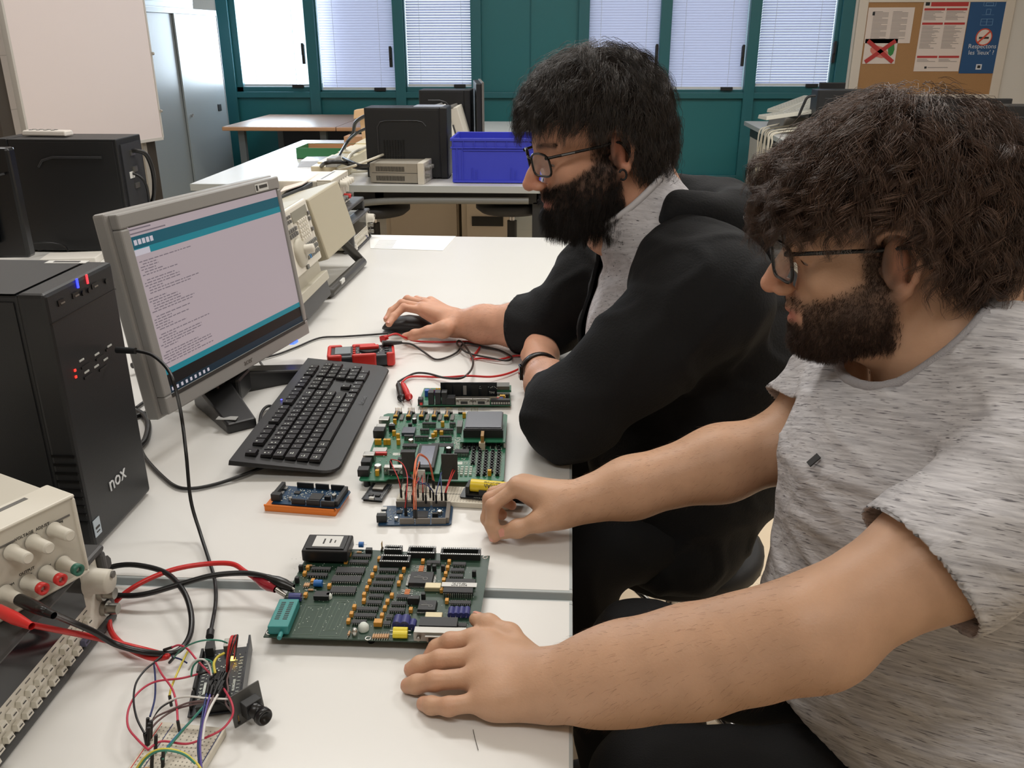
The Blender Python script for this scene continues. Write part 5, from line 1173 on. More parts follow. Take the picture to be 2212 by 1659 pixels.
# ---- jumper wires between the boards
JC = {'red': mat('wire_red', (196, 50, 48), .4), 'orange': mat('wire_orange', (232, 122, 80), .4), 'black': mat('wire_black', (28, 28, 32), .4), 'blue': mat('wire_blue', (38, 52, 104), .4), 'white': mat('wire_white', (222, 220, 216), .4),
      'yellow': mat('wire_yellow', (222, 206, 84), .4), 'green': mat('wire_teal', (60, 132, 112), .4), 'pink': mat('wire_crimson', (196, 62, 84), .4), 'purple': mat('wire_purple', (96, 80, 156), .4), 'grey': mat('wire_brown_grey', (110, 88, 88), .4), 'sky': mat('wire_sky_blue', (52, 120, 160), .4)}
def jw(col, pts, label, r=.0008, ends=(1, 1), group=None):
    W_ = [P3(*p) for p in pts]
    o = cable('jumper_wire', label, W_, r, JC[col], 'wire', group)
    for k, (en, a, c) in enumerate(((ends[0], W_[0], W_[1]), (ends[1], W_[-1], W_[-2]))):
        if en:
            a = Vector(a); dn = Vector((0, 0, -1)) if en == 1 else (a-Vector(c)).normalized()
            MB().cyl(a, a+dn*.013, .0016, n=6).build('connector', HDR, o, world=True)
    return o
zc_ = lambda X_, Y_: (740+X_/5.821, 860+Y_/5.821)
jw('red', [(*zc_(785, 1380), .772), (*zc_(800, 1250), .785), (*zc_(815, 1000), .80), (*zc_(770, 850), .80), (*zc_(700, 790), .80), (*zc_(610, 770), .792)], 'red jumper wire from the grey headed board up to the large green board')
jw('red', [(*zc_(730, 1140), .772), (*zc_(700, 1010), .785), (*zc_(640, 880), .79), (*zc_(600, 790), .79)], 'red jumper wire from the breadboard to the large green board')
jw('orange', [(*zc_(895, 1400), .775), (*zc_(890, 1100), .83), (*zc_(905, 850), .85), (*zc_(940, 740), .85), (*zc_(1010, 730), .845), (*zc_(1100, 830), .82), (*zc_(1150, 1040), .78)], 'orange jumper wire arching over the text display, outer one')
jw('orange', [(*zc_(925, 1400), .775), (*zc_(920, 1100), .83), (*zc_(918, 850), .85), (*zc_(950, 715), .852), (*zc_(1010, 716), .848), (*zc_(1085, 800), .825), (*zc_(1135, 1030), .78)], 'orange jumper wire arching over the text display, inner one')
jw('orange', [(*zc_(905, 1400), .775), (*zc_(900, 1250), .80), (*zc_(905, 1050), .80), (*zc_(965, 800), .80)], 'orange jumper wire rising straight from the grey headed board')
jw('black', [(*zc_(800, 1380), .772), (*zc_(810, 1250), .785), (*zc_(800, 1100), .78), (*zc_(880, 1060), .775)], 'black jumper wire from the grey headed board to the breadboard')
for k, (X0_, X1_, Y1_) in enumerate(((735, 760, 1010), (790, 880, 1060), (875, 960, 1000), (945, 1000, 960), (1010, 1000, 990), (1045, 1080, 950), (1100, 940, 1040), (1140, 820, 980), (1175, 1250, 930), (1245, 1230, 940), (1290, 1400, 880), (1300, 1420, 900))):
    c_ = ['black', 'black', 'red', 'black', 'red', 'black', 'blue', 'blue', 'blue', 'blue', 'red', 'red'][k]; Y0_ = 1150+(k % 3)*35 if k < 9 else 1190
    jw(c_, [(*zc_(X0_, Y0_), .772), (*zc_(X0_+(X1_-X0_)*.2, Y0_-80), .782), (*zc_(X0_+(X1_-X0_)*.8, Y1_+40), .785), (*zc_(X1_, Y1_), .778)], {'black': 'black', 'red': 'red', 'blue': 'dark blue'}[c_]+' jumper wire standing in the breadboard under the large green board', ends=(1, 0), group={'black': 'black', 'red': 'red', 'blue': 'dark blue'}[c_]+' jumper wires in the breadboard')
x_ = zc_(1000, 900); p = pz(*zc_(990, 1010), .775)
o = thing('sensor_module', 'small white sensor strip standing in the breadboard below the text display', 'sensor', (float(p[0]), float(p[1]), .759)); b = MB(); b.box((-.006, -.001, .0), (.006, .001, .030)); b.build('circuit_board', SILK, o)
b = MB()
for k in range(9):
    for s in (-1, 1): b.cbox((s*.005, -.0012, .003+k*.0028), (.0012, .0008, .001))
b.build('pins', RW, o)

# ---- the big dark green board on its edge at the table front
A = Vector(pz(570, 1376, .766)); B_ = Vector(pz(1030, 1388, .766)); C_ = Vector(pz(673, 1184, .766)); M = frame(A, B_-A, C_-A); M[2][3] = .75; Mi = M
bbM = Matrix(M); zt = .0156
Q = lambda X_, Y_, z=.0156: bd(bbM, 560+X_/4.254, 1160+Y_/4.254, z)
cor = [Q(38, 915), Q(1990, 975), Q(2120, 172), Q(482, 92)]
# square the outline up: x along the front, y away
W_ = .5*((Vector(cor[2])-Vector(cor[3])).length+(cor[1][0]-cor[0][0])); 
e = board('circuit_board', 'large dark green circuit board under the flat hand, clipped to red and black leads', 'circuit board', M, [tuple(c) for c in cor], .014, .0016, PCBD); B1 = e
for (X_, Y_) in ((90, 880), (1000, 930), (512, 110), (2075, 185)):
    x, y = Q(X_, Y_); b = MB(); b.lathe([(.0022, .0), (.0022, .0003), (.0038, .0003), (.0038, 0)], (x, y, zt), (0, 0, 1), 16); b.build('mounting_ring', PIN, e)
    MB().cyl((x, y+(.014 if y < .1 else -.004), 0), (x, y+(.014 if y < .1 else -.004), .014), .004, n=10).build('standoff', DARK, e)
def D(X_, Y_, n, wd=.0076, sock=False, L=None): x, y = Q(X_, Y_); return dip(e, x, y, n, 0, wd, zt, L, sock)
def span(X0_, X1_, Y_): a, c = Q(X0_, Y_), Q(X1_, Y_); return abs(c[0]-a[0])
chips = [(480, 660, 310, 8), (445, 630, 365, 8), (860, 1030, 190, 9), (830, 1005, 245, 10), (710, 970, 325, 13), (670, 935, 405, 13), (660, 890, 505, 12), (1100, 1280, 320, 9), (1070, 1250, 385, 10), (1045, 1230, 443, 10), (1015, 1210, 500, 10), (1010, 1145, 560, 7), (990, 1125, 620, 7), (900, 1095, 680, 10), (880, 1075, 740, 10), (855, 985, 800, 7), (1540, 1665, 250, 7), (1780, 1900, 265, 7), (1760, 1885, 322, 7), (1745, 1875, 375, 7), (1265, 1395, 565, 7), (1215, 1350, 630, 7), (1195, 1340, 690, 8), (1170, 1230, 752, 4), (1145, 1210, 812, 4), (1755, 1945, 622, 10), (1830, 1905, 830, 4), (1870, 1960, 300, 0)]
for (a, c, Y_, n) in chips:
    if not n: continue
    big = (c-a) > 220; D((a+c)/2, Y_, n, .0150 if big else .0076, L=span(a, c, Y_))
# sockets and big dips
def sock(a, c, Y_, wd, h=.008, n=14):
    x, y = Q((a+c)/2, Y_); L = span(a, c, Y_); b = MB()
    b.box((x-L/2, y-wd/2, zt), (x+L/2, y-wd/2+.004, zt+h), 0); b.box((x-L/2, y+wd/2-.004, zt), (x+L/2, y+wd/2, zt+h), 0); b.box((x-L/2, y-wd/2+.004, zt), (x-L/2+.003, y+wd/2-.004, zt+h), 0); b.box((x+L/2-.003, y-wd/2+.004, zt), (x+L/2, y+wd/2-.004, zt+h), 0)
    for k in range(n):
        for s in (-1, 1): b.cbox((x-L/2+L*(k+.5)/n, y+s*(wd/2-.002), zt+h), (.0013, .0018, .0003), 1)
    b.build('chip_socket', [CHIP, PIN], e)
sock(1115, 1390, 245, .017); sock(1370, 1620, 165, .017); sock(1670, 2035, 180, .017, n=20); sock(1155, 1315, 145, .011, n=9)
x, y = Q(640, 175); b = MB(); b.box((x-.029, y-.020, zt+.004), (x+.029, y+.020, zt+.020)); tb_ = b.build('transformer_block', mat('block_black', (30, 30, 31), .35), e, bevel=.002)
b = MB(); b.box((x-.024, y-.016, zt+.020), (x+.024, y+.016, zt+.0215)); b.build('raised_top', mat('block_black', (30, 30, 31), .35), tb_); b = MB(); b.box((x-.017, y-.012, zt+.0215), (x+.018, y+.013, zt+.0219)); la = b.build('label', LABEL, tb_)
b = MB(); b.cbox((x-.004, y, zt+.022), (.002, .012, .0002)); b.cbox((x+.004, y+.001, zt+.022), (.002, .009, .0002)); b.cbox((x+.010, y, zt+.022), (.0015, .006, .0002)); b.build('label_print', INKD, la)
x, y = Q(645, 75); pins(e, 'pin_header', x, y-.003, 3, 1, zt, .014); x, y = Q(1130, 120); pins(e, 'pin_header', x, y, 1, 3, zt, .012)
# processors
x, y = Q(1490, 405); b = MB(); b.tbox((x, y, zt+.003), (.030, .026, .005), .001, 0)
for k in range(14):
    for s in (-1, 1): b.cbox((x+s*.016, y-.011+k*.0017, zt+.0008), (.003, .0007, .0012), 1); b.cbox((x-.012+k*.0018, y+s*.014, zt+.0008), (.0007, .003, .0012), 1)
pr1 = b.build('processor', [CHIP, PIN], e)
def marks(par, x, y, z, s):
    b = MB(); b.box((x-s, y-s*.1, z), (x+s*.3, y+s*.05, z+.0002)); b.box((x-s*.6, y+s*.3, z), (x-s*.1, y+s*.4, z+.0002)); b.lathe([(s*.25, 0), (s*.35, 0)], (x+s*.6, y-s*.3, z+.0002), (0, 0, 1), 12); b.build('marking', GRB, par)
marks(pr1, x, y, zt+.0056, .009)
x, y = Q(1545, 660); b = MB(); b.tbox((x, y, zt+.003), (.022, .020, .005), .001, 0)
for k in range(12):
    b.cbox((x-.0095+k*.0017, y-.011, zt+.0015), (.0008, .002, .003), 1)
pr2 = b.build('processor', [CHIP, PIN], e); marks(pr2, x, y, zt+.0056, .007)
# labelled memory chip and the one above it
x, y = Q(1830, 525); L = span(1695, 1965, 525); dip(e, x, y, 14, 0, .0165, zt, L, True); b = MB(); x2, y2 = Q(1840, 490); b.box((x2-.021, y2-.0042, zt+.0078), (x2+.021, y2+.0042, zt+.0083)); lb = b.build('label', LABEL, e)
text('BOOT ROM\nVER 5.0 (K)', .0036, CHIP, lb, Matrix.Translation((x2, y2, zt+.0085)) @ Matrix.Rotation(math.pi, 4, 'Z'), ext=.0001)
x, y = Q(1850, 440); comp(e, 'chip', x, y, span(1715, 1990, 440), .012, .005, CHIP, zt, .0004)
# crystals
for (X_, Y_) in ((1600, 485), (1605, 760)): x, y = Q(X_, Y_-5); comp(e, 'crystal', x, y, .020, .0115, .006, mat('crystal_pale', (196, 184, 150), .3, metal=.5), zt, .001)
# yellow tantalums
tan = [(517, 135), (476, 210), (448, 298), (420, 352), (830, 172), (798, 240), (1104, 218), (1068, 305), (1040, 368), (1016, 428), (992, 487), (966, 548), (963, 605), (1505, 240), (1330, 318), (1304, 385), (1284, 443), (1746, 245), (1732, 300), (1714, 356), (1697, 415), (1220, 555), (1180, 612), (1156, 672), (876, 662), (850, 726), (822, 790), (1130, 740), (1394, 688), (1725, 605), (494, 422), (428, 550), (646, 468), (1714, 795), (1678, 505)]
for (X_, Y_) in tan: x, y = Q(X_, Y_); comp(e, 'tantalum_capacitor', x, y, .0042, .0062, .005, TAN, zt, .0004)
x, y = Q(1095, 808); comp(e, 'tantalum_capacitor', x, y, .0095, .008, .006, TAN, zt, .0005)
# blue electrolytics
for (X_, Y_, L_) in ((1275, 815, .014), (1345, 815, .014), (1412, 830, .011)): x, y = Q(X_, Y_); lyingcap(e, x, y, .0055 if L_ > .012 else .0042, L_, zt, 1, BCAP)
for k in range(4): x, y = Q(1765+k*48, 715); o = lyingcap(e, x, y, .0038, .013, zt, 1, BCAP)
x, y = Q(335, 585); lyingcap(e, x, y, .005, .014, zt, 0, BCAP)
for (X_, Y_) in ((1300, 890), (1298, 925)): x, y = Q(X_, Y_); lyingcap(e, x, y, .0042, .016, zt, 0, mat('cap_yellow', (226, 206, 48), .4))
x, y = Q(940, 105); lyingcap(e, x, y, .0038, .006, zt+.002, 0, mat('cap_sky', (36, 104, 178), .4)); x, y = Q(545, 455); lyingcap(e, x, y, .0045, .010, zt, 0, mat('cap_sky', (36, 104, 178), .4))
RES = mat('resistor_tan', (196, 156, 116), .5)
for k in range(7): x, y = Q(1050+k*22, 920); lyingcap(e, x, y, .0013, .006, zt, 1, RES, 'resistor')
for (X_, Y_, ax) in ((475, 495, 0), (810, 125, 0), (920, 148, 0), (465, 270, 0), (420, 450, 1), (437, 450, 1), (455, 450, 1), (825, 895, 1)): x, y = Q(X_, Y_); lyingcap(e, x, y, .0014, .006, zt, ax, RES, 'resistor')
for (X_, Y_) in ((1490, 300), (1360, 520)):
    x, y = Q(X_, Y_); 
    for k in range(4): lyingcap(e, x, y-.005+k*.0034, .0013, .006, zt, 0, mat('resistor_orange', (214, 140, 92), .5), 'resistor')
for (X_, Y_, r, h, m) in ((960, 850, .006, .008, SILK), (880, 900, .0035, .009, PIN), (640, 560, .004, .006, SILK)): x, y = Q(X_, Y_); b = MB(); b.lathe([(r, 0), (r, h*.6), (r*.6, h), (0, h)], (x, y, zt), (0, 0, 1), 14); b.build('transistor', m, e)
for (X_, Y_) in ((1560, 300), (1610, 310), (1690, 310), (1510, 570), (1975, 360), (385, 310), (350, 420)): x, y = Q(X_, Y_); comp(e, 'transistor', x, y, .005, .0045, .008, CHIP, zt, .0006)
x, y = Q(1420, 610); comp(e, 'jumper_block', x, y, .014, .007, .009, CHIP, zt, .0006); x, y = Q(1010, 150); comp(e, 'jumper_block', x, y, .008, .006, .007, CHIP, zt); x, y = Q(580, 560); comp(e, 'relay', x, y, .018, .011, .006, CHIP, zt)
# turquoise lever socket
p0 = Q(150, 780, zt+.011); p1 = Q(255, 585, zt+.011); x, y = Q(245, 715, zt+.007); L = .058
ang = math.atan2(*(np.array(Q(270, 600))-np.array(Q(160, 860)))[::-1])
Mz = Matrix.Translation((x-.002, y-.001, zt)) @ Matrix.Rotation(ang, 4, 'Z'); b = MB(); b.box((-.026, -.0115, .0), (.026, .0115, .011), 0, Mz); zs_ = b.build('lever_socket', TURQ, e, bevel=.001)
b = MB(); b.cyl(Mz @ Vector((-.028, -.004, .004)), Mz @ Vector((-.037, -.004, .004)), .0026, n=12); b.cyl(Mz @ Vector((-.024, -.004, .004)), Mz @ Vector((-.03, -.004, .004)), .0018, n=10); b.build('lever', TURQ, zs_)
b = MB()
for k in range(10):
    for s in (-1, 1): b.cbox((-.012+k*.0034, s*.0045, .0111), (.0016, .005, .0003), 0, Mz)
b.build('contact_slots', CHIP, zs_)
# printed outlines, dots
b = MB()
def outline(X0_, Y0_, X1_, Y1_, sk):
    P4 = [Q(X0_, Y1_), Q(X1_, Y1_), Q(X1_+sk, Y0_), Q(X0_+sk, Y0_)]
    for i in range(4):
        a = Vector((*P4[i], zt+.0001)); c = Vector((*P4[(i+1) % 4], zt+.0001)); b.cyl(a, c, .00022, n=4)
outline(305, 620, 490, 895, 125); outline(365, 645, 480, 830, 80); outline(545, 580, 735, 910, 140); outline(600, 600, 715, 860, 120); outline(640, 600, 690, 850, 110)
b.build('printed_outline', mat('silk_grey', (120, 136, 122), .6), e)
R = random.Random(21); b = MB()
for k in range(420):
    u, v = R.random(), R.random(); X_ = 120+u*1850+v*(-0)+(1-v)*0; Y_ = 130+v*760; X_ = X_+(1-v)*120*(1-u)*1.6
    x, y = Q(X_, Y_); b.cbox((x, y, zt+.0001), (.0008, .0008, .0003))
b.build('solder_points', SILK, e)['kind'] = 'stuff'
# parallel port at the front right and the black block behind it
xa_, ya_ = Q(1415, 985, .014); xb_ = xa_+.062
dsub(e, xa_+.029, ya_+.004, 25, zt-.001, .058, .0125, name='parallel_port'); x, y = Q(1650, 850); comp(e, 'port_block', x, y, span(1480, 1825, 850), .016, .011, CHIP, zt)
x, y = Q(985, 870)
# ---- crocodile clips and bench leads
RT = mat('red_bench_lead', (200, 42, 40), .3); BT = mat('black_bench_lead', (24, 24, 25), .3)
R0 = psw(yr, zr_, .022); B0 = psw(yb, zb_, .022)
red = cable('bench_lead', 'thick red lead from the power supply, knotted, to the red clip on the big board', [R0, psw(yr-.0, zr_, .045), P3(50, 1345, .86), P3(120, 1360, .83), P3(200, 1376, .79), P3(290, 1398, .765), P3(345, 1412, .762), P3(362, 1418, .765), P3(330, 1422, .757), P3(285, 1405, .756), P3(247, 1375, .756), P3(236, 1340, .756), P3(250, 1300, .757), P3(300, 1262, .768), P3(370, 1232, .775), P3(440, 1219, .775), P3(500, 1218, .777), P3(530, 1235, .777), P3(553, 1250, .778)], .0032, RT)
blk = cable('bench_lead', 'thick black lead from the power supply, knotted, to the black clip on the big board', [B0, psw(yb, zb_, .045), P3(100, 1320, .88), P3(150, 1342, .83), P3(205, 1366, .80), P3(250, 1392, .775), P3(310, 1408, .765), P3(365, 1412, .765), P3(395, 1398, .765), P3(412, 1365, .765), P3(412, 1320, .77), P3(395, 1275, .775), P3(355, 1236, .775), P3(290, 1220, .775), P3(240, 1225, .77), P3(205, 1245, .765), P3(215, 1272, .762), P3(250, 1285, .764), P3(310, 1284, .768), P3(390, 1262, .776), P3(460, 1243, .783), P3(530, 1238, .785), P3(578, 1246, .785)], .0034, BT)
for (par, base_, m, y_, z_) in ((red, R0, RT, yr, zr_), (blk, B0, BT, yb, zb_)):
    b = MB(); b.lathe([(.0050, 0), (.0060, .004), (.0060, .03), (.0045, .045), (.0034, .055)], psw(y_, z_, .02), tuple(nrm), 16); b.build('banana_plug', m, par, world=True)
b = MB(); b.lathe([(.0034, 0), (.0042, .006), (.0065, .014), (.0068, .026), (.0045, .036)], P3(550, 1249, .778), tuple(Vector(P3(604, 1277, .775))-Vector(P3(550, 1249, .778))), 14); b.build('clip_boot', mat('clip_red', (150, 28, 44), .15, coat=.5), red, world=True)
b = MB(); b.lathe([(.0036, 0), (.0044, .006), (.0065, .014), (.0068, .024), (.0048, .036)], P3(576, 1246, .785), tuple(Vector(P3(622, 1266, .778))-Vector(P3(576, 1246, .785))), 14); b.build('clip_boot', BT, blk, world=True)
b = MB(); b.cyl(P3(597, 1272, .777), P3(618, 1286, .772), .003, .0018, n=8); b.cyl(P3(597, 1276, .773), P3(618, 1290, .768), .002, .0015, n=8); b.build('clip_jaw', METAL, red, world=True)
b = MB(); b.cyl(P3(618, 1263, .780), P3(636, 1274, .775), .003, .0018, n=8); b.cyl(P3(618, 1267, .776), P3(636, 1279, .771), .002, .0015, n=8); b.build('clip_jaw', METAL, blk, world=True)

# ---- black board with the tangle at the lower left, camera module, lower breadboard
A = Vector(pz(405, 1550, .753)); B_ = Vector(pz(525, 1535, .753)); C_ = Vector(pz(402, 1403, .753)); xv = (B_-A).normalized()
M = frame(A, xv, (-xv.y, xv.x, 0)); M[2][3] = .7505; w, d = .0533, .1016
bM = M
e = board('circuit_board', 'black board covered in jumper wires at the lower left, plugged to the USB lead', 'circuit board', M, [(0, 0), (w, 0), (w, d-.004), (w-.004, d), (0, d)], .002, .0016, PCBK)
for s in (.0025, w-.0025):
    for (y, n) in ((.018, 8), (.042, 8), (.068, 8), (.088, 6)): comp(e, 'header', s, y, .0026, n*.00254, .0085, HDR, .0036)
comp(e, 'header', w/2, .004, .036, .005, .0085, HDR, .0036); comp(e, 'usb_socket', .031, d-.003, .012, .014, .011, METAL, .0036, .0004); comp(e, 'power_socket', .010, d-.004, .009, .014, .011, CHIP, .0036, .0006); comp(e, 'processor', .026, .045, .015, .015, .002, CHIP, .0036)
MB().box((w, .002, .006), (w+.002, d-.01, .026)).build('side_board', PCBK, e)
b = MB(); b.cbox((.036, d-.024, .008), (.005, .005, .002)); b.build('amber_light', mat('amber', (255, 210, 90), .3, emit=(255, 200, 70), es=7), e)
R = random.Random(8); b = MB()
for k in range(110): b.cbox((R.uniform(.007, w-.007), R.uniform(.008, d-.006), .0039), (R.uniform(.0006, .0018), R.uniform(.0006, .0012), .0006))
for k in range(14): b.cbox((.0075, .012+k*.0055, .0039), (.003, .001, .0004)); b.cbox((w-.0085, .012+k*.0055, .0039), (.003, .001, .0004))
b.box((.010, .03, .0037), (.0125, .048, .0042)); b.box((w-.014, .03, .0037), (w-.0115, .048, .0042)); b.build('solder_points', SILK, e)['kind'] = 'stuff'
MB().box((.002, .002, 0), (w-.002, d-.004, .002)).build('underside', PCBK, e)
# camera module: a small upright board and its lens
p = pz(512, 1565, .75); q = pz(572, 1520, .75)
xv = Vector(q)-Vector(p); M = frame((Vector(p)+Vector(q))/2, xv, (0, 0, 1)); cmL = xv.length
Mc = Matrix.Translation(Vector(pz(540, 1552, .7505))) @ Matrix.Rotation(math.radians(52), 4, 'Z')
e = thing('camera_module', 'small black camera module with a round lens, standing at the end of its wires', 'camera', Mc.to_translation(), Mc.to_3x3())
b = MB(); b.box((-.017, -.0008, .0), (.017, .0008, .034), 0, Matrix.Rotation(-.15, 4, 'X')); b.build('circuit_board', mat('module_grey', (84, 84, 82), .4), e)
b = MB(); b.box((-.009, -.012, .010), (.009, -.0008, .027)); b.build('lens_mount', CHIP, e, bevel=.0008)
b = MB(); b.lathe([(.0075, 0), (.0075, .008), (.0062, .008), (.0062, .011), (.0088, .0115), (.0088, .0165), (.0080, .018), (.0065, .018), (.005, .014), (0, .013)], (0, -.012, .0185), (0, -1, 0), 24); b.build('lens', mat('lens_black', (22, 22, 24), .3), e)
pins(e, 'pin_header', -.012, .0, 1, 1, .002, .01)
# lower breadboard
A = Vector(pz(290, 1659, .757)); L0 = Vector(pz(331, 1560, .757)); L1 = Vector(pz(470, 1562, .757)); 
xv = (L1-L0).normalized(); Wb = .068; M = frame(L0-Vector((0, .165, 0))+Vector((.0, 0, 0)), Vector((0, 1, 0)), Vector((-1, 0, 0)))
Mb = Matrix.Translation((L0.x-.004, L0.y-.165, .7505)) @ Matrix.Rotation(-math.radians(4), 4, 'Z')
bb = thing('breadboard', 'white breadboard cut off by the lower edge, with wires plugged in', 'breadboard', Mb.to_translation(), Mb.to_3x3())
MB().box((0, 0, 0), (Wb, .165, .0085)).build('body', WB, bb, bevel=.001)
b = MB()
for i in range(36):
    for j in range(14): b.cbox((.005+j*.0044+(.002 if j > 6 else 0), .004+i*.0044, .0086), (.0013, .0013, .0002))
b.build('holes', HOLE, bb)['kind'] = 'stuff'
for (x, m) in ((.003, RW), (.0655, JC['blue']), (.0145, JC['blue'])): MB().box((x-.0004, .002, .0085), (x+.0004, .163, .0088)).build('rail_stripe', m, bb)
for k in range(5): lyingcap(bb, .02+k*.004, .105-k*.014, .0012, .006, .0095, 0, RES, 'resistor')
def zt5(X_, Y_): return (260+X_/5.37, 1350+Y_/5.37)
def jt(col, pts, label, r=.0009, ends=(0, 0)): return jw(col, [(*zt5(p[0], p[1]), p[2]) for p in pts], label, r, ends)
jt('black', [(400, 430, .765), (280, 530, .765), (180, 680, .765), (155, 880, .77), (190, 1080, .775), (280, 1260, .772)], 'black jumper wire looping left to the lower breadboard', .0011, (2, 1))
jt('pink', [(600, 260, .775), (680, 235, .78), (780, 280, .785), (900, 420, .785), (1080, 600, .775)], 'crimson jumper wire crossing the black board', .0011, (2, 2))
jt('pink', [(900, 570, .775), (700, 620, .775), (400, 660, .77), (200, 790, .768), (95, 980, .768), (90, 1180, .768), (200, 1330, .768), (325, 1450, .77)], 'crimson jumper wire looping widest on the left', .0011, (2, 0))
jt('pink', [(1200, 740, .78), (1290, 900, .785), (1300, 1050, .78), (1180, 1210, .775), (960, 1320, .77), (760, 1380, .768), (480, 1350, .768), (330, 1440, .768)], 'crimson jumper wire looping to the right over the breadboard', .0011)
jt('pink', [(410, 440, .765), (480, 570, .77), (600, 740, .775), (650, 920, .775), (665, 1110, .775)], 'crimson jumper wire dropping to a black pin end', .0011, (0, 1))
jt('blue', [(390, 450, .76), (405, 620, .76), (400, 850, .765), (345, 1060, .77)], 'blue jumper wire bowing down left of the board', .001)
jt('yellow', [(785, 300, .78), (700, 470, .775), (600, 700, .77), (570, 820, .768)], 'yellow jumper wire slanting left of the black board', .0011, (0, 1))
jt('white', [(1280, 860, .78), (1000, 850, .785), (800, 830, .785), (620, 860, .78), (450, 960, .775), (330, 1140, .77)], 'white jumper wire arching left over the black board', .001)
jt('black', [(620, 870, .778), (470, 960, .775), (360, 1100, .77), (300, 1220, .768)], 'black jumper wire arching to the breadboard corner', .001)
jt('grey', [(1000, 880, .782), (800, 900, .78), (600, 980, .775), (400, 1080, .77), (310, 1230, .768)], 'brownish jumper wire arching left to the breadboard', .001)
jt('grey', [(1100, 870, .782), (850, 920, .778), (620, 990, .773), (430, 1120, .77), (320, 1260, .768)], 'second brownish jumper wire, just under the first', .001)
jt('green', [(620, 380, .77), (700, 290, .785), (850, 210, .80), (1000, 175, .805), (1150, 180, .80), (1240, 210, .79)], 'thin teal jumper wire arching behind the black board', .0009, (2, 0))
jt('green', [(820, 600, .775), (850, 470, .785), (950, 400, .79), (1060, 430, .785), (1070, 560, .78)], 'teal jumper wire looped on the black board', .001)
jt('white', [(790, 520, .78), (860, 420, .79), (960, 400, .793), (1030, 470, .785), (1060, 590, .78)], 'white jumper wire looped on the black board', .001)
jt('blue', [(600, 370, .765), (700, 400, .77), (770, 440, .775)], 'short dark blue jumper wire left of the black board', .0009)
jt('yellow', [(1100, 560, .785), (1085, 450, .79), (1130, 370, .79), (1200, 330, .785)], 'orange-yellow jumper wire arching beside the amber light', .0014)
for k, (c_, dx) in enumerate((('red', 0), ('red', 14), ('black', 36), ('red', 50), ('black', 60))):
    jt(c_, [(1235+dx*.3, 540, .78), (1240+dx*.5, 380, .80), (1270+dx, 190, .815), (1300+dx, 130-dx*.2, .81), (1330+dx*.3, 230, .795), (1320, 400, .785)], ['red jumper wire, innermost of the bundle right of the amber light', 'red jumper wire, second of the bundle right of the amber light', 'black jumper wire in the bundle right of the amber light', 'red jumper wire, outermost of the bundle right of the amber light', 'black jumper wire, outermost of the bundle right of the amber light'][k], .0010)
jt('grey', [(1310, 440, .79), (1240, 620, .785), (1250, 760, .78), (1220, 900, .775), (1300, 1010, .768)], 'dark grey ribbon strand leading to the camera module', .001)
jt('black', [(1000, 870, .775), (1150, 880, .772), (1280, 960, .765), (1370, 1010, .762)], 'black jumper wire leading to the camera module', .0016)
jt('black', [(1100, 850, .778), (1280, 900, .77), (1380, 990, .765)], 'second black jumper wire leading to the camera module', .0016)
jt('blue', [(1000, 800, .785), (960, 1000, .785), (930, 1200, .782), (900, 1400, .778), (920, 1659, .77)], 'blue jumper wire falling straight down over the breadboard', .001, (2, 0))
jt('purple', [(1040, 810, .785), (990, 1000, .785), (950, 1200, .782), (925, 1400, .778), (940, 1659, .77)], 'purple jumper wire falling over the breadboard', .0011, (2, 0))
jt('grey', [(1080, 820, .785), (1010, 1000, .785), (975, 1200, .782)], 'dusky jumper wire beside the purple one', .001, (2, 0))
jt('white', [(1130, 810, .785), (1050, 950, .787), (985, 1120, .785), (955, 1330, .78)], 'white jumper wire falling over the breadboard', .0013, (2, 0))
jt('sky', [(980, 930, .785), (850, 1080, .782), (700, 1240, .775), (560, 1400, .770), (480, 1540, .768)], 'sky blue jumper wire slanting down to the breadboard', .0012, (0, 1))
jt('green', [(960, 950, .785), (820, 1110, .782), (660, 1300, .774), (540, 1450, .770), (490, 1560, .768)], 'teal jumper wire slanting beside the sky blue one', .001)
jt('yellow', [(190, 1659, .775), (280, 1540, .785), (400, 1460, .792), (560, 1440, .795), (740, 1490, .79), (880, 1600, .782), (940, 1680, .778)], 'pale yellow jumper wire arching over the lower breadboard', .0011)
jt('green', [(220, 1659, .775), (300, 1550, .785), (410, 1475, .792), (560, 1458, .795), (740, 1505, .79), (870, 1610, .782)], 'pale green jumper wire arching beside the yellow one', .001)
for k, (X_, Y_) in enumerate(((290, 1200), (310, 1260), (300, 1310), (330, 1230), (385, 1400), (470, 1560), (340, 1600))):
    p = pz(*zt5(X_, Y_), .768); MB().cyl((p[0], p[1], .757), (p[0]+.002, p[1]+.004, .777), .0018, n=6).build('wire_end', HDR, bb, world=True)
for k, (X_, Y_) in enumerate(((1080, 620), (1120, 640), (1150, 650), (1200, 600), (1050, 720), (1090, 740), (1130, 745), (1170, 750), (1200, 640))):
    p = pz(*zt5(X_, Y_), .772); MB().box((p[0]-.0015, p[1]-.006, .760), (p[0]+.0015, p[1]+.008, .777)).build('wire_end', HDR, MWD and bpy.data.objects['circuit_board.005'] if False else bb, world=True)
# thread of hair on the table
cable('hair_strand', 'single dark hair lying on the near table below the flat hand', [P3(1022, 1576, .7512), P3(1026, 1595, .7512), P3(1033, 1620, .7512)], .0003, BW, 'hair')
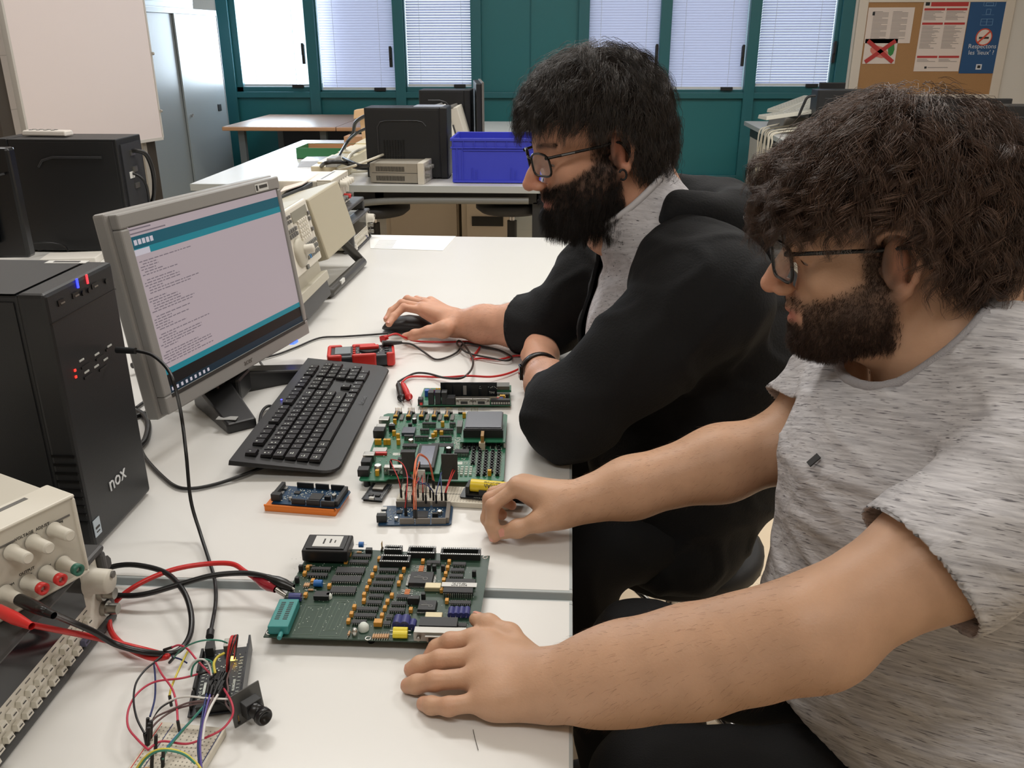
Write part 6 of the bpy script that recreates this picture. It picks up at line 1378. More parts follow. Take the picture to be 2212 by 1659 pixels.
# ---- mouse
p = pz(872, 716, .75); q = Vector(pz(838, 722, .75))
ms = thing('computer_mouse', 'black mouse under the hand of the further man', 'mouse', (float(p[0])+.010, float(p[1])+.0, .75), rotz(math.radians(175)))
b = MB(); n = 16; rings = []
for (x, wd, h0, h1) in ((.058, .012, .004, .012), (.05, .024, .002, .022), (.03, .031, .001, .032), (0, .033, .001, .038), (-.03, .031, .001, .036), (-.05, .022, .002, .026), (-.058, .010, .004, .014)):
    rings.append([(x, wd*math.cos(2*math.pi*k/n), h0+(h1-h0)*(.5+.5*math.sin(2*math.pi*k/n))**.8) for k in range(n)])
vs_ = [v for r_ in rings for v in r_]; m_ = len(rings)
b.add(vs_, [(i*n+k, i*n+(k+1) % n, (i+1)*n+(k+1) % n, (i+1)*n+k) for i in range(m_-1) for k in range(n)], 0, None, True); b.add(vs_, [tuple(range(n)), tuple(range((m_-1)*n, m_*n))[::-1]]); b.build('shell', BLACK, ms)
MB().cyl((.036, -.004, .031), (.036, .004, .031), .008, n=14).build('wheel', GREYP, ms)
# ---------------------------------------------------------------- smooth bodies from distance fields
class Field:
    """union / carve of smooth primitives, meshed only near the surface"""
    def __init__(s): s.p = []; s.disp = None; s.dmax = 0
    def _add(s, kind, par, c, r, k, op): s.p.append((kind, par, np.array(c, float), float(r), k, op)); return s
    def cone(s, a, b, ra, rb, k=.02, op=1):
        a = np.array(a, float); b = np.array(b, float); return s._add('c', (a, b, ra, rb), (a+b)/2, np.linalg.norm(b-a)/2+max(ra, rb), k, op)
    def chain(s, pts, rs, k=.01, op=1):
        for i in range(len(pts)-1): s.cone(pts[i], pts[i+1], rs[i], rs[i+1], k, op)
        return s
    def ell(s, c, r, R=None, k=.02, op=1):
        return s._add('e', (np.array(c, float), np.array(r, float), np.eye(3) if R is None else np.array(R, float)), c, max(r), k, op)
    def slab(s, a, b, wa, wb, R, k=.03, op=1):   # cone with an elliptical section: wa, wb = (r1, r2) across R rows 0 and 1
        a = np.array(a, float); b = np.array(b, float); return s._add('s', (a, b, wa, wb, np.array(R, float)), (a+b)/2, np.linalg.norm(b-a)/2+max(*wa, *wb), k, op)
    @staticmethod
    def dist(kind, par, P):
        if kind == 'c':
            a, b, ra, rb = par; ba = b-a; pa = P-a; h = np.clip(pa@ba/(ba@ba+1e-12), 0, 1); q = pa-h[:, None]*ba
            return np.sqrt((q*q).sum(1))-(ra+(rb-ra)*h)
        if kind == 'e':
            c, r, R = par; q = (P-c)@R.T; k0 = np.sqrt(((q/r)**2).sum(1)); k1 = np.sqrt(((q/(r*r))**2).sum(1)); return k0*(k0-1)/(k1+1e-9)
        a, b, wa, wb, R = par; ba = b-a; pa = P-a; h = np.clip(pa@ba/(ba@ba+1e-12), 0, 1); q = (pa-h[:, None]*ba)@R.T
        w = np.array(wa)[None]+(np.array(wb)-np.array(wa))[None]*h[:, None]
        rr_ = np.stack([w[:, 0], w[:, 1], np.minimum(w[:, 0], w[:, 1])], 1); k0 = np.sqrt(((q/rr_)**2).sum(1)); k1 = np.sqrt(((q/(rr_*rr_))**2).sum(1)); return k0*(k0-1)/(k1+1e-9)
    def ev(s, P, prims=None):
        d = np.full(len(P), 1.0)
        for (kind, par, c, r, k, op) in (s.p if prims is None else prims):
            e = s.dist(kind, par, P)
            if op == 1: h = np.maximum(k-np.abs(d-e), 0)/k; d = np.minimum(d, e)-h*h*k*.25
            else: e = -e; h = np.maximum(k-np.abs(d-e), 0)/k; d = np.maximum(d, e)+h*h*k*.25
        if s.disp is not None: d = d-s.disp(P)
        return d
    def grad(s, P, e=.001):
        g = np.stack([s.ev(P+np.eye(3)[i]*e)-s.ev(P-np.eye(3)[i]*e) for i in range(3)], 1); return g/(np.linalg.norm(g, axis=1, keepdims=True)+1e-9)
    def mesh(s, vox, lo=None, hi=None):
        cs = np.array([p[2] for p in s.p if p[5] == 1]); rs = np.array([p[3] for p in s.p if p[5] == 1])
        L = (cs-rs[:, None]).min(0)-.03; Hh = (cs+rs[:, None]).max(0)+.03
        if lo is not None: L = np.maximum(L, lo)
        if hi is not None: Hh = np.minimum(Hh, hi)
        B = 12; bs = B*vox; nb = np.ceil((Hh-L)/bs).astype(int)
        I = np.stack(np.meshgrid(*[np.arange(n) for n in nb], indexing='ij'), -1).reshape(-1, 3); ctr = L+(I+.5)*bs
        half = bs*.87; keep = np.zeros(len(I), bool)
        for (kind, par, c, r, k, op) in s.p:
            if op == 1: keep |= np.linalg.norm(ctr-c, axis=1) < r+half+s.dmax+.01
        I = I[keep]; ctr = ctr[keep]
        dc = np.concatenate([s.ev(ctr[i:i+20000]) for i in range(0, len(ctr), 20000)]); keep = np.abs(dc) < half*1.5+s.dmax+.004; I = I[keep]; ctr = ctr[keep]
        g = np.stack(np.meshgrid(*[np.arange(B+1)]*3, indexing='ij'), -1).reshape(-1, 3)
        N = (nb+2)*B; key = lambda a: (a[..., 0]*N[1]+a[..., 1])*N[2]+a[..., 2]
        vk = []; vp = []; quads = []
        allv = {}
        corner = np.array([(i, j, k) for i in (0, 1) for j in (0, 1) for k in (0, 1)])
        edges = [(a, b) for a in range(8) for b in range(a+1, 8) if abs(corner[a]-corner[b]).sum() == 1]
        for bi, c in zip(I, ctr):
            pr_ = [p for p in s.p if np.linalg.norm(p[2]-c) < p[3]+half+p[4]+.012+s.dmax]
            P = L+(bi*B+g)*vox; D = s.ev(P, pr_).reshape(B+1, B+1, B+1)
            neg = D < 0
            if neg.all() or not neg.any(): continue
            C8 = np.stack([D[i:i+B, j:j+B, k:k+B] for i, j, k in corner], -1); ng = C8 < 0; act = ng.any(-1) & ~ng.all(-1)
            idx = np.argwhere(act); V = C8[act]; acc = np.zeros((len(idx), 3)); cnt = np.zeros(len(idx))
            for a, b in edges:
                m = (V[:, a] < 0) != (V[:, b] < 0); t = V[m, a]/(V[m, a]-V[m, b]); acc[m] += corner[a]+t[:, None]*(corner[b]-corner[a]); cnt[m] += 1
            vk.append(key(idx+bi*B)); vp.append(L+(bi*B+idx+acc/cnt[:, None])*vox)
            for ax in range(3):
                o1, o2 = [(1, 2), (2, 0), (0, 1)][ax]
                sl0 = [slice(0, B)]*3; sl1 = list(sl0); sl1[ax] = slice(1, B+1)
                a = D[tuple(sl0)] < 0; b = D[tuple(sl1)] < 0; E_ = np.argwhere(a != b); 
                if not len(E_): continue
                fl = a[tuple(E_.T)]; G = E_+bi*B; u = np.zeros(3, int); u[o1] = 1; w = np.zeros(3, int); w[o2] = 1
                q = np.stack([key(G-u-w), key(G-w), key(G), key(G-u)], 1); q[~fl] = q[~fl][:, ::-1]; quads.append(q)
        vk = np.concatenate(vk); vp = np.concatenate(vp); o = np.argsort(vk); vk = vk[o]; vp = vp[o]
        q = np.concatenate(quads); j = np.searchsorted(vk, q); j = np.minimum(j, len(vk)-1); ok = (vk[j] == q).all(1); return vp, j[ok]
def relax(v, f, it=2, w=.5):
    e = np.concatenate([f[:, [0, 1]], f[:, [1, 2]], f[:, [2, 3]], f[:, [3, 0]]]); e = np.concatenate([e, e[:, ::-1]])
    n = np.bincount(e[:, 0], minlength=len(v)).astype(float)+1e-9
    for _ in range(it):
        m = np.stack([np.bincount(e[:, 0], weights=v[e[:, 1], i], minlength=len(v)) for i in range(3)], 1)/n[:, None]; v = v+(m-v)*w
    return v
def np_mesh(name, v, f, mats, parent=None, col=None, smooth=True, mi=None):
    me = bpy.data.meshes.new(name); k = f.shape[1]
    if parent is not None: Mi = np.array(mworld(parent).inverted()); v = v@Mi[:3, :3].T+Mi[:3, 3]
    me.vertices.add(len(v)); me.vertices.foreach_set('co', v.astype(np.float32).ravel()); me.loops.add(f.size); me.loops.foreach_set('vertex_index', f.astype(np.int32).ravel())
    me.polygons.add(len(f)); me.polygons.foreach_set('loop_start', np.arange(0, f.size, k, dtype=np.int32)); me.polygons.foreach_set('use_smooth', np.full(len(f), smooth))
    for m in (mats if isinstance(mats, (list, tuple)) else [mats]): me.materials.append(m)
    if mi is not None: me.polygons.foreach_set('material_index', mi.astype(np.int32))
    me.update(calc_edges=True)
    if col is not None: a = me.color_attributes.new('tint', 'FLOAT_COLOR', 'POINT'); a.data.foreach_set('color', np.concatenate([col, np.ones((len(v), 1))], 1).astype(np.float32).ravel())
    o = bpy.data.objects.new(name, me); COL.objects.link(o)
    if parent is not None: o.parent = parent; MWD[o.name] = mworld(parent).copy()
    return o
def unit(v): v = np.array(v, float); return v/np.linalg.norm(v)
def wav(P, f, seed=0):      # cheap smooth noise in -1..1
    r = np.random.RandomState(seed); o = np.zeros(len(P))
    for i in range(5):
        d = r.normal(size=3); d = d/np.linalg.norm(d); o += np.sin(P@d*f*(1+.35*i)+r.uniform(0, 6.28)+1.3*np.sin(P@r.normal(size=3)*f*.4))
    return o/5
def sstep(a, b, x): t = np.clip((x-a)/(b-a), 0, 1); return t*t*(3-2*t)

def skin_mat(name):
    m = bpy.data.materials.new(name); m.use_nodes = True; nt = m.node_tree; b = nt.nodes['Principled BSDF']
    at = nt.nodes.new('ShaderNodeAttribute'); at.attribute_name = 'tint'; tc = nt.nodes.new('ShaderNodeTexCoord')
    n = nt.nodes.new('ShaderNodeTexNoise'); n.inputs['Scale'].default_value = 38; n.inputs['Detail'].default_value = 5; r = nt.nodes.new('ShaderNodeMapRange'); r.inputs['To Min'].default_value = .86; r.inputs['To Max'].default_value = 1.12
    mx = nt.nodes.new('ShaderNodeMix'); mx.data_type = 'RGBA'; mx.blend_type = 'MULTIPLY'; mx.inputs[0].default_value = 1
    nt.links.new(tc.outputs['Object'], n.inputs[0]); nt.links.new(n.outputs[0], r.inputs[0]); nt.links.new(at.outputs[0], mx.inputs[6]); nt.links.new(r.outputs[0], mx.inputs[7]); nt.links.new(mx.outputs[2], b.inputs['Base Color'])
    n2 = nt.nodes.new('ShaderNodeTexNoise'); n2.inputs['Scale'].default_value = 420; n2.inputs['Detail'].default_value = 3; bp = nt.nodes.new('ShaderNodeBump'); bp.inputs['Strength'].default_value = .25; bp.inputs['Distance'].default_value = .001
    nt.links.new(tc.outputs['Object'], n2.inputs[0]); nt.links.new(n2.outputs[0], bp.inputs['Height']); nt.links.new(bp.outputs[0], b.inputs['Normal'])
    b.inputs['Roughness'].default_value = .48; b.inputs['Specular IOR Level'].default_value = .4
    b.inputs['Subsurface Weight'].default_value = .12; b.inputs['Subsurface Radius'].default_value = (.012, .005, .003); b.inputs['Subsurface Scale'].default_value = .6
    return m
SKIN = skin_mat('skin')
def hair_mat(name, rgb, rough=.4, spec=.5):
    m = mat(name, rgb, rough, spec=spec); nt = m.node_tree; b = nt.nodes['Principled BSDF']
    at = nt.nodes.new('ShaderNodeAttribute'); at.attribute_name = 'tint'; mx = nt.nodes.new('ShaderNodeMix'); mx.data_type = 'RGBA'; mx.blend_type = 'MULTIPLY'; mx.inputs[0].default_value = 1
    mx.inputs[6].default_value = (*lin(rgb), 1); nt.links.new(at.outputs[0], mx.inputs[7]); nt.links.new(mx.outputs[2], b.inputs['Base Color']); return m
def melange(name, base, dark, streak, scale=(70, 70, 620), thr=.60, bump=.35):
    m = mat(name, base, .85, spec=.2); nt = m.node_tree; b = nt.nodes['Principled BSDF']; tc0 = nt.nodes.new('ShaderNodeTexCoord'); tc = nt.nodes.new('ShaderNodeMapping'); tc.inputs['Rotation'].default_value = (.42, -.15, 0); nt.links.new(tc0.outputs['Object'], tc.inputs[0])
    def ns(sc, det, dist=0):
        mp = nt.nodes.new('ShaderNodeMapping'); mp.inputs['Scale'].default_value = sc; n = nt.nodes.new('ShaderNodeTexNoise'); n.inputs['Scale'].default_value = 1; n.inputs['Detail'].default_value = det; n.inputs['Distortion'].default_value = dist
        nt.links.new(tc.outputs[0], mp.inputs[0]); nt.links.new(mp.outputs[0], n.inputs['Vector']); return n
    a = ns(scale, 3, .3); r = nt.nodes.new('ShaderNodeValToRGB'); r.color_ramp.elements[0].position = thr; r.color_ramp.elements[1].position = thr+.09; r.color_ramp.elements[0].color = (0, 0, 0, 1); r.color_ramp.elements[1].color = (1, 1, 1, 1)
    nt.links.new(a.outputs[0], r.inputs[0]); c = ns(tuple(v*.45 for v in scale), 4, .2); r2 = nt.nodes.new('ShaderNodeMapRange'); r2.inputs['From Min'].default_value = .35; r2.inputs['From Max'].default_value = .65
    nt.links.new(c.outputs[0], r2.inputs[0]); m1 = nt.nodes.new('ShaderNodeMix'); m1.data_type = 'RGBA'; m1.inputs[6].default_value = (*lin(base), 1); m1.inputs[7].default_value = (*lin(dark), 1); nt.links.new(r2.outputs[0], m1.inputs[0])
    m2 = nt.nodes.new('ShaderNodeMix'); m2.data_type = 'RGBA'; m2.inputs[7].default_value = (*lin(streak), 1); nt.links.new(m1.outputs[2], m2.inputs[6]); nt.links.new(r.outputs[0], m2.inputs[0]); nt.links.new(m2.outputs[2], b.inputs['Base Color'])
    w = ns((14, 14, 26), 4, .8); bp = nt.nodes.new('ShaderNodeBump'); bp.inputs['Strength'].default_value = bump; bp.inputs['Distance'].default_value = .02; nt.links.new(w.outputs[0], bp.inputs['Height']); nt.links.new(bp.outputs[0], b.inputs['Normal']); return m

# ---- a head in its own frame: x forward, y to its left, z up, origin between the ears at eye height
def head_field(F, H, earx=0.0):
    R = H[:3, :3]; T = H[:3, 3]; s = H[3, 3]
    p = lambda x, y, z: T+s*(R@np.array([x, y, z])); RT = R.T
    def ell(c, r, k=.02, op=1, rot=None): F.ell(p(*c), [v*s for v in r], (RT if rot is None else rot@RT), k*s, op)
    def cone(a, b, ra, rb, k=.012, op=1): F.cone(p(*a), p(*b), ra*s, rb*s, k*s, op)
    ell((-.014, 0, .030), (.098, .076, .088)); ell((.03, 0, .03), (.060, .062, .062)); ell((.034, 0, -.04), (.054, .055, .075))
    for sy in (-1, 1):
        ell((.052, sy*.040, -.026), (.030, .022, .022), .02); cone((-.002, sy*.058, -.045), (.062, sy*.022, -.100), .019, .020, .025); ell((.02, sy*.048, -.06), (.035, .022, .035), .02)
        cone((.083, sy*.012, .016), (.070, sy*.048, .014), .0105, .009, .012)
    cone((.074, 0, -.100), (.082, 0, -.103), .021, .018, .02)
    ell((.066, 0, -.070), (.030, .030, .030), .018)
    cone((.088, 0, .010), (.108, 0, -.024), .0075, .0092, .010); cone((.108, 0, -.024), (.117, 0, -.036), .0098, .0112, .008)
    for sy in (-1, 1): ell((.104, sy*.0125, -.0415), (.0115, .0068, .0075), .006)
    for sy in (-1, 1): ell((.106, sy*.0075, -.050), (.006, .0035, .004), .003, -1)
    for sy in (-1, 1): ell((.101, sy*.034, -.002), (.020, .018, .012), .016, -1); ell((.0745, sy*.033, .0005), (.0142, .0155, .0125), .004)
    for sy in (-1, 1): cone((.088, sy*.020, -.0705), (.0975, 0, -.0665), .0038, .0052, .004); cone((.088, sy*.019, -.076), (.0955, 0, -.0795), .004, .006, .004)
    cone((.101, -.02, -.0732), (.101, .02, -.0732), .0022, .0022, .002, -1)
    cone((.099, 0, -.052), (.098, 0, -.062), .004, .003, .006)
    # ears
    for sy in (-1, 1):
        a = math.radians(24)*sy; ca, sa = math.cos(a), math.sin(a); Rz = np.array([[ca, -sa, 0], [sa, ca, 0], [0, 0, 1]]).T
        e = lambda u, v, w: (-.012+earx+1.14*(u*math.cos(-.18)-w*math.sin(-.18))*math.cos(a)*1.0, sy*(.079+v+abs(math.sin(a))*(-u)*1.1), -.010+1.1*(u*math.sin(-.18)+w*math.cos(-.18)))
        ell(e(0, 0, 0), (.0155, .005, .027), .006, 1, Rz)
        rim = [(.012, -.002, .012), (.010, .001, .026), (0, .004, .032), (-.013, .006, .028), (-.019, .007, .014), (-.019, .006, -.002), (-.013, .004, -.016), (-.006, .002, -.026)]
        for i in range(len(rim)-1): cone(e(*rim[i]), e(*rim[i+1]), .0036, .0036, .003)
        cone(e(-.003, .001, -.026), e(.002, .000, -.031), .0068, .006, .006)
        ell(e(-.002, .008, -.002), (.0085, .0065, .0135), .005, -1, Rz); ell(e(-.006, .009, .019), (.007, .005, .006), .004, -1, Rz)
        cone(e(.012, .002, -.002), e(.011, .002, -.008), .0042, .0042, .004)
    return p
def hloc(H, P): return (P-H[:3, 3])@H[:3, :3]/H[3, 3]
def head_matrix(orig, yaw, pitch, roll=0, s=1.0):
    """yaw turns -x facing towards -y (the camera), pitch nods down"""
    f = np.array([-math.cos(yaw)*math.cos(pitch), -math.sin(yaw)*math.cos(pitch), -math.sin(pitch)]); l = np.cross([0, 0, 1], f); l = unit(l); u = np.cross(f, l)
    l2 = l*math.cos(roll)+u*math.sin(roll); u2 = np.cross(f, l2); H = np.eye(4); H[:3, 0] = f; H[:3, 1] = l2; H[:3, 2] = u2; H[:3, 3] = orig; H[3, 3] = s; return H
def tinted(P, base, H, beard=None, beard_rgb=(70, 52, 42), extra=()):
    c = np.tile(np.array(lin(base)), (len(P), 1)); q = hloc(H, P)
    def mixc(w, rgb): nonlocal c; c = c*(1-w[:, None])+np.array(lin(rgb))*w[:, None]
    near = np.linalg.norm(q, axis=1) < .16
    red = np.exp(-((np.linalg.norm(q-np.array([.112, 0, -.036]), axis=1)/.020)**2))*.55+np.exp(-((np.abs(np.abs(q[:, 1])-.082)/.012)**2))*np.exp(-((q[:, 0]+.014)/.03)**2-((q[:, 2]+.01)/.035)**2)*.5
    mixc(np.clip(red, 0, 1)*near, (206, 120, 98))
    lip = np.exp(-(((np.abs(q[:, 2]+.0735))/.0085)**4))*np.exp(-((q[:, 1]/.023)**4))*(q[:, 0] > .078); mixc(lip*.8, (176, 98, 88))
    if beard is not None: mixc(beard(q)*near, beard_rgb)
    brow = np.exp(-(((q[:, 2]-.018-.004*np.sin(np.clip(np.abs(q[:, 1])/.05, 0, 1)*2.6))/.0042)**2))*((np.abs(q[:, 1]) > .010) & (np.abs(q[:, 1]) < .054) & (q[:, 0] > .04)); mixc(brow*.75*near, (52, 40, 34))
    for (cen, rad, rgb, w) in extra: mixc(np.exp(-(np.linalg.norm(P-np.array(cen), axis=1)/rad)**2)*w, rgb)
    return c

# ---- hair
def tubes(paths, r, sides=3):
    """paths N x K x 3, r N x K -> verts, quads"""
    N, K, _ = paths.shape; t = np.gradient(paths, axis=1); t /= np.linalg.norm(t, axis=2, keepdims=True)+1e-9
    ref = np.tile(np.array([.31, .52, .79]), (N, K, 1)); x = np.cross(t, ref); x /= np.linalg.norm(x, axis=2, keepdims=True)+1e-9; y = np.cross(t, x)
    ang = np.arange(sides)*2*np.pi/sides; V = paths[:, :, None, :]+r[:, :, None, None]*(np.cos(ang)[None, None, :, None]*x[:, :, None, :]+np.sin(ang)[None, None, :, None]*y[:, :, None, :])
    V = V.reshape(-1, 3); base = (np.arange(N)[:, None, None]*K+np.arange(K-1)[None, :, None])*sides; k = np.arange(sides)[None, None, :]; k2 = (k+1) % sides
    F_ = np.stack([base+k, base+k2, base+sides+k2, base+sides+k], -1).reshape(-1, 4); return V, F_
def grow(roots, dirs, length, K, flow, rng, curl=.0, curl_len=.04, kids=20, spread=.006, r0=.00028, surf=None, lift=0, tip=.35, jitter=.0008):
    N = len(roots); P = np.zeros((N, K, 3)); P[:, 0] = roots; d = dirs.copy(); L = length*np.ones(N) if np.isscalar(length) else length; st = L/(K-1)
    for i in range(1, K):
        tt = i/(K-1); d = flow(P[:, i-1], d, tt); d /= np.linalg.norm(d, axis=1, keepdims=True)+1e-9; nx = P[:, i-1]+d*st[:, None]
        if surf is not None: nx = surf(nx, tt)
        P[:, i] = nx
    if curl > 0:
        t = np.gradient(P, axis=1); t /= np.linalg.norm(t, axis=2, keepdims=True)+1e-9; a = np.cross(t, rng.normal(size=(N, 1, 3))); a /= np.linalg.norm(a, axis=2, keepdims=True)+1e-9; b = np.cross(t, a)
        ph = rng.uniform(0, 6.28, (N, 1))+np.linspace(0, 1, K)[None]*L[:, None]/curl_len*6.28*rng.choice([-1, 1], (N, 1)); am = curl*rng.uniform(.5, 1.2, (N, 1))*np.minimum(np.linspace(0, 2.2, K), 1)[None]
        P = P+am[:, :, None]*(np.cos(ph)[:, :, None]*a+np.sin(ph)[:, :, None]*b)
    off = rng.normal(size=(N, kids, 1, 3))*spread*.5; sh = (1-(1-tip)*np.linspace(0, 1, K))[None, None, :, None]
    Q = P[:, None]+off*sh; Q = Q+np.cumsum(rng.normal(size=Q.shape)*jitter, axis=2)*np.linspace(0, 1, K)[None, None, :, None]*.6
    cut = rng.uniform(.75, 1.0, (N, kids, 1, 1)); idx = np.linspace(0, 1, K)[None, None, :]*cut[..., 0]*(K-1); i0 = np.minimum(idx.astype(int), K-2); fr_ = (idx-i0)[..., None]
    a = np.take_along_axis(Q, i0[..., None], 2); b = np.take_along_axis(Q, i0[..., None]+1, 2); Q = a*(1-fr_)+b*fr_
    Q = Q.reshape(-1, K, 3); r = r0*(1-.8*np.linspace(0, 1, K)**2)[None]*rng.uniform(.7, 1.2, (len(Q), 1))
    tint = np.repeat(rng.uniform(.6, 1.5, N), kids)*rng.uniform(.8, 1.2, N*kids); return Q, r, tint
def hair_obj(name, sets, m, parent, base=None):
    Vs, Fs, Cs = [], [], []; n = 0
    for (Q, r, tint) in sets:
        V, F_ = tubes(Q, r); Vs.append(V); Fs.append(F_+n); n += len(V); c = np.repeat(tint, Q.shape[1]*3); Cs.append(np.stack([c, c, c], 1))
    k = sum(len(f_) for f_ in Fs)
    if base is not None: v, f = base; Vs.append(v); Fs.append(f+n); Cs.append(np.full((len(v), 3), .4))
    Fa = np.concatenate(Fs); return np_mesh(name, np.concatenate(Vs), Fa, [m, mat('hair_base', (34, 28, 25), .9, spec=.1)], parent, np.concatenate(Cs), mi=(np.arange(len(Fa)) >= k))
def sample(v, f, mask, n, rng):
    c = v[f].mean(1); a = np.linalg.norm(np.cross(v[f[:, 1]]-v[f[:, 0]], v[f[:, 3]]-v[f[:, 0]]), axis=1)*mask(c); i = rng.choice(len(f), n, p=a/a.sum()); w = rng.dirichlet(np.ones(4), n); return (v[f[i]]*w[:, :, None]).sum(1)
def finger(F, pts, r0, r1, k=.004):
    n = len(pts); F.chain(pts, [r0+(r1-r0)*i/(n-1) for i in range(n)], k)
    for i in range(1, n-1): F.ell(pts[i], [r0*.90]*3, None, .004)
def glasses(H, parent, lensw=.050, lensh=.036, m=None, up=.0, fwd=0.0):
    R = H[:3, :3]; T = H[:3, 3]; s = H[3, 3]; p = lambda x, y, z: tuple(T+s*(R@np.array([x, y, z])))
    fr_m = m or mat('glasses_black', (18, 19, 20), .25); b = MB(); lens = MB(); g = thing_ = None
    for sy in (-1, 1):
        pts = []
        for k in range(24):
            t = k*2*math.pi/24; cx, cz = math.cos(t), math.sin(t); u = math.copysign(abs(cx)**.6, cx)*lensw/2; w = math.copysign(abs(cz)**.6, cz)*lensh/2*(1 if cz > 0 else 1.0)
            y = sy*(.0335)+u; pts.append(p(.108+fwd-abs(y)*.14-abs(y)**2*2.2, y*1.0, -.004+up+w-.004*abs(u)/lensw))
        b.tube(pts+[pts[0]], .0019*s, 6, spline=False); lens.add(pts, [tuple(range(24))])
    b.tube([p(.106+fwd, -.0095, .004+up), p(.109+fwd, 0, .007+up), p(.106+fwd, .0095, .004+up)], .0018*s, 6)
    o = b.build('glasses', fr_m, None, world=True)
    lo = lens.build('lens', mat('lens_glass', (235, 240, 240), .05, alpha=.16, coat=.3), o, world=True)
    for sy in (-1, 1):
        q = MB(); a = p(.094+fwd*.7, sy*.062, .008+up); c = p(.02, sy*.079, .006+up); e = p(-.016, sy*.082, .004+up); e2 = p(-.03, sy*.080, -.018+up); q.tube([a, c, e, e2], .0024*s, 6)
        q.tube([a, p(.097+fwd, sy*.058, .008+up)], .003*s, 6, spline=False); q.build('temple', fr_m, o, world=True)
    return o, p
# ---------------------------------------------------------------- the two men
A3 = lambda x, y, z: np.array(pz(x, y, z))
AY = lambda x, y, Y: np.array(pY(x, y, Y))
BLACKC = mat('jacket_black', (30, 31, 33), .85, spec=.25, bump=.5, bscale=260); JEANS = mat('trousers_black', (27, 27, 28), .8, spec=.25, bump=.4, bscale=500)
TEE2 = melange('tshirt_grey_melange', (212, 210, 212), (178, 176, 179), (118, 116, 120), (52, 52, 760), .59); TEE1 = melange('tshirt_pale_melange', (206, 204, 208), (186, 184, 188), (70, 70, 76), (90, 90, 560), .62, .2)
def shell(F, vox, cuts, name, m, parent, thick=.003, it=2, lo=None, hi=None, drop=None):
    """cloth: surface of a field, opened by planes (point, normal pointing outwards)"""
    v, f = F.mesh(vox, lo, hi); v = relax(v, f, it)
    out = np.zeros(len(v), bool)
    for (pt, nrm_, c, rad) in cuts:
        pt = np.array(pt); nrm_ = unit(nrm_); d = (v-pt)@nrm_; near = np.linalg.norm(v-np.array(c), axis=1) < rad
        m_ = near & (np.abs(d) < vox*1.1); v[m_] -= d[m_][:, None]*nrm_; out |= near & (d > vox*.6)
    if drop is not None: out |= drop(v)
    f = f[~out[f].any(1)]; used = np.zeros(len(v), bool); used[f] = True; ix = np.cumsum(used)-1; v = v[used]; f = ix[f]
    # even out the border left by dropped faces
    e = np.sort(np.concatenate([f[:, [0, 1]], f[:, [1, 2]], f[:, [2, 3]], f[:, [3, 0]]]), 1); kk = e[:, 0].astype(np.int64)*len(v)+e[:, 1]; u, c_ = np.unique(kk, return_counts=True); be = u[c_ == 1]; a, b = be//len(v), be % len(v)
    for _ in range(8):
        s = np.zeros_like(v); n = np.zeros(len(v)); np.add.at(s, a, v[b]); np.add.at(s, b, v[a]); np.add.at(n, a, 1); np.add.at(n, b, 1); k = n > 0; v[k] = v[k]*.5+.5*s[k]/n[k][:, None]
    global RIM; RIM = v[np.unique(np.concatenate([a, b]))]
    o = np_mesh(name, v, f, m, parent); sd = o.modifiers.new('thickness', 'SOLIDIFY'); sd.thickness = thick; sd.offset = 0; return o

# ================= nearer man, grey T-shirt
H2 = head_matrix((.345, .975, 1.180), -.14, .17, 0, 1.03)
man2 = thing('person', 'man with curly brown hair, glasses and grey T-shirt, one hand flat on the table', 'person', (.60, .86, .0))
F = Field(); p2 = head_field(F, H2, .014)
NB = np.array([.44, .945, 1.075])            # base of the neck
F.slab(p2(-.035, 0, -.045), NB, (.062, .056), (.072, .066), H2[:3, :3].T, .03)
F.cone(p2(-.055, 0, -.03), NB+np.array([.03, 0, -.0]), .055, .06, .03); F.cone(p2(.03, 0, -.09), NB+np.array([-.045, 0, -.02]), .028, .045, .04)
SL2, SR2 = np.array([.46, .735, 1.015]), np.array([.42, 1.13, 1.0])
EL2, ER2 = AY(1752, 1362, .650), AY(1690, 965, 1.085)
WL2, WR2 = A3(1205, 1475, .785), A3(1222, 1092, .800)
F.cone(SL2, SR2, .050, .050, .05); F.cone(NB, SL2, .048, .052, .05); F.cone(NB, SR2, .048, .052, .05)
F.ell((.455, .94, .86), (.125, .175, .17), None, .06); F.ell((.50, .92, .66), (.16, .18, .17), None, .06)
def limb(F, S, E, W, rs, re, rf, rw, up=(0, 0, 1)):
    m1 = S*.45+E*.55; F.cone(S, m1, rs, rs*.93, .03); F.cone(m1, E, rs*.93, re, .03)
    m = E*.72+W*.28; F.cone(E, m, re, rf, .03); F.cone(m, E*.3+W*.7, rf, (rf+rw)*.52, .03); F.cone(E*.3+W*.7, W, (rf+rw)*.52, rw, .02)
am = [WL2, AY(1290, 1462, .703), AY(1363, 1448, .697), AY(1496, 1426, .684), AY(1630, 1396, .667), EL2, EL2*.5+SL2*.5, SL2]; F.chain(am, [.031, .036, .0418, .0458, .0435, .042, .051, .056], .03)
for a_, b_, r_ in ((WL2, am[2], .029), (am[1], am[3], .035)): F.cone(a_+np.array([0, -.008, 0]), b_+np.array([0, -.006, 0]), r_, r_+.006, .02)
limb(F, SR2, ER2, WR2, .054, .043, .047, .0285)
F.ell(EL2+np.array([.010, .0, -.010]), (.036, .034, .032), None, .03)
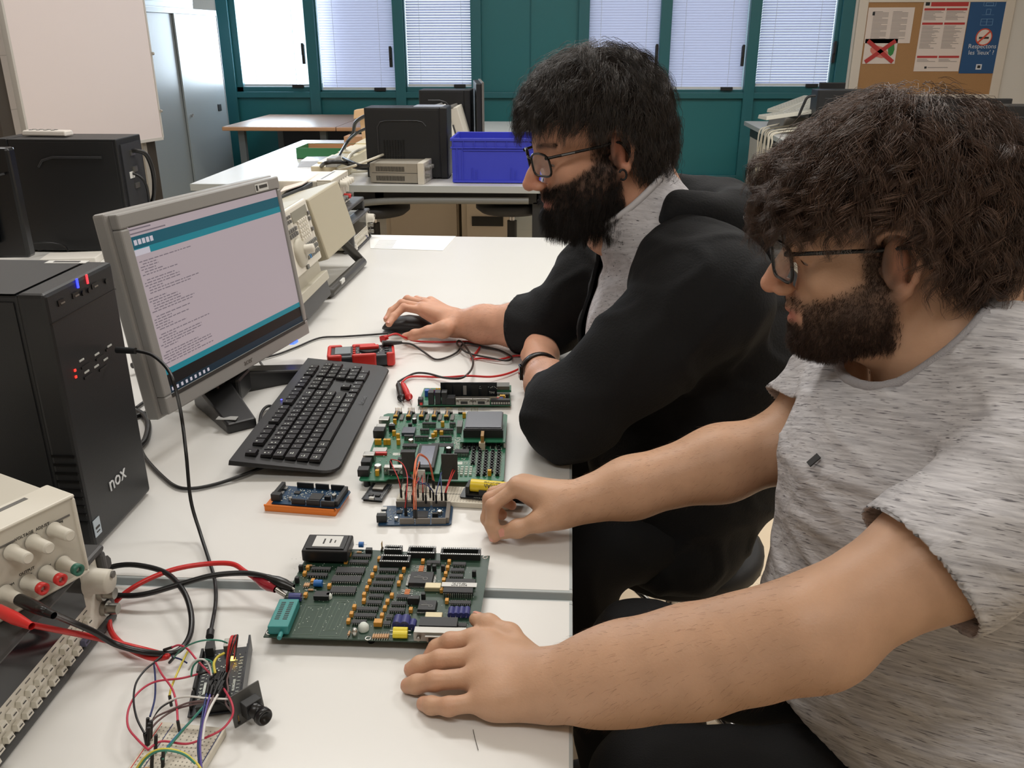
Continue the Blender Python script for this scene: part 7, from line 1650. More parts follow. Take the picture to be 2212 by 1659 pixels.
# left hand lying flat
def palm(F, W, K, wt=.019, th=.013, k=.014):     # from the wrist to four knuckles
    for i, q in enumerate(K): F.cone(W+(q-W)*.12+(K[min(i, 3)]-K[1])*.12, q, wt, th, k)
def flat_hand(F, W, fingers, thumb, rs):
    K = [np.array(f_[0]) for f_ in fingers]; palm(F, W, K, .021, .0125, .018)
    for i in range(3): F.cone(K[i]*.8+W*.2, K[i+1]*.8+W*.2, .0135, .0135, .014)
    for f_, r in zip(fingers, rs): finger(F, f_, r, r*.80)
    finger(F, thumb, .0135, .0085, .008)
FL = [[A3(1022, 1380, .776), A3(972, 1386, .774), A3(944, 1400, .764), A3(930, 1416, .758)],
      [A3(1024, 1420, .778), A3(950, 1425, .773), A3(908, 1437, .764), A3(889, 1446, .7585)],
      [A3(1028, 1464, .777), A3(940, 1471, .772), A3(900, 1478, .763), A3(882, 1481, .7585)],
      [A3(1046, 1514, .773), A3(970, 1526, .767), A3(932, 1524, .761), A3(915, 1520, .758)]]
TL = [A3(1150, 1425, .780), A3(1100, 1372, .782), A3(1056, 1350, .783), A3(1029, 1338, .781)]
flat_hand(F, WL2, FL, TL, [.0105, .0109, .0107, .0097])
F.ell(A3(1110, 1470, .772), (.040, .034, .018), None, .02); F.cone(A3(1165, 1510, .772), A3(1070, 1520, .768), .016, .013, .02)
# right hand, fingers curled under, thumb forward
FR_ = [[A3(1118, 1052, .822), A3(1064, 1092, .800), A3(1062, 1135, .775), A3(1068, 1160, .760)],
       [A3(1120, 1048, .815), A3(1058, 1078, .796), A3(1053, 1120, .770), A3(1062, 1142, .759)],
       [A3(1128, 1044, .806), A3(1066, 1066, .788), A3(1068, 1100, .766), A3(1084, 1112, .760)],
       [A3(1140, 1044, .796), A3(1084, 1058, .779), A3(1090, 1082, .764), A3(1106, 1092, .760)]]
TR = [A3(1196, 1112, .795), A3(1160, 1128, .787), A3(1118, 1142, .777), A3(1090, 1150, .769)]
palm(F, WR2, [f_[0] for f_ in FR_], .021, .0130, .018)
for f_, r in zip(FR_, (.0098, .0100, .0096, .0086)): finger(F, f_, r, r*.82)
finger(F, TR, .0140, .0092, .008); F.cone(WR2, TR[0], .018, .016, .02)
v, f = F.mesh(.0026); v = relax(v, f, 1, .4)
def beard2(q):
    x, y, z = (q-np.array([.010, 0, 0])).T; side = sstep(-.020-.50*(x-.020), -.040-.50*(x-.020), z)*sstep(-.02, .0, x)*(z > -.135)*sstep(-.03, -.012, x); sb = np.exp(-(((x-.008)/.013)**4))*sstep(.03, .0, z)*(z > -.06)*(np.abs(y) > .05)
    ch = sstep(-.083, -.095, z)*(x > .02); mo = np.exp(-(((z+.058)/.007)**2))*(x > .078)*np.exp(-((y/.03)**4)); w = np.maximum.reduce([side, sb, ch, mo*.8]); w = w*sstep(-.132, -.116, z+.35*np.clip(.05-x, -.05, .1)*-1); return w*np.clip(1-np.exp(-(((z+.073)/.009)**2))*(x > .07)*(np.abs(y) < .026), 0, 1)
SK2 = (204, 162, 132)
kn = [(f_[j], .009, (196, 122, 96), .45) for f_ in FL+FR_ for j in (0, 1)]+[(f_[3], .009, (216, 150, 128), .6) for f_ in FL+FR_]+[(EL2+np.array([0, 0, -.03]), .03, (196, 116, 90), .35)]
col = tinted(v, SK2, H2, lambda q: beard2(q)*(.85+.12*wav(q, 160, 3)), (58, 42, 34), kn)
body = np_mesh('body', v, f, SKIN, man2, col); BV2 = (v, f)
def nail(pts, r, nm, par, upv=(0, 0, 1)):
    a, b = np.array(pts[-2]), np.array(pts[-1]); d = unit(b-a); u = np.array(upv, float); u = unit(u-d*(u@d)); s_ = np.cross(d, u); q = MB(); c = b+u*r*.78-d*r*.25; rows = []
    for i in range(5):
        t = i/4-.5
        for j in range(5): w = j/4-.5; rows.append(tuple(c+d*t*r*1.5+s_*w*r*1.35*(1-.5*max(0, -t+.1))+u*(r*.24-(w*w)*r*1.1-abs(t)*r*.15)))
    q.add(rows, [(i*5+j, i*5+j+1, (i+1)*5+j+1, (i+1)*5+j) for i in range(4) for j in range(4)], 0, None, True); q.build('nail', nm, par, world=True)
NAIL = mat('nail', (224, 160, 142), .25)
for f_, r in zip(FL, (.0078, .0082, .0079, .0070)): nail(f_, r, NAIL, man2)
nail(TL, .0088, NAIL, man2, (.2, .6, .7)); nail(TR, .0095, NAIL, man2, (-.1, -.75, .65)); nail(FR_[0], .008, NAIL, man2, (-.9, -.5, .1))
def eyes(H, man):
    for sy in (-1, 1):
        c = H[:3, 3]+H[3, 3]*(H[:3, :3]@np.array([.0760, sy*.0325, -.0035])); b = MB(); ax = tuple(H[:3, :3]@unit([1, 0, -.45]))
        b.lathe([(.0112*math.sin(t*math.pi/12), -.0112*math.cos(t*math.pi/12)) for t in range(13)], tuple(c), ax, 16); o = b.build('eye', mat('eye_white', (132, 118, 110), .2), man, world=True)  # eye white greyed, so the shade over the eyes is in its colour
        b = MB(); b.lathe([(.0055, .0099), (.004, .0108), (0, .0114)], tuple(c), ax, 14); b.build('iris', mat('iris_brown', (52, 34, 24), .1), o, world=True)
eyes(H2, man2)
# T-shirt
def fold_disp(amp, seeds, center=None):
    def d(P): return amp*(np.maximum(0, 1-np.abs(wav(P*np.array([1, 1, 1.5]), 26, seeds))*3.2)*.8+wav(P, 17, seeds+1)*.6+wav(P, 45, seeds+2)*.12)
    return d
S = Field(); S.disp = fold_disp(.0052, 11); S.dmax = .01
S.cone(SL2+np.array([0, 0, .004]), SR2+np.array([0, 0, .004]), .072, .072, .05); S.cone(NB+np.array([.01, 0, -.012]), SL2, .070, .074, .05); S.cone(NB+np.array([.01, 0, -.012]), SR2, .070, .074, .05)
S.ell((.430, .945, .87), (.158, .190, .165), None, .07); S.ell((.425, .955, .93), (.150, .17, .11), None, .06); S.ell((.435, .93, .71), (.178, .185, .16), None, .07); S.ell((.505, .91, .60), (.20, .205, .15), None, .07); S.ell((.475, .94, .87), (.15, .195, .185), None, .06); S.ell((.515, .92, .68), (.18, .20, .18), None, .06)
dU = unit(EL2-SL2); HL = SL2+(EL2-SL2)*.60; S.cone(SL2, HL+dU*.03, .070, .066, .04); dR = unit(ER2-SR2); HR = SR2+(ER2-SR2)*.75; S.cone(SR2, HR+dR*.03, .068, .068, .04)
nk = unit(p2(-.03, 0, -.05)-NB)
nlc = NB+nk*.018+np.array([-.005, 0, .012]); nln = unit(nk+np.array([-.30, 0, .1]))
tee = shell(S, .0042, [(HL, unit(dU+np.array([0, 0, -.15])), HL+dU*.03, .14), (HR, dR, HR+dR*.03, .13), (nlc, nln, nlc+nln*.05, .125), ((.30, .93, .635), (-.47, 0, -.88), (.4, .9, .45), .6)], 'tshirt', TEE2, man2, .0035)
# ribbed collar
def collar(c, n, rad, r, m, par, k=44):
    n = unit(n); x = unit(np.array([-1., 0, 0])-n*(-n[0])); y = np.cross(n, x); q = RIM-c; q = q[(np.linalg.norm(q, axis=1) < rad)]; t = np.arctan2(q@y, q@x); pts = []
    for a in np.linspace(-np.pi, np.pi, k, endpoint=False):
        w = np.exp(-((np.angle(np.exp(1j*(t-a)))/.11)**2)); pts.append(c+(q*w[:, None]).sum(0)/(w.sum()+1e-9))
    P_ = np.array(pts); P_ = (np.roll(P_, 1, 0)+P_*2+np.roll(P_, -1, 0))/4; P_ = [tuple(p) for p in P_]+[tuple(P_[0])]
    b = MB(); b.tube(P_, r, 8, spline=False); return b.build('collar', m, par, world=True)
collar(nlc, nln, .165, .0062, mat('collar_rib', (172, 169, 172), .85, bump=.8, bscale=700), man2)
b = MB(); q = AY(1762, 998, .80); mm_ = frame(tuple(AY(1762, 998, float(.80))), (0.0, 0, 1), (-.6, -.8, 0))
# small dark flag on the hem of the chest, set on the cloth
g0 = AY(1762, 998, .9); dr = unit(g0-CAM); lo_, t_ = None, .5
tt = np.linspace(.5, 1.6, 1200); PP = CAM+tt[:, None]*dr; dv = S.ev(PP); hit = np.argmax(dv < .004)
c = PP[hit]; n_ = S.grad(c[None])[0]; up = np.array([.35, .0, 1.0]); up = unit(up-n_*(up@n_)); sx_ = np.cross(up, n_); b.box((-.0045, -.0075, 0), (.0045, .0075, .0015), 0, frame(tuple(c+n_*.003), sx_, up)); b.build('emblem', mat('flag_dark', (36, 36, 38), .6), man2, world=True)
# trousers
J = Field(); J.disp = fold_disp(.004, 31); J.dmax = .01
PV = np.array([.60, .88, .545]); KR = A3(1290, 1440, .53); KL = A3(1330, 1600, .52)
J.ell(PV, (.155, .185, .125), None, .05)
KR = np.array([.12, 1.07, .540]); KL = np.array([.12, .83, .525])
J.cone(PV+np.array([-.04, .11, .01]), KR, .092, .072, .05); J.cone(PV+np.array([-.04, -.08, 0]), KL, .095, .072, .05)
for K_, Ft in ((KR, np.array([.27, 1.03, .09])), (KL, np.array([.33, .74, .09]))): J.cone(K_, K_*.45+Ft*.55, .068, .060, .03); J.cone(K_*.45+Ft*.55, Ft, .060, .048, .03)
v, f = J.mesh(.006); v = relax(v, f, 2); np_mesh('trousers', v, f, JEANS, man2)
SHOE = mat('shoe_dark', (34, 33, 33), .6)
def shoe(man, x, y, yaw, nm='shoe'):
    Q_ = Field(); c, s = math.cos(yaw), math.sin(yaw); w = lambda a, b_, z: np.array([x+a*c-b_*s, y+a*s+b_*c, z])
    Q_.cone(w(0, 0, .05), w(.14, 0, .035), .042, .036, .02); Q_.cone(w(-.05, 0, .045), w(0, 0, .05), .038, .042, .02); Q_.cone(w(-.02, 0, .06), w(-.02, 0, .11), .04, .045, .02); Q_.cone(w(.14, 0, .035), w(.18, 0, .032), .036, .028, .02); Q_.cone(w(0, 0, -.2), w(0, 0, -.06), .3, .06, .01, -1)
    v, f = Q_.mesh(.007); v[:, 2] = np.maximum(v[:, 2], .004); return np_mesh(nm, v, f, SHOE, man)
shoe(man2, .25, 1.03, math.pi); shoe(man2, .31, .74, math.pi)
# hair: a springy mop
rng = np.random.RandomState(7)
def scalp_field(H, grow_=0.0):
    G = Field(); R = H[:3, :3]; s = H[3, 3]; w = lambda x, y, z: H[:3, 3]+s*(R@np.array([x, y, z])); RT = R.T
    G.ell(w(-.014, 0, .030), [(.102+grow_)*s, (.080+grow_)*s, (.092+grow_)*s], RT); G.ell(w(.026, 0, .034), [(.062+grow_)*s, (.066+grow_)*s, (.064+grow_)*s], RT, .02); G.ell(w(-.055, 0, -.03), [(.055+grow_*.6)*s, (.064+grow_*.6)*s, (.055+grow_*.6)*s], RT, .02); return G, w
def loc_of(H): return lambda P: hloc(H, P)
def hairline(q, front=.052, temple=.020, nape=-.078, ear=.030):
    x, y, z = q.T; lim = np.where(x > .045, front+(x-.085)*.2, np.where(x > -.020, ear+(x+.02)*(front-ear)/.09, nape+np.clip((x+.055)/.035, 0, 1)*(ear-nape)*.98)); return z > lim
def mop(H, name, man, rgb, big, nguide, kids, length, flowf, curl, curl_len, r0, mask, base_amp, base_seed, spread=.009, tip=.5, extra=None, lift=.5, jitter=.0009, keepout=.004):
    G0, w = scalp_field(H, .0); v0, f0 = G0.mesh(.006)
    roots = sample(v0, f0, lambda c: mask(hloc(H, c)).astype(float), nguide, rng); n = G0.grad(roots)
    Gb, _ = scalp_field(H, big*.72); Gb.disp = lambda P: base_amp*(wav(P, 95, base_seed)+.5*wav(P, 190, base_seed+1)); Gb.dmax = base_amp*1.6
    vb, fb = Gb.mesh(.004); q = hloc(H, vb); keep = mask(q-np.array([0, 0, 0])) ; fb = fb[keep[fb].all(1)]
    surf = lambda P, t: P+np.maximum(0, keepout+big*.8*min(1, t*2.5)-G0.ev(P))[:, None]*G0.grad(P)
    fl = flowf(G0, H); ln = length(hloc(H, roots)) if callable(length) else length
    Q, r, tint = grow(roots, n*lift+.001, ln, 11, fl, rng, curl, curl_len, kids, spread, r0, surf, tip=tip, jitter=jitter)
    def fl2(P, d, t):
        q = hloc(H, P); n_ = G0.grad(P); tl = (q-np.array([-.045, 0, .15]))@H[:3, :3].T; tl -= n_*(tl*n_).sum(1, keepdims=True); tl /= np.linalg.norm(tl, axis=1, keepdims=True)+1e-9; return d*.5+tl+np.stack([wav(P, 80, 91), wav(P, 80, 92), wav(P, 80, 93)], 1)*.8+rng.normal(size=P.shape)*.15
    r2 = sample(v0, f0, lambda c: mask(hloc(H, c)+np.array([0, 0, .004])).astype(float), 620, rng); n2 = G0.grad(r2); srf = lambda P, t: P+(big*.80+.003-G0.ev(P))[:, None]*G0.grad(P)
    sets = [(Q, r, tint), grow(r2+n2*big*.8, n2*.2, .034, 7, fl2, rng, .002, .03, 22, .013, r0, srf, tip=.8, jitter=.0012)]
    if extra: sets += extra(G0, w)
    return hair_obj(name, sets, hair_mat(name+'_'+man.name.replace('.', '_'), rgb), man, (vb, fb))
def mask2(q): return hairline(q, .058, .02, -.040, .036)
def flow2(G, H):
    R = H[:3, :3]
    def fl(P, d, t):
        q = hloc(H, P); n = G.grad(P); c = np.array([-.035, .0, .135]); tl = q-c; tl[:, 2] *= .55; tl[:, 0] += .02; tw = tl@R.T; tw -= n*(tw*n).sum(1, keepdims=True); tw /= np.linalg.norm(tw, axis=1, keepdims=True)+1e-9
        sw = np.stack([wav(P, 55, 5), wav(P, 55, 6), wav(P, 55, 7)], 1)*.85; fr_w = np.clip((q[:, 0]-.03)/.05, 0, 1)[:, None]
        return d*.9+n*(.85-1.25*t)*(1-.55*np.clip((q[:, 2:3]-.09)/.03, 0, 1))+tw*.62+sw+np.array([0, 0, -.25-.35*t])*1.0+fr_w*(R[:, 0]*(.35-.5*t))
    return fl
def len2(q): return -.026*np.clip((-.065-q[:, 0])/.04, 0, 1)+-.022*np.exp(-((q[:, 0]-.005)/.03)**2)*np.clip((.085-q[:, 2])/.04, 0, 1)+.068+.030*np.clip((q[:, 2]-.02)/.09, 0, 1)+.012*np.clip(q[:, 0]/.08, 0, 1)-.044*np.clip((.0-q[:, 2])/.05, 0, 1)
def fringe2(G, w):
    n = 60; R0 = np.array([w(.080+rng.uniform(-.012, .006), rng.uniform(-.05, .062), .070+rng.uniform(-.004, .012)) for _ in range(n)]); nn = G.grad(R0); Rh = H2[:3, :3]
    def fl(P, d, t): return d+Rh[:, 0]*(.9-1.7*t)+np.array([0, 0, -.25-1.15*t])+np.stack([wav(P, 60, 15), wav(P, 60, 16), wav(P, 60, 17)], 1)*.9
    a = grow(R0, nn+Rh[:, 0]*.5, rng.uniform(.05, .085, n), 11, fl, rng, .0055, .038, 22, .005, .00026, tip=.35)
    return [a]
mop(H2, 'hair', man2, (84, 63, 51), .026, 760, 30, len2, flow2, .0095, .040, .00027, mask2, .0055, 3, spread=.009, tip=.16, extra=fringe2)
def beard_set(H, BV, bf, n, ln, r0, rgb, man, down=.9, kids=3, spread=.002, nm='beard', curl=.0008):
    v, f = BV; q = hloc(H, v); near = (np.linalg.norm(q, axis=1) < .17); ff = f[near[f].all(1)]
    roots = sample(v, ff, lambda c: np.clip(bf(hloc(H, c))-.12, 0, 1)*(np.abs(hloc(H, c)[:, 1]) < .078), n, rng); G = FLD; nn = G.grad(roots, .002); R = H[:3, :3]
    def fl(P, d, t): return d+np.array([0, 0, -down*.3])-R[:, 2]*down*.4+R[:, 0]*.12+np.stack([wav(P, 150, 25), wav(P, 150, 26), wav(P, 150, 27)], 1)*.35
    L = ln(hloc(H, roots)) if callable(ln) else ln*rng.uniform(.6, 1.2, n)
    S_ = grow(roots-nn*.001, nn, L, 6, fl, rng, curl, .01, kids, spread, r0, tip=.8, jitter=.0004); return hair_obj(nm, [S_], hair_mat(nm+'_'+man.name.replace('.', '_'), rgb, .5, .3), man)
FLD = F
beard_set(H2, BV2, beard2, 9500, lambda q: .004+.006*np.clip((-.06-q[:, 2])/.04, 0, 1), .00016, (62, 45, 36), man2)
def brows(H, man, rgb, n=160):
    R = H[:3, :3]; s = H[3, 3]; ps = []; ds = []
    for k in range(n):
        sy = rng.choice([-1, 1]); u = rng.uniform(0, 1); y = sy*(.012+.040*u); x = .094-.014*u-abs(y)*.12; z = .0175+.005*math.sin(u*2.4)+rng.uniform(-.003, .003); ps.append(H[:3, 3]+s*(R@np.array([x, y, z]))); ds.append(R@unit([.3-.3*u, sy*1.0, .35-.7*u]))
    ps = np.array(ps); ds = np.array(ds); S_ = grow(ps, ds, .009, 4, lambda P, d, t: d, rng, 0, .1, 3, .0016, .00018, tip=.9); hair_obj('eyebrows', [S_], MATS['beard_'+man.name.replace('.', '_')], man)
brows(H2, man2, None)
def arm_hair(man, BV, segs, n, rgb=(96, 70, 52), L=.009):
    v, f = BV; sets = []
    for (a, b_, up) in segs:
        a = np.array(a); b_ = np.array(b_); ax = b_-a; c = v[f].mean(1); t = (c-a)@ax/(ax@ax); d = np.linalg.norm(c-a-t[:, None]*ax, axis=1); ok = (t > -.05) & (t < 1.0) & (d < .075); ff = f[ok]
        roots = sample(v, ff, lambda c_: np.ones(len(c_)), n, rng); nn = FLD.grad(roots, .002); dd = -unit(ax)*-1
        S_ = grow(roots, nn*.5+unit(ax)*1.0, L*rng.uniform(.5, 1.2, n), 5, lambda P, d_, t_: d_-np.array(up)*.15, rng, .0003, .02, 1, .0001, .00006); sets.append(S_)
    hair_obj('arm_hair', sets, hair_mat('arm_hair_'+man.name.replace('.', '_'), rgb, .5, .2), man)
arm_hair(man2, BV2, [(EL2, WL2, (0, 0, 1)), (ER2, WR2, (0, 0, 1))], 1100)
gl2, gp = glasses(H2, man2, .054, .041, fwd=.006); tag(gl2, 'dark rectangular glasses on the curly haired man', 'glasses')
text('HUGO BOSS', .0062, mat('temple_letter', (104, 104, 102), .5), gl2, frame(gp(.058, .0745, .0072), np.array(gp(.03, .079, .0065))-np.array(gp(.08, .07, .0077)), H2[:3, 2]), world=True, ext=.0001)

# ================= further man, black hooded jacket
H1 = head_matrix((.039, 1.500, 1.222), .33, .24, 0, 1.02)
man1 = thing('person', 'bearded man in glasses and a black hooded jacket, working the mouse at the table', 'person', (.42, 1.62, .0))
F = Field(); FLD = F; p1 = head_field(F, H1)
NB1 = np.array([.125, 1.522, 1.100])
F.slab(p1(-.035, 0, -.045), NB1, (.064, .060), (.078, .072), H1[:3, :3].T, .03); F.cone(p1(.03, 0, -.09), NB1+np.array([-.05, 0, -.02]), .03, .05, .04); F.cone(p1(-.06, 0, -.03), NB1+np.array([.03, 0, -.01]), .052, .06, .03)
SL1, SR1 = np.array([.225, 1.33, 1.015]), np.array([.145, 1.745, 1.015])
EL1, ER1 = A3(1235, 905, .815), np.array([.06, 1.80, .815])
WL1, WR1 = A3(1166, 800, .790), A3(985, 699, .790)
ER1 = A3(1190, 705, .82)
F.cone(SL1, SR1, .058, .058, .05); F.cone(NB1, SL1, .042, .052, .04); F.cone(NB1, SR1, .042, .052, .04); F.ell((.215, 1.54, .85), (.13, .17, .17), None, .06); F.ell((.28, 1.55, .64), (.16, .18, .16), None, .06)
limb(F, SL1, EL1, WL1, .055, .045, .049, .030); limb(F, SR1, ER1, WR1, .055, .045, .047, .030)
FM = [[A3(916, 672, .812), A3(872, 664, .815), A3(850, 684, .800), A3(840, 700, .790)], [A3(912, 664, .815), A3(868, 655, .815), A3(846, 672, .800), A3(835, 690, .786)],
      [A3(918, 656, .812), A3(880, 646, .808), A3(862, 660, .790), A3(856, 672, .775)], [A3(930, 652, .805), A3(900, 646, .795), A3(886, 658, .780), A3(880, 668, .768)]]
TM = [A3(958, 712, .792), A3(926, 716, .788), A3(896, 723, .778), A3(877, 727, .768)]
palm(F, WR1, [f_[0] for f_ in FM], .022, .0135, .018)
for f_, r in zip(FM, (.0096, .0098, .0094, .0084)): finger(F, f_, r, r*.8)
finger(F, TM, .0135, .009, .008); F.cone(WR1, TM[0], .02, .017, .02)
FX = [[A3(1150, 744, .805), A3(1160, 727, .800), A3(1178, 728, .785), A3(1186, 738, .775)], [A3(1160, 738, .808), A3(1176, 724, .800), A3(1192, 728, .785), A3(1198, 738, .775)],
      [A3(1172, 740, .805), A3(1190, 731, .797), A3(1203, 738, .783), A3(1206, 746, .774)], [A3(1186, 745, .798), A3(1200, 742, .790), A3(1210, 750, .78), A3(1212, 758, .772)]]
palm(F, WL1, [f_[0] for f_ in FX], .024, .015, .018)
for f_ in FX: finger(F, f_, .0095, .008)
finger(F, [A3(1158, 790, .785), A3(1140, 768, .785), A3(1146, 748, .782), A3(1160, 740, .778)], .013, .009, .008); F.ell(A3(1170, 768, .79), (.034, .034, .022), None, .02)
v, f = F.mesh(.0032); v = relax(v, f, 1, .4); BV1 = (v, f)
def beard1(q):
    x, y, z = q.T; side = sstep(-.012-.38*(x-.02), -.026-.38*(x-.02), z)*sstep(-.018, -.004, x); sb = np.exp(-(((x-.010)/.016)**4))*sstep(.045, .02, z)*(z > -.06)*(np.abs(y) > .045)
    ch = sstep(-.080, -.088, z)*(x > .02); mo = sstep(-.048, -.054, z)*(x > .075)*(np.abs(y) < .034); w = np.maximum.reduce([side, sb, ch, mo]); return w*np.clip(1-np.exp(-(((z+.0735)/.0075)**2))*(x > .07)*(np.abs(y) < .022), 0, 1)*(z > -.14)
kn = [(f_[j], .009, (206, 120, 100), .5) for f_ in FM+FX for j in (0, 1)]
col = tinted(v, (212, 160, 132), H1, lambda q: beard1(q)*.85, (44, 36, 32), kn+[(A3(1165, 745, .8), .03, (206, 110, 92), .4)])
np_mesh('body', v, f, SKIN, man1, col); eyes(H1, man1)
for f_ in FM[:2]: nail(f_, .008, NAIL, man1, (-.5, -.3, .9))
nail(TM, .009, NAIL, man1, (-.1, -.6, .8))
# jacket and shirt
nk1 = unit(p1(-.03, 0, -.05)-NB1)
fw1 = unit([-1, -.18, 0]); lat1 = np.array([-fw1[1], fw1[0], 0])      # torso turned a little to the camera
def jacket(S, o=0):
    S.cone(SL1, SR1, .078+o, .078+o, .05); S.cone(NB1+np.array([.01, 0, -.02]), SL1, .070+o, .078+o, .05); S.cone(NB1+np.array([.01, 0, -.02]), SR1, .070+o, .078+o, .05)
    S.ell((.195, 1.545, .87), (.165+o, .195+o, .185+o), None, .07); S.ell((.285, 1.53, .86), (.150+o, .205+o, .20+o), None, .07); S.ell((.235, 1.54, .66), (.185+o, .205+o, .18+o), None, .07); S.ell((.27, 1.54, .66), (.135+o, .195+o, .17+o), None, .07)
    return S
S = jacket(Field()); S.disp = fold_disp(.0065, 51); S.dmax = .012
S.ell((.22, 1.52, .49), (.14, .18, .10), None, .06); S.cone(NB1, NB1+nk1*.06, .092, .086, .03)
for (Sx, Ex, Wx, e_, cu) in ((SL1, EL1, WL1, .070, .30), (SR1, ER1, WR1, .060, .32)):
    m1 = Sx*.5+Ex*.5; C_ = Ex+(Wx-Ex)*cu; dd = unit(Wx-Ex); S.cone(Sx, m1, .078, .076, .04); S.cone(m1, Ex+np.array([0, 0, .012]), .076, e_, .04); S.cone(Ex+np.array([0, 0, .008]), C_+dd*.03, e_, .058 if cu == .30 else .056, .03)
    if cu == .30: CL_, DL_ = C_, dd
    else: CR_, DR_ = C_, dd
yc = 1.52
def open_front(v):
    q = v-np.array([NB1[0], NB1[1], 0]); la = q@lat1; fo = q@fw1; t = np.clip((1.06-v[:, 2])/.30, 0, 1); hi_ = np.clip((v[:, 2]-1.0)/.12, 0, 1)
    return (la < .128-.055*t) & (la > -.050) & (fo > .01-.10*hi_) & (v[:, 2] > .70)
shell(S, .005, [(CL_, DL_, CL_+DL_*.03, .13), (CR_, DR_, CR_+DR_*.03, .12), (NB1+nk1*.035, nk1, NB1+nk1*.08, .13), ((.3, 1.5, .40), (0, 0, -1), (.3, 1.5, .3), .6)], 'jacket', BLACKC, man1, .006, drop=open_front)
JF = S
# hood lying on the shoulders
Hd = Field(); Hd.disp = lambda P: .006*np.maximum(0, 1-np.abs(wav(P, 30, 71))*3)+.003*wav(P, 40, 72); Hd.dmax = .01
c0 = NB1+np.array([.035, 0, .040]); pts = []; rs = []
for i, t in enumerate(np.linspace(-2.55, 2.55, 17)):
    a = fw1*math.cos(t+math.pi)*-1; u = -fw1*math.cos(t)+lat1*(math.sin(t) if abs(t) < 1.57 else math.copysign(1.08, t)); back = math.cos(t)
    pts.append(c0+u*(.094+.050*max(0, back))+np.array([0, 0, -.050*back-.27*max(0, -back)])); rs.append(.011+.031*max(0, back+.2)/1.2)
Hd.chain(pts, rs, .03); hb = AY(1585, 485, 1.50); Hd.ell(c0-fw1*.165+np.array([0, 0, -.085]), (.085, .125, .046), None, .04); Hd.cone(c0-fw1*.13+lat1*.10+np.array([0, 0, -.06]), c0-fw1*.13-lat1*.10+np.array([0, 0, -.06]), .05, .05, .04)
v, f = Hd.mesh(.005); v = relax(v, f, 2); np_mesh('hood', v, f, BLACKC, man1)
T = jacket(Field(), -.010); T.cone(NB1, NB1+nk1*.07, .086, .078, .03); T.disp = fold_disp(.004, 61); T.dmax = .01
shell(T, .0045, [(NB1+nk1*.045+fw1*.0, unit(nk1+fw1*.25), NB1+nk1*.10, .115), ((.3, 1.5, .5), (0, 0, -1), (.3, 1.5, .4), .5)], 'tshirt', TEE1, man1, .003)
collar(NB1+nk1*.045, unit(nk1+fw1*.25), .115, .0058, mat('collar_pale', (206, 204, 208), .85), man1)
# cuffs, zip, cords
for (c, d, r_) in ((CL_, DL_, .059), (CR_, DR_, .057)):
    x = unit(np.cross(d, [0, 0, 1])); y = np.cross(d, x); b = MB(); b.tube([tuple(c+x*r_*math.cos(t)+y*r_*math.sin(t)) for t in np.linspace(0, 2*math.pi, 25)], .005, 8, spline=False); b.build('cuff', BLACKC, man1, world=True)
# trousers and shoes
J = Field(); J.disp = fold_disp(.005, 81); J.dmax = .01; PV1 = np.array([.27, 1.56, .55]); J.ell(PV1, (.13, .175, .12), None, .05)
K1, K2 = np.array([.03, 1.36, .50]), np.array([.00, 1.74, .50])
J.cone(PV1+np.array([-.02, -.1, 0]), K1, .09, .068, .05); J.cone(PV1+np.array([-.02, .1, 0]), K2, .09, .068, .05)
for K_, Ft in ((K1, np.array([.10, 1.30, .09])), (K2, np.array([.0, 1.76, .09]))): J.cone(K_, K_*.45+Ft*.55, .066, .058, .03); J.cone(K_*.45+Ft*.55, Ft, .058, .048, .03)
v, f = J.mesh(.007); v = relax(v, f, 2); np_mesh('trousers', v, f, JEANS, man1); shoe(man1, .08, 1.30, math.pi); shoe(man1, -.02, 1.76, math.pi)
# wrist band
d = unit(WL1-EL1); c = WL1-d*.005; x = unit(np.cross(d, [0, 0, 1])); y = np.cross(d, x); b = MB(); ringp = []
for t in np.linspace(0, 2*math.pi, 33):
    q = c+x*.036*math.cos(t)+y*.033*math.sin(t); ringp.append(q)
b.add([tuple(q+d*s_) for q in ringp for s_ in (-.008, .008)], [(2*i, 2*i+1, 2*i+3, 2*i+2) for i in range(32)], 0, None, True); o = b.build('wrist_band', mat('band_black', (22, 22, 24), .3), None, world=True); sd = o.modifiers.new('t', 'SOLIDIFY'); sd.thickness = .003; tag(o, 'black fitness band on the wrist of the bearded man', 'wristband')
M_ = frame(tuple(c-x*.037*0+y*.0-x*.036), d, y); b = MB(); b.box((-.010, -.014, -.002), (.010, .014, .005), 0, M_); b.build('tracker', mat('band_screen', (12, 12, 14), .08), o, world=True, bevel=.002)
# earring
q0 = np.array(p1(-.010, .088, -.044)); b = MB(); R1 = H1[:3, :3]; b.tube([tuple(q0+R1[:, 0]*.006*math.cos(t)+R1[:, 2]*.008*math.sin(t)) for t in np.linspace(.6, 5.6, 14)], .0018, 8, spline=False); o = b.build('earring', DARK, None, world=True); tag(o, 'small black hoop earring in the ear of the bearded man', 'earring')
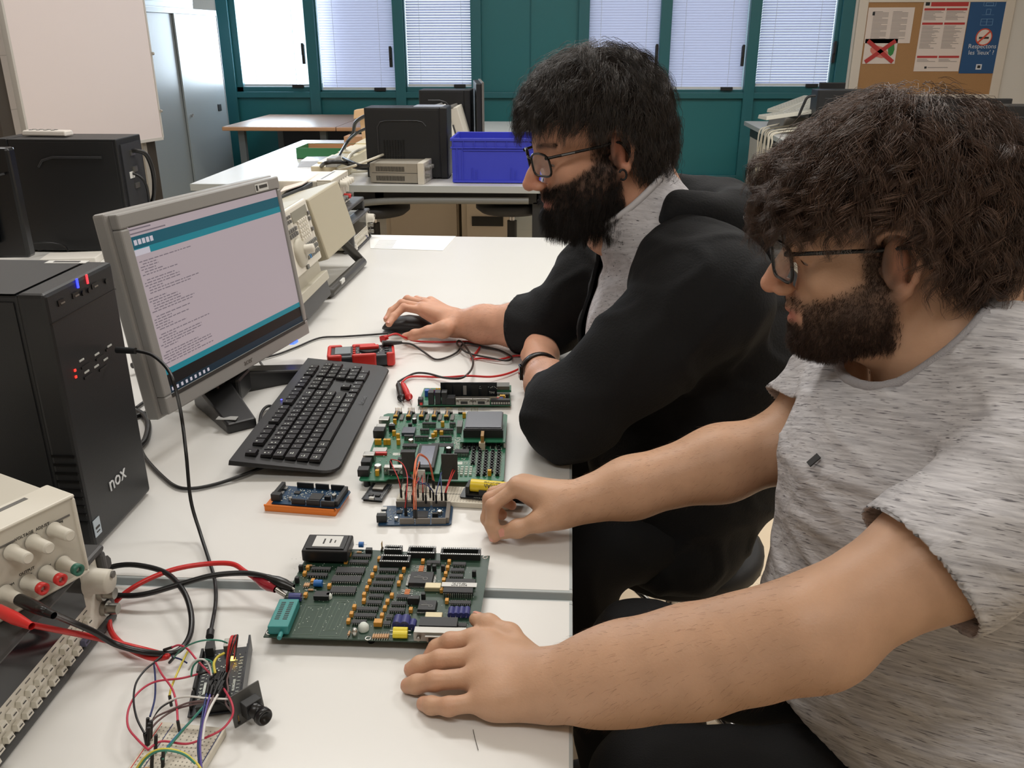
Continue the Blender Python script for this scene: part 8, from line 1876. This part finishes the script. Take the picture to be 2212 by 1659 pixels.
# hair of the further man
def mask1(q): return hairline(q, .060, .02, -.080, .030)
def flow1(G, H):
    R = H[:3, :3]
    def fl(P, d, t):
        q = hloc(H, P); n = G.grad(P); c = np.array([-.055, -.01, .135]); tl = q-c; tl[:, 2] *= .8; tw = tl@R.T; tw -= n*(tw*n).sum(1, keepdims=True); tw /= np.linalg.norm(tw, axis=1, keepdims=True)+1e-9
        sw = np.stack([wav(P, 60, 35), wav(P, 60, 36), wav(P, 60, 37)], 1)*.75; return d*.9+n*(.30-.55*t)+tw*1.0+sw+np.array([0, 0, -.18-.2*t])
    return fl
def len1(q): return .046+.018*np.clip((q[:, 2]-.02)/.09, 0, 1)-.018*np.clip((-.01-q[:, 2])/.05, 0, 1)-.014*np.exp(-((q[:, 0]+.0)/.03)**2)*np.clip((.085-q[:, 2])/.04, 0, 1)
def fringe1(G, w):
    n = 46; R0 = np.array([w(.082+rng.uniform(-.012, .004), rng.uniform(-.06, .055), .074+rng.uniform(-.006, .008)) for _ in range(n)]); nn = G.grad(R0); Rh = H1[:3, :3]
    def fl(P, d, t): return d+Rh[:, 0]*(.5-.9*t)+Rh[:, 1]*.15+np.array([0, 0, -.35-.5*t])+np.stack([wav(P, 50, 45), wav(P, 50, 46), wav(P, 50, 47)], 1)*.35
    return [grow(R0, nn+Rh[:, 0]*.3, rng.uniform(.03, .052, n), 11, fl, rng, .003, .04, 24, .006, .00026, tip=.3)]
mop(H1, 'hair', man1, (56, 49, 44), .025, 620, 26, len1, flow1, .0042, .045, .00026, mask1, .0030, 13, spread=.009, tip=.42, extra=fringe1, lift=.4)
beard_set(H1, BV1, beard1, 5200, lambda q: .009+.022*np.clip((-.045-q[:, 2])/.05, 0, 1), .00017, (38, 33, 31), man1, 1.0, 4, .003, curl=.0014)
brows(H1, man1, None)
arm_hair(man1, BV1, [(ER1, WR1, (0, 0, 1)), (EL1, WL1, (0, 0, 1))], 1300, (110, 84, 62), .011)
gl1, gp = glasses(H1, man1, .050, .036); tag(gl1, 'black glasses on the bearded man', 'glasses')
b = MB(); b.tube([gp(.075, .0715, .0085), gp(.055, .0765, .0080)], .0014, 6, spline=False); b.build('temple_inlay', mat('inlay_grey', (120, 122, 124), .4), gl1, world=True)
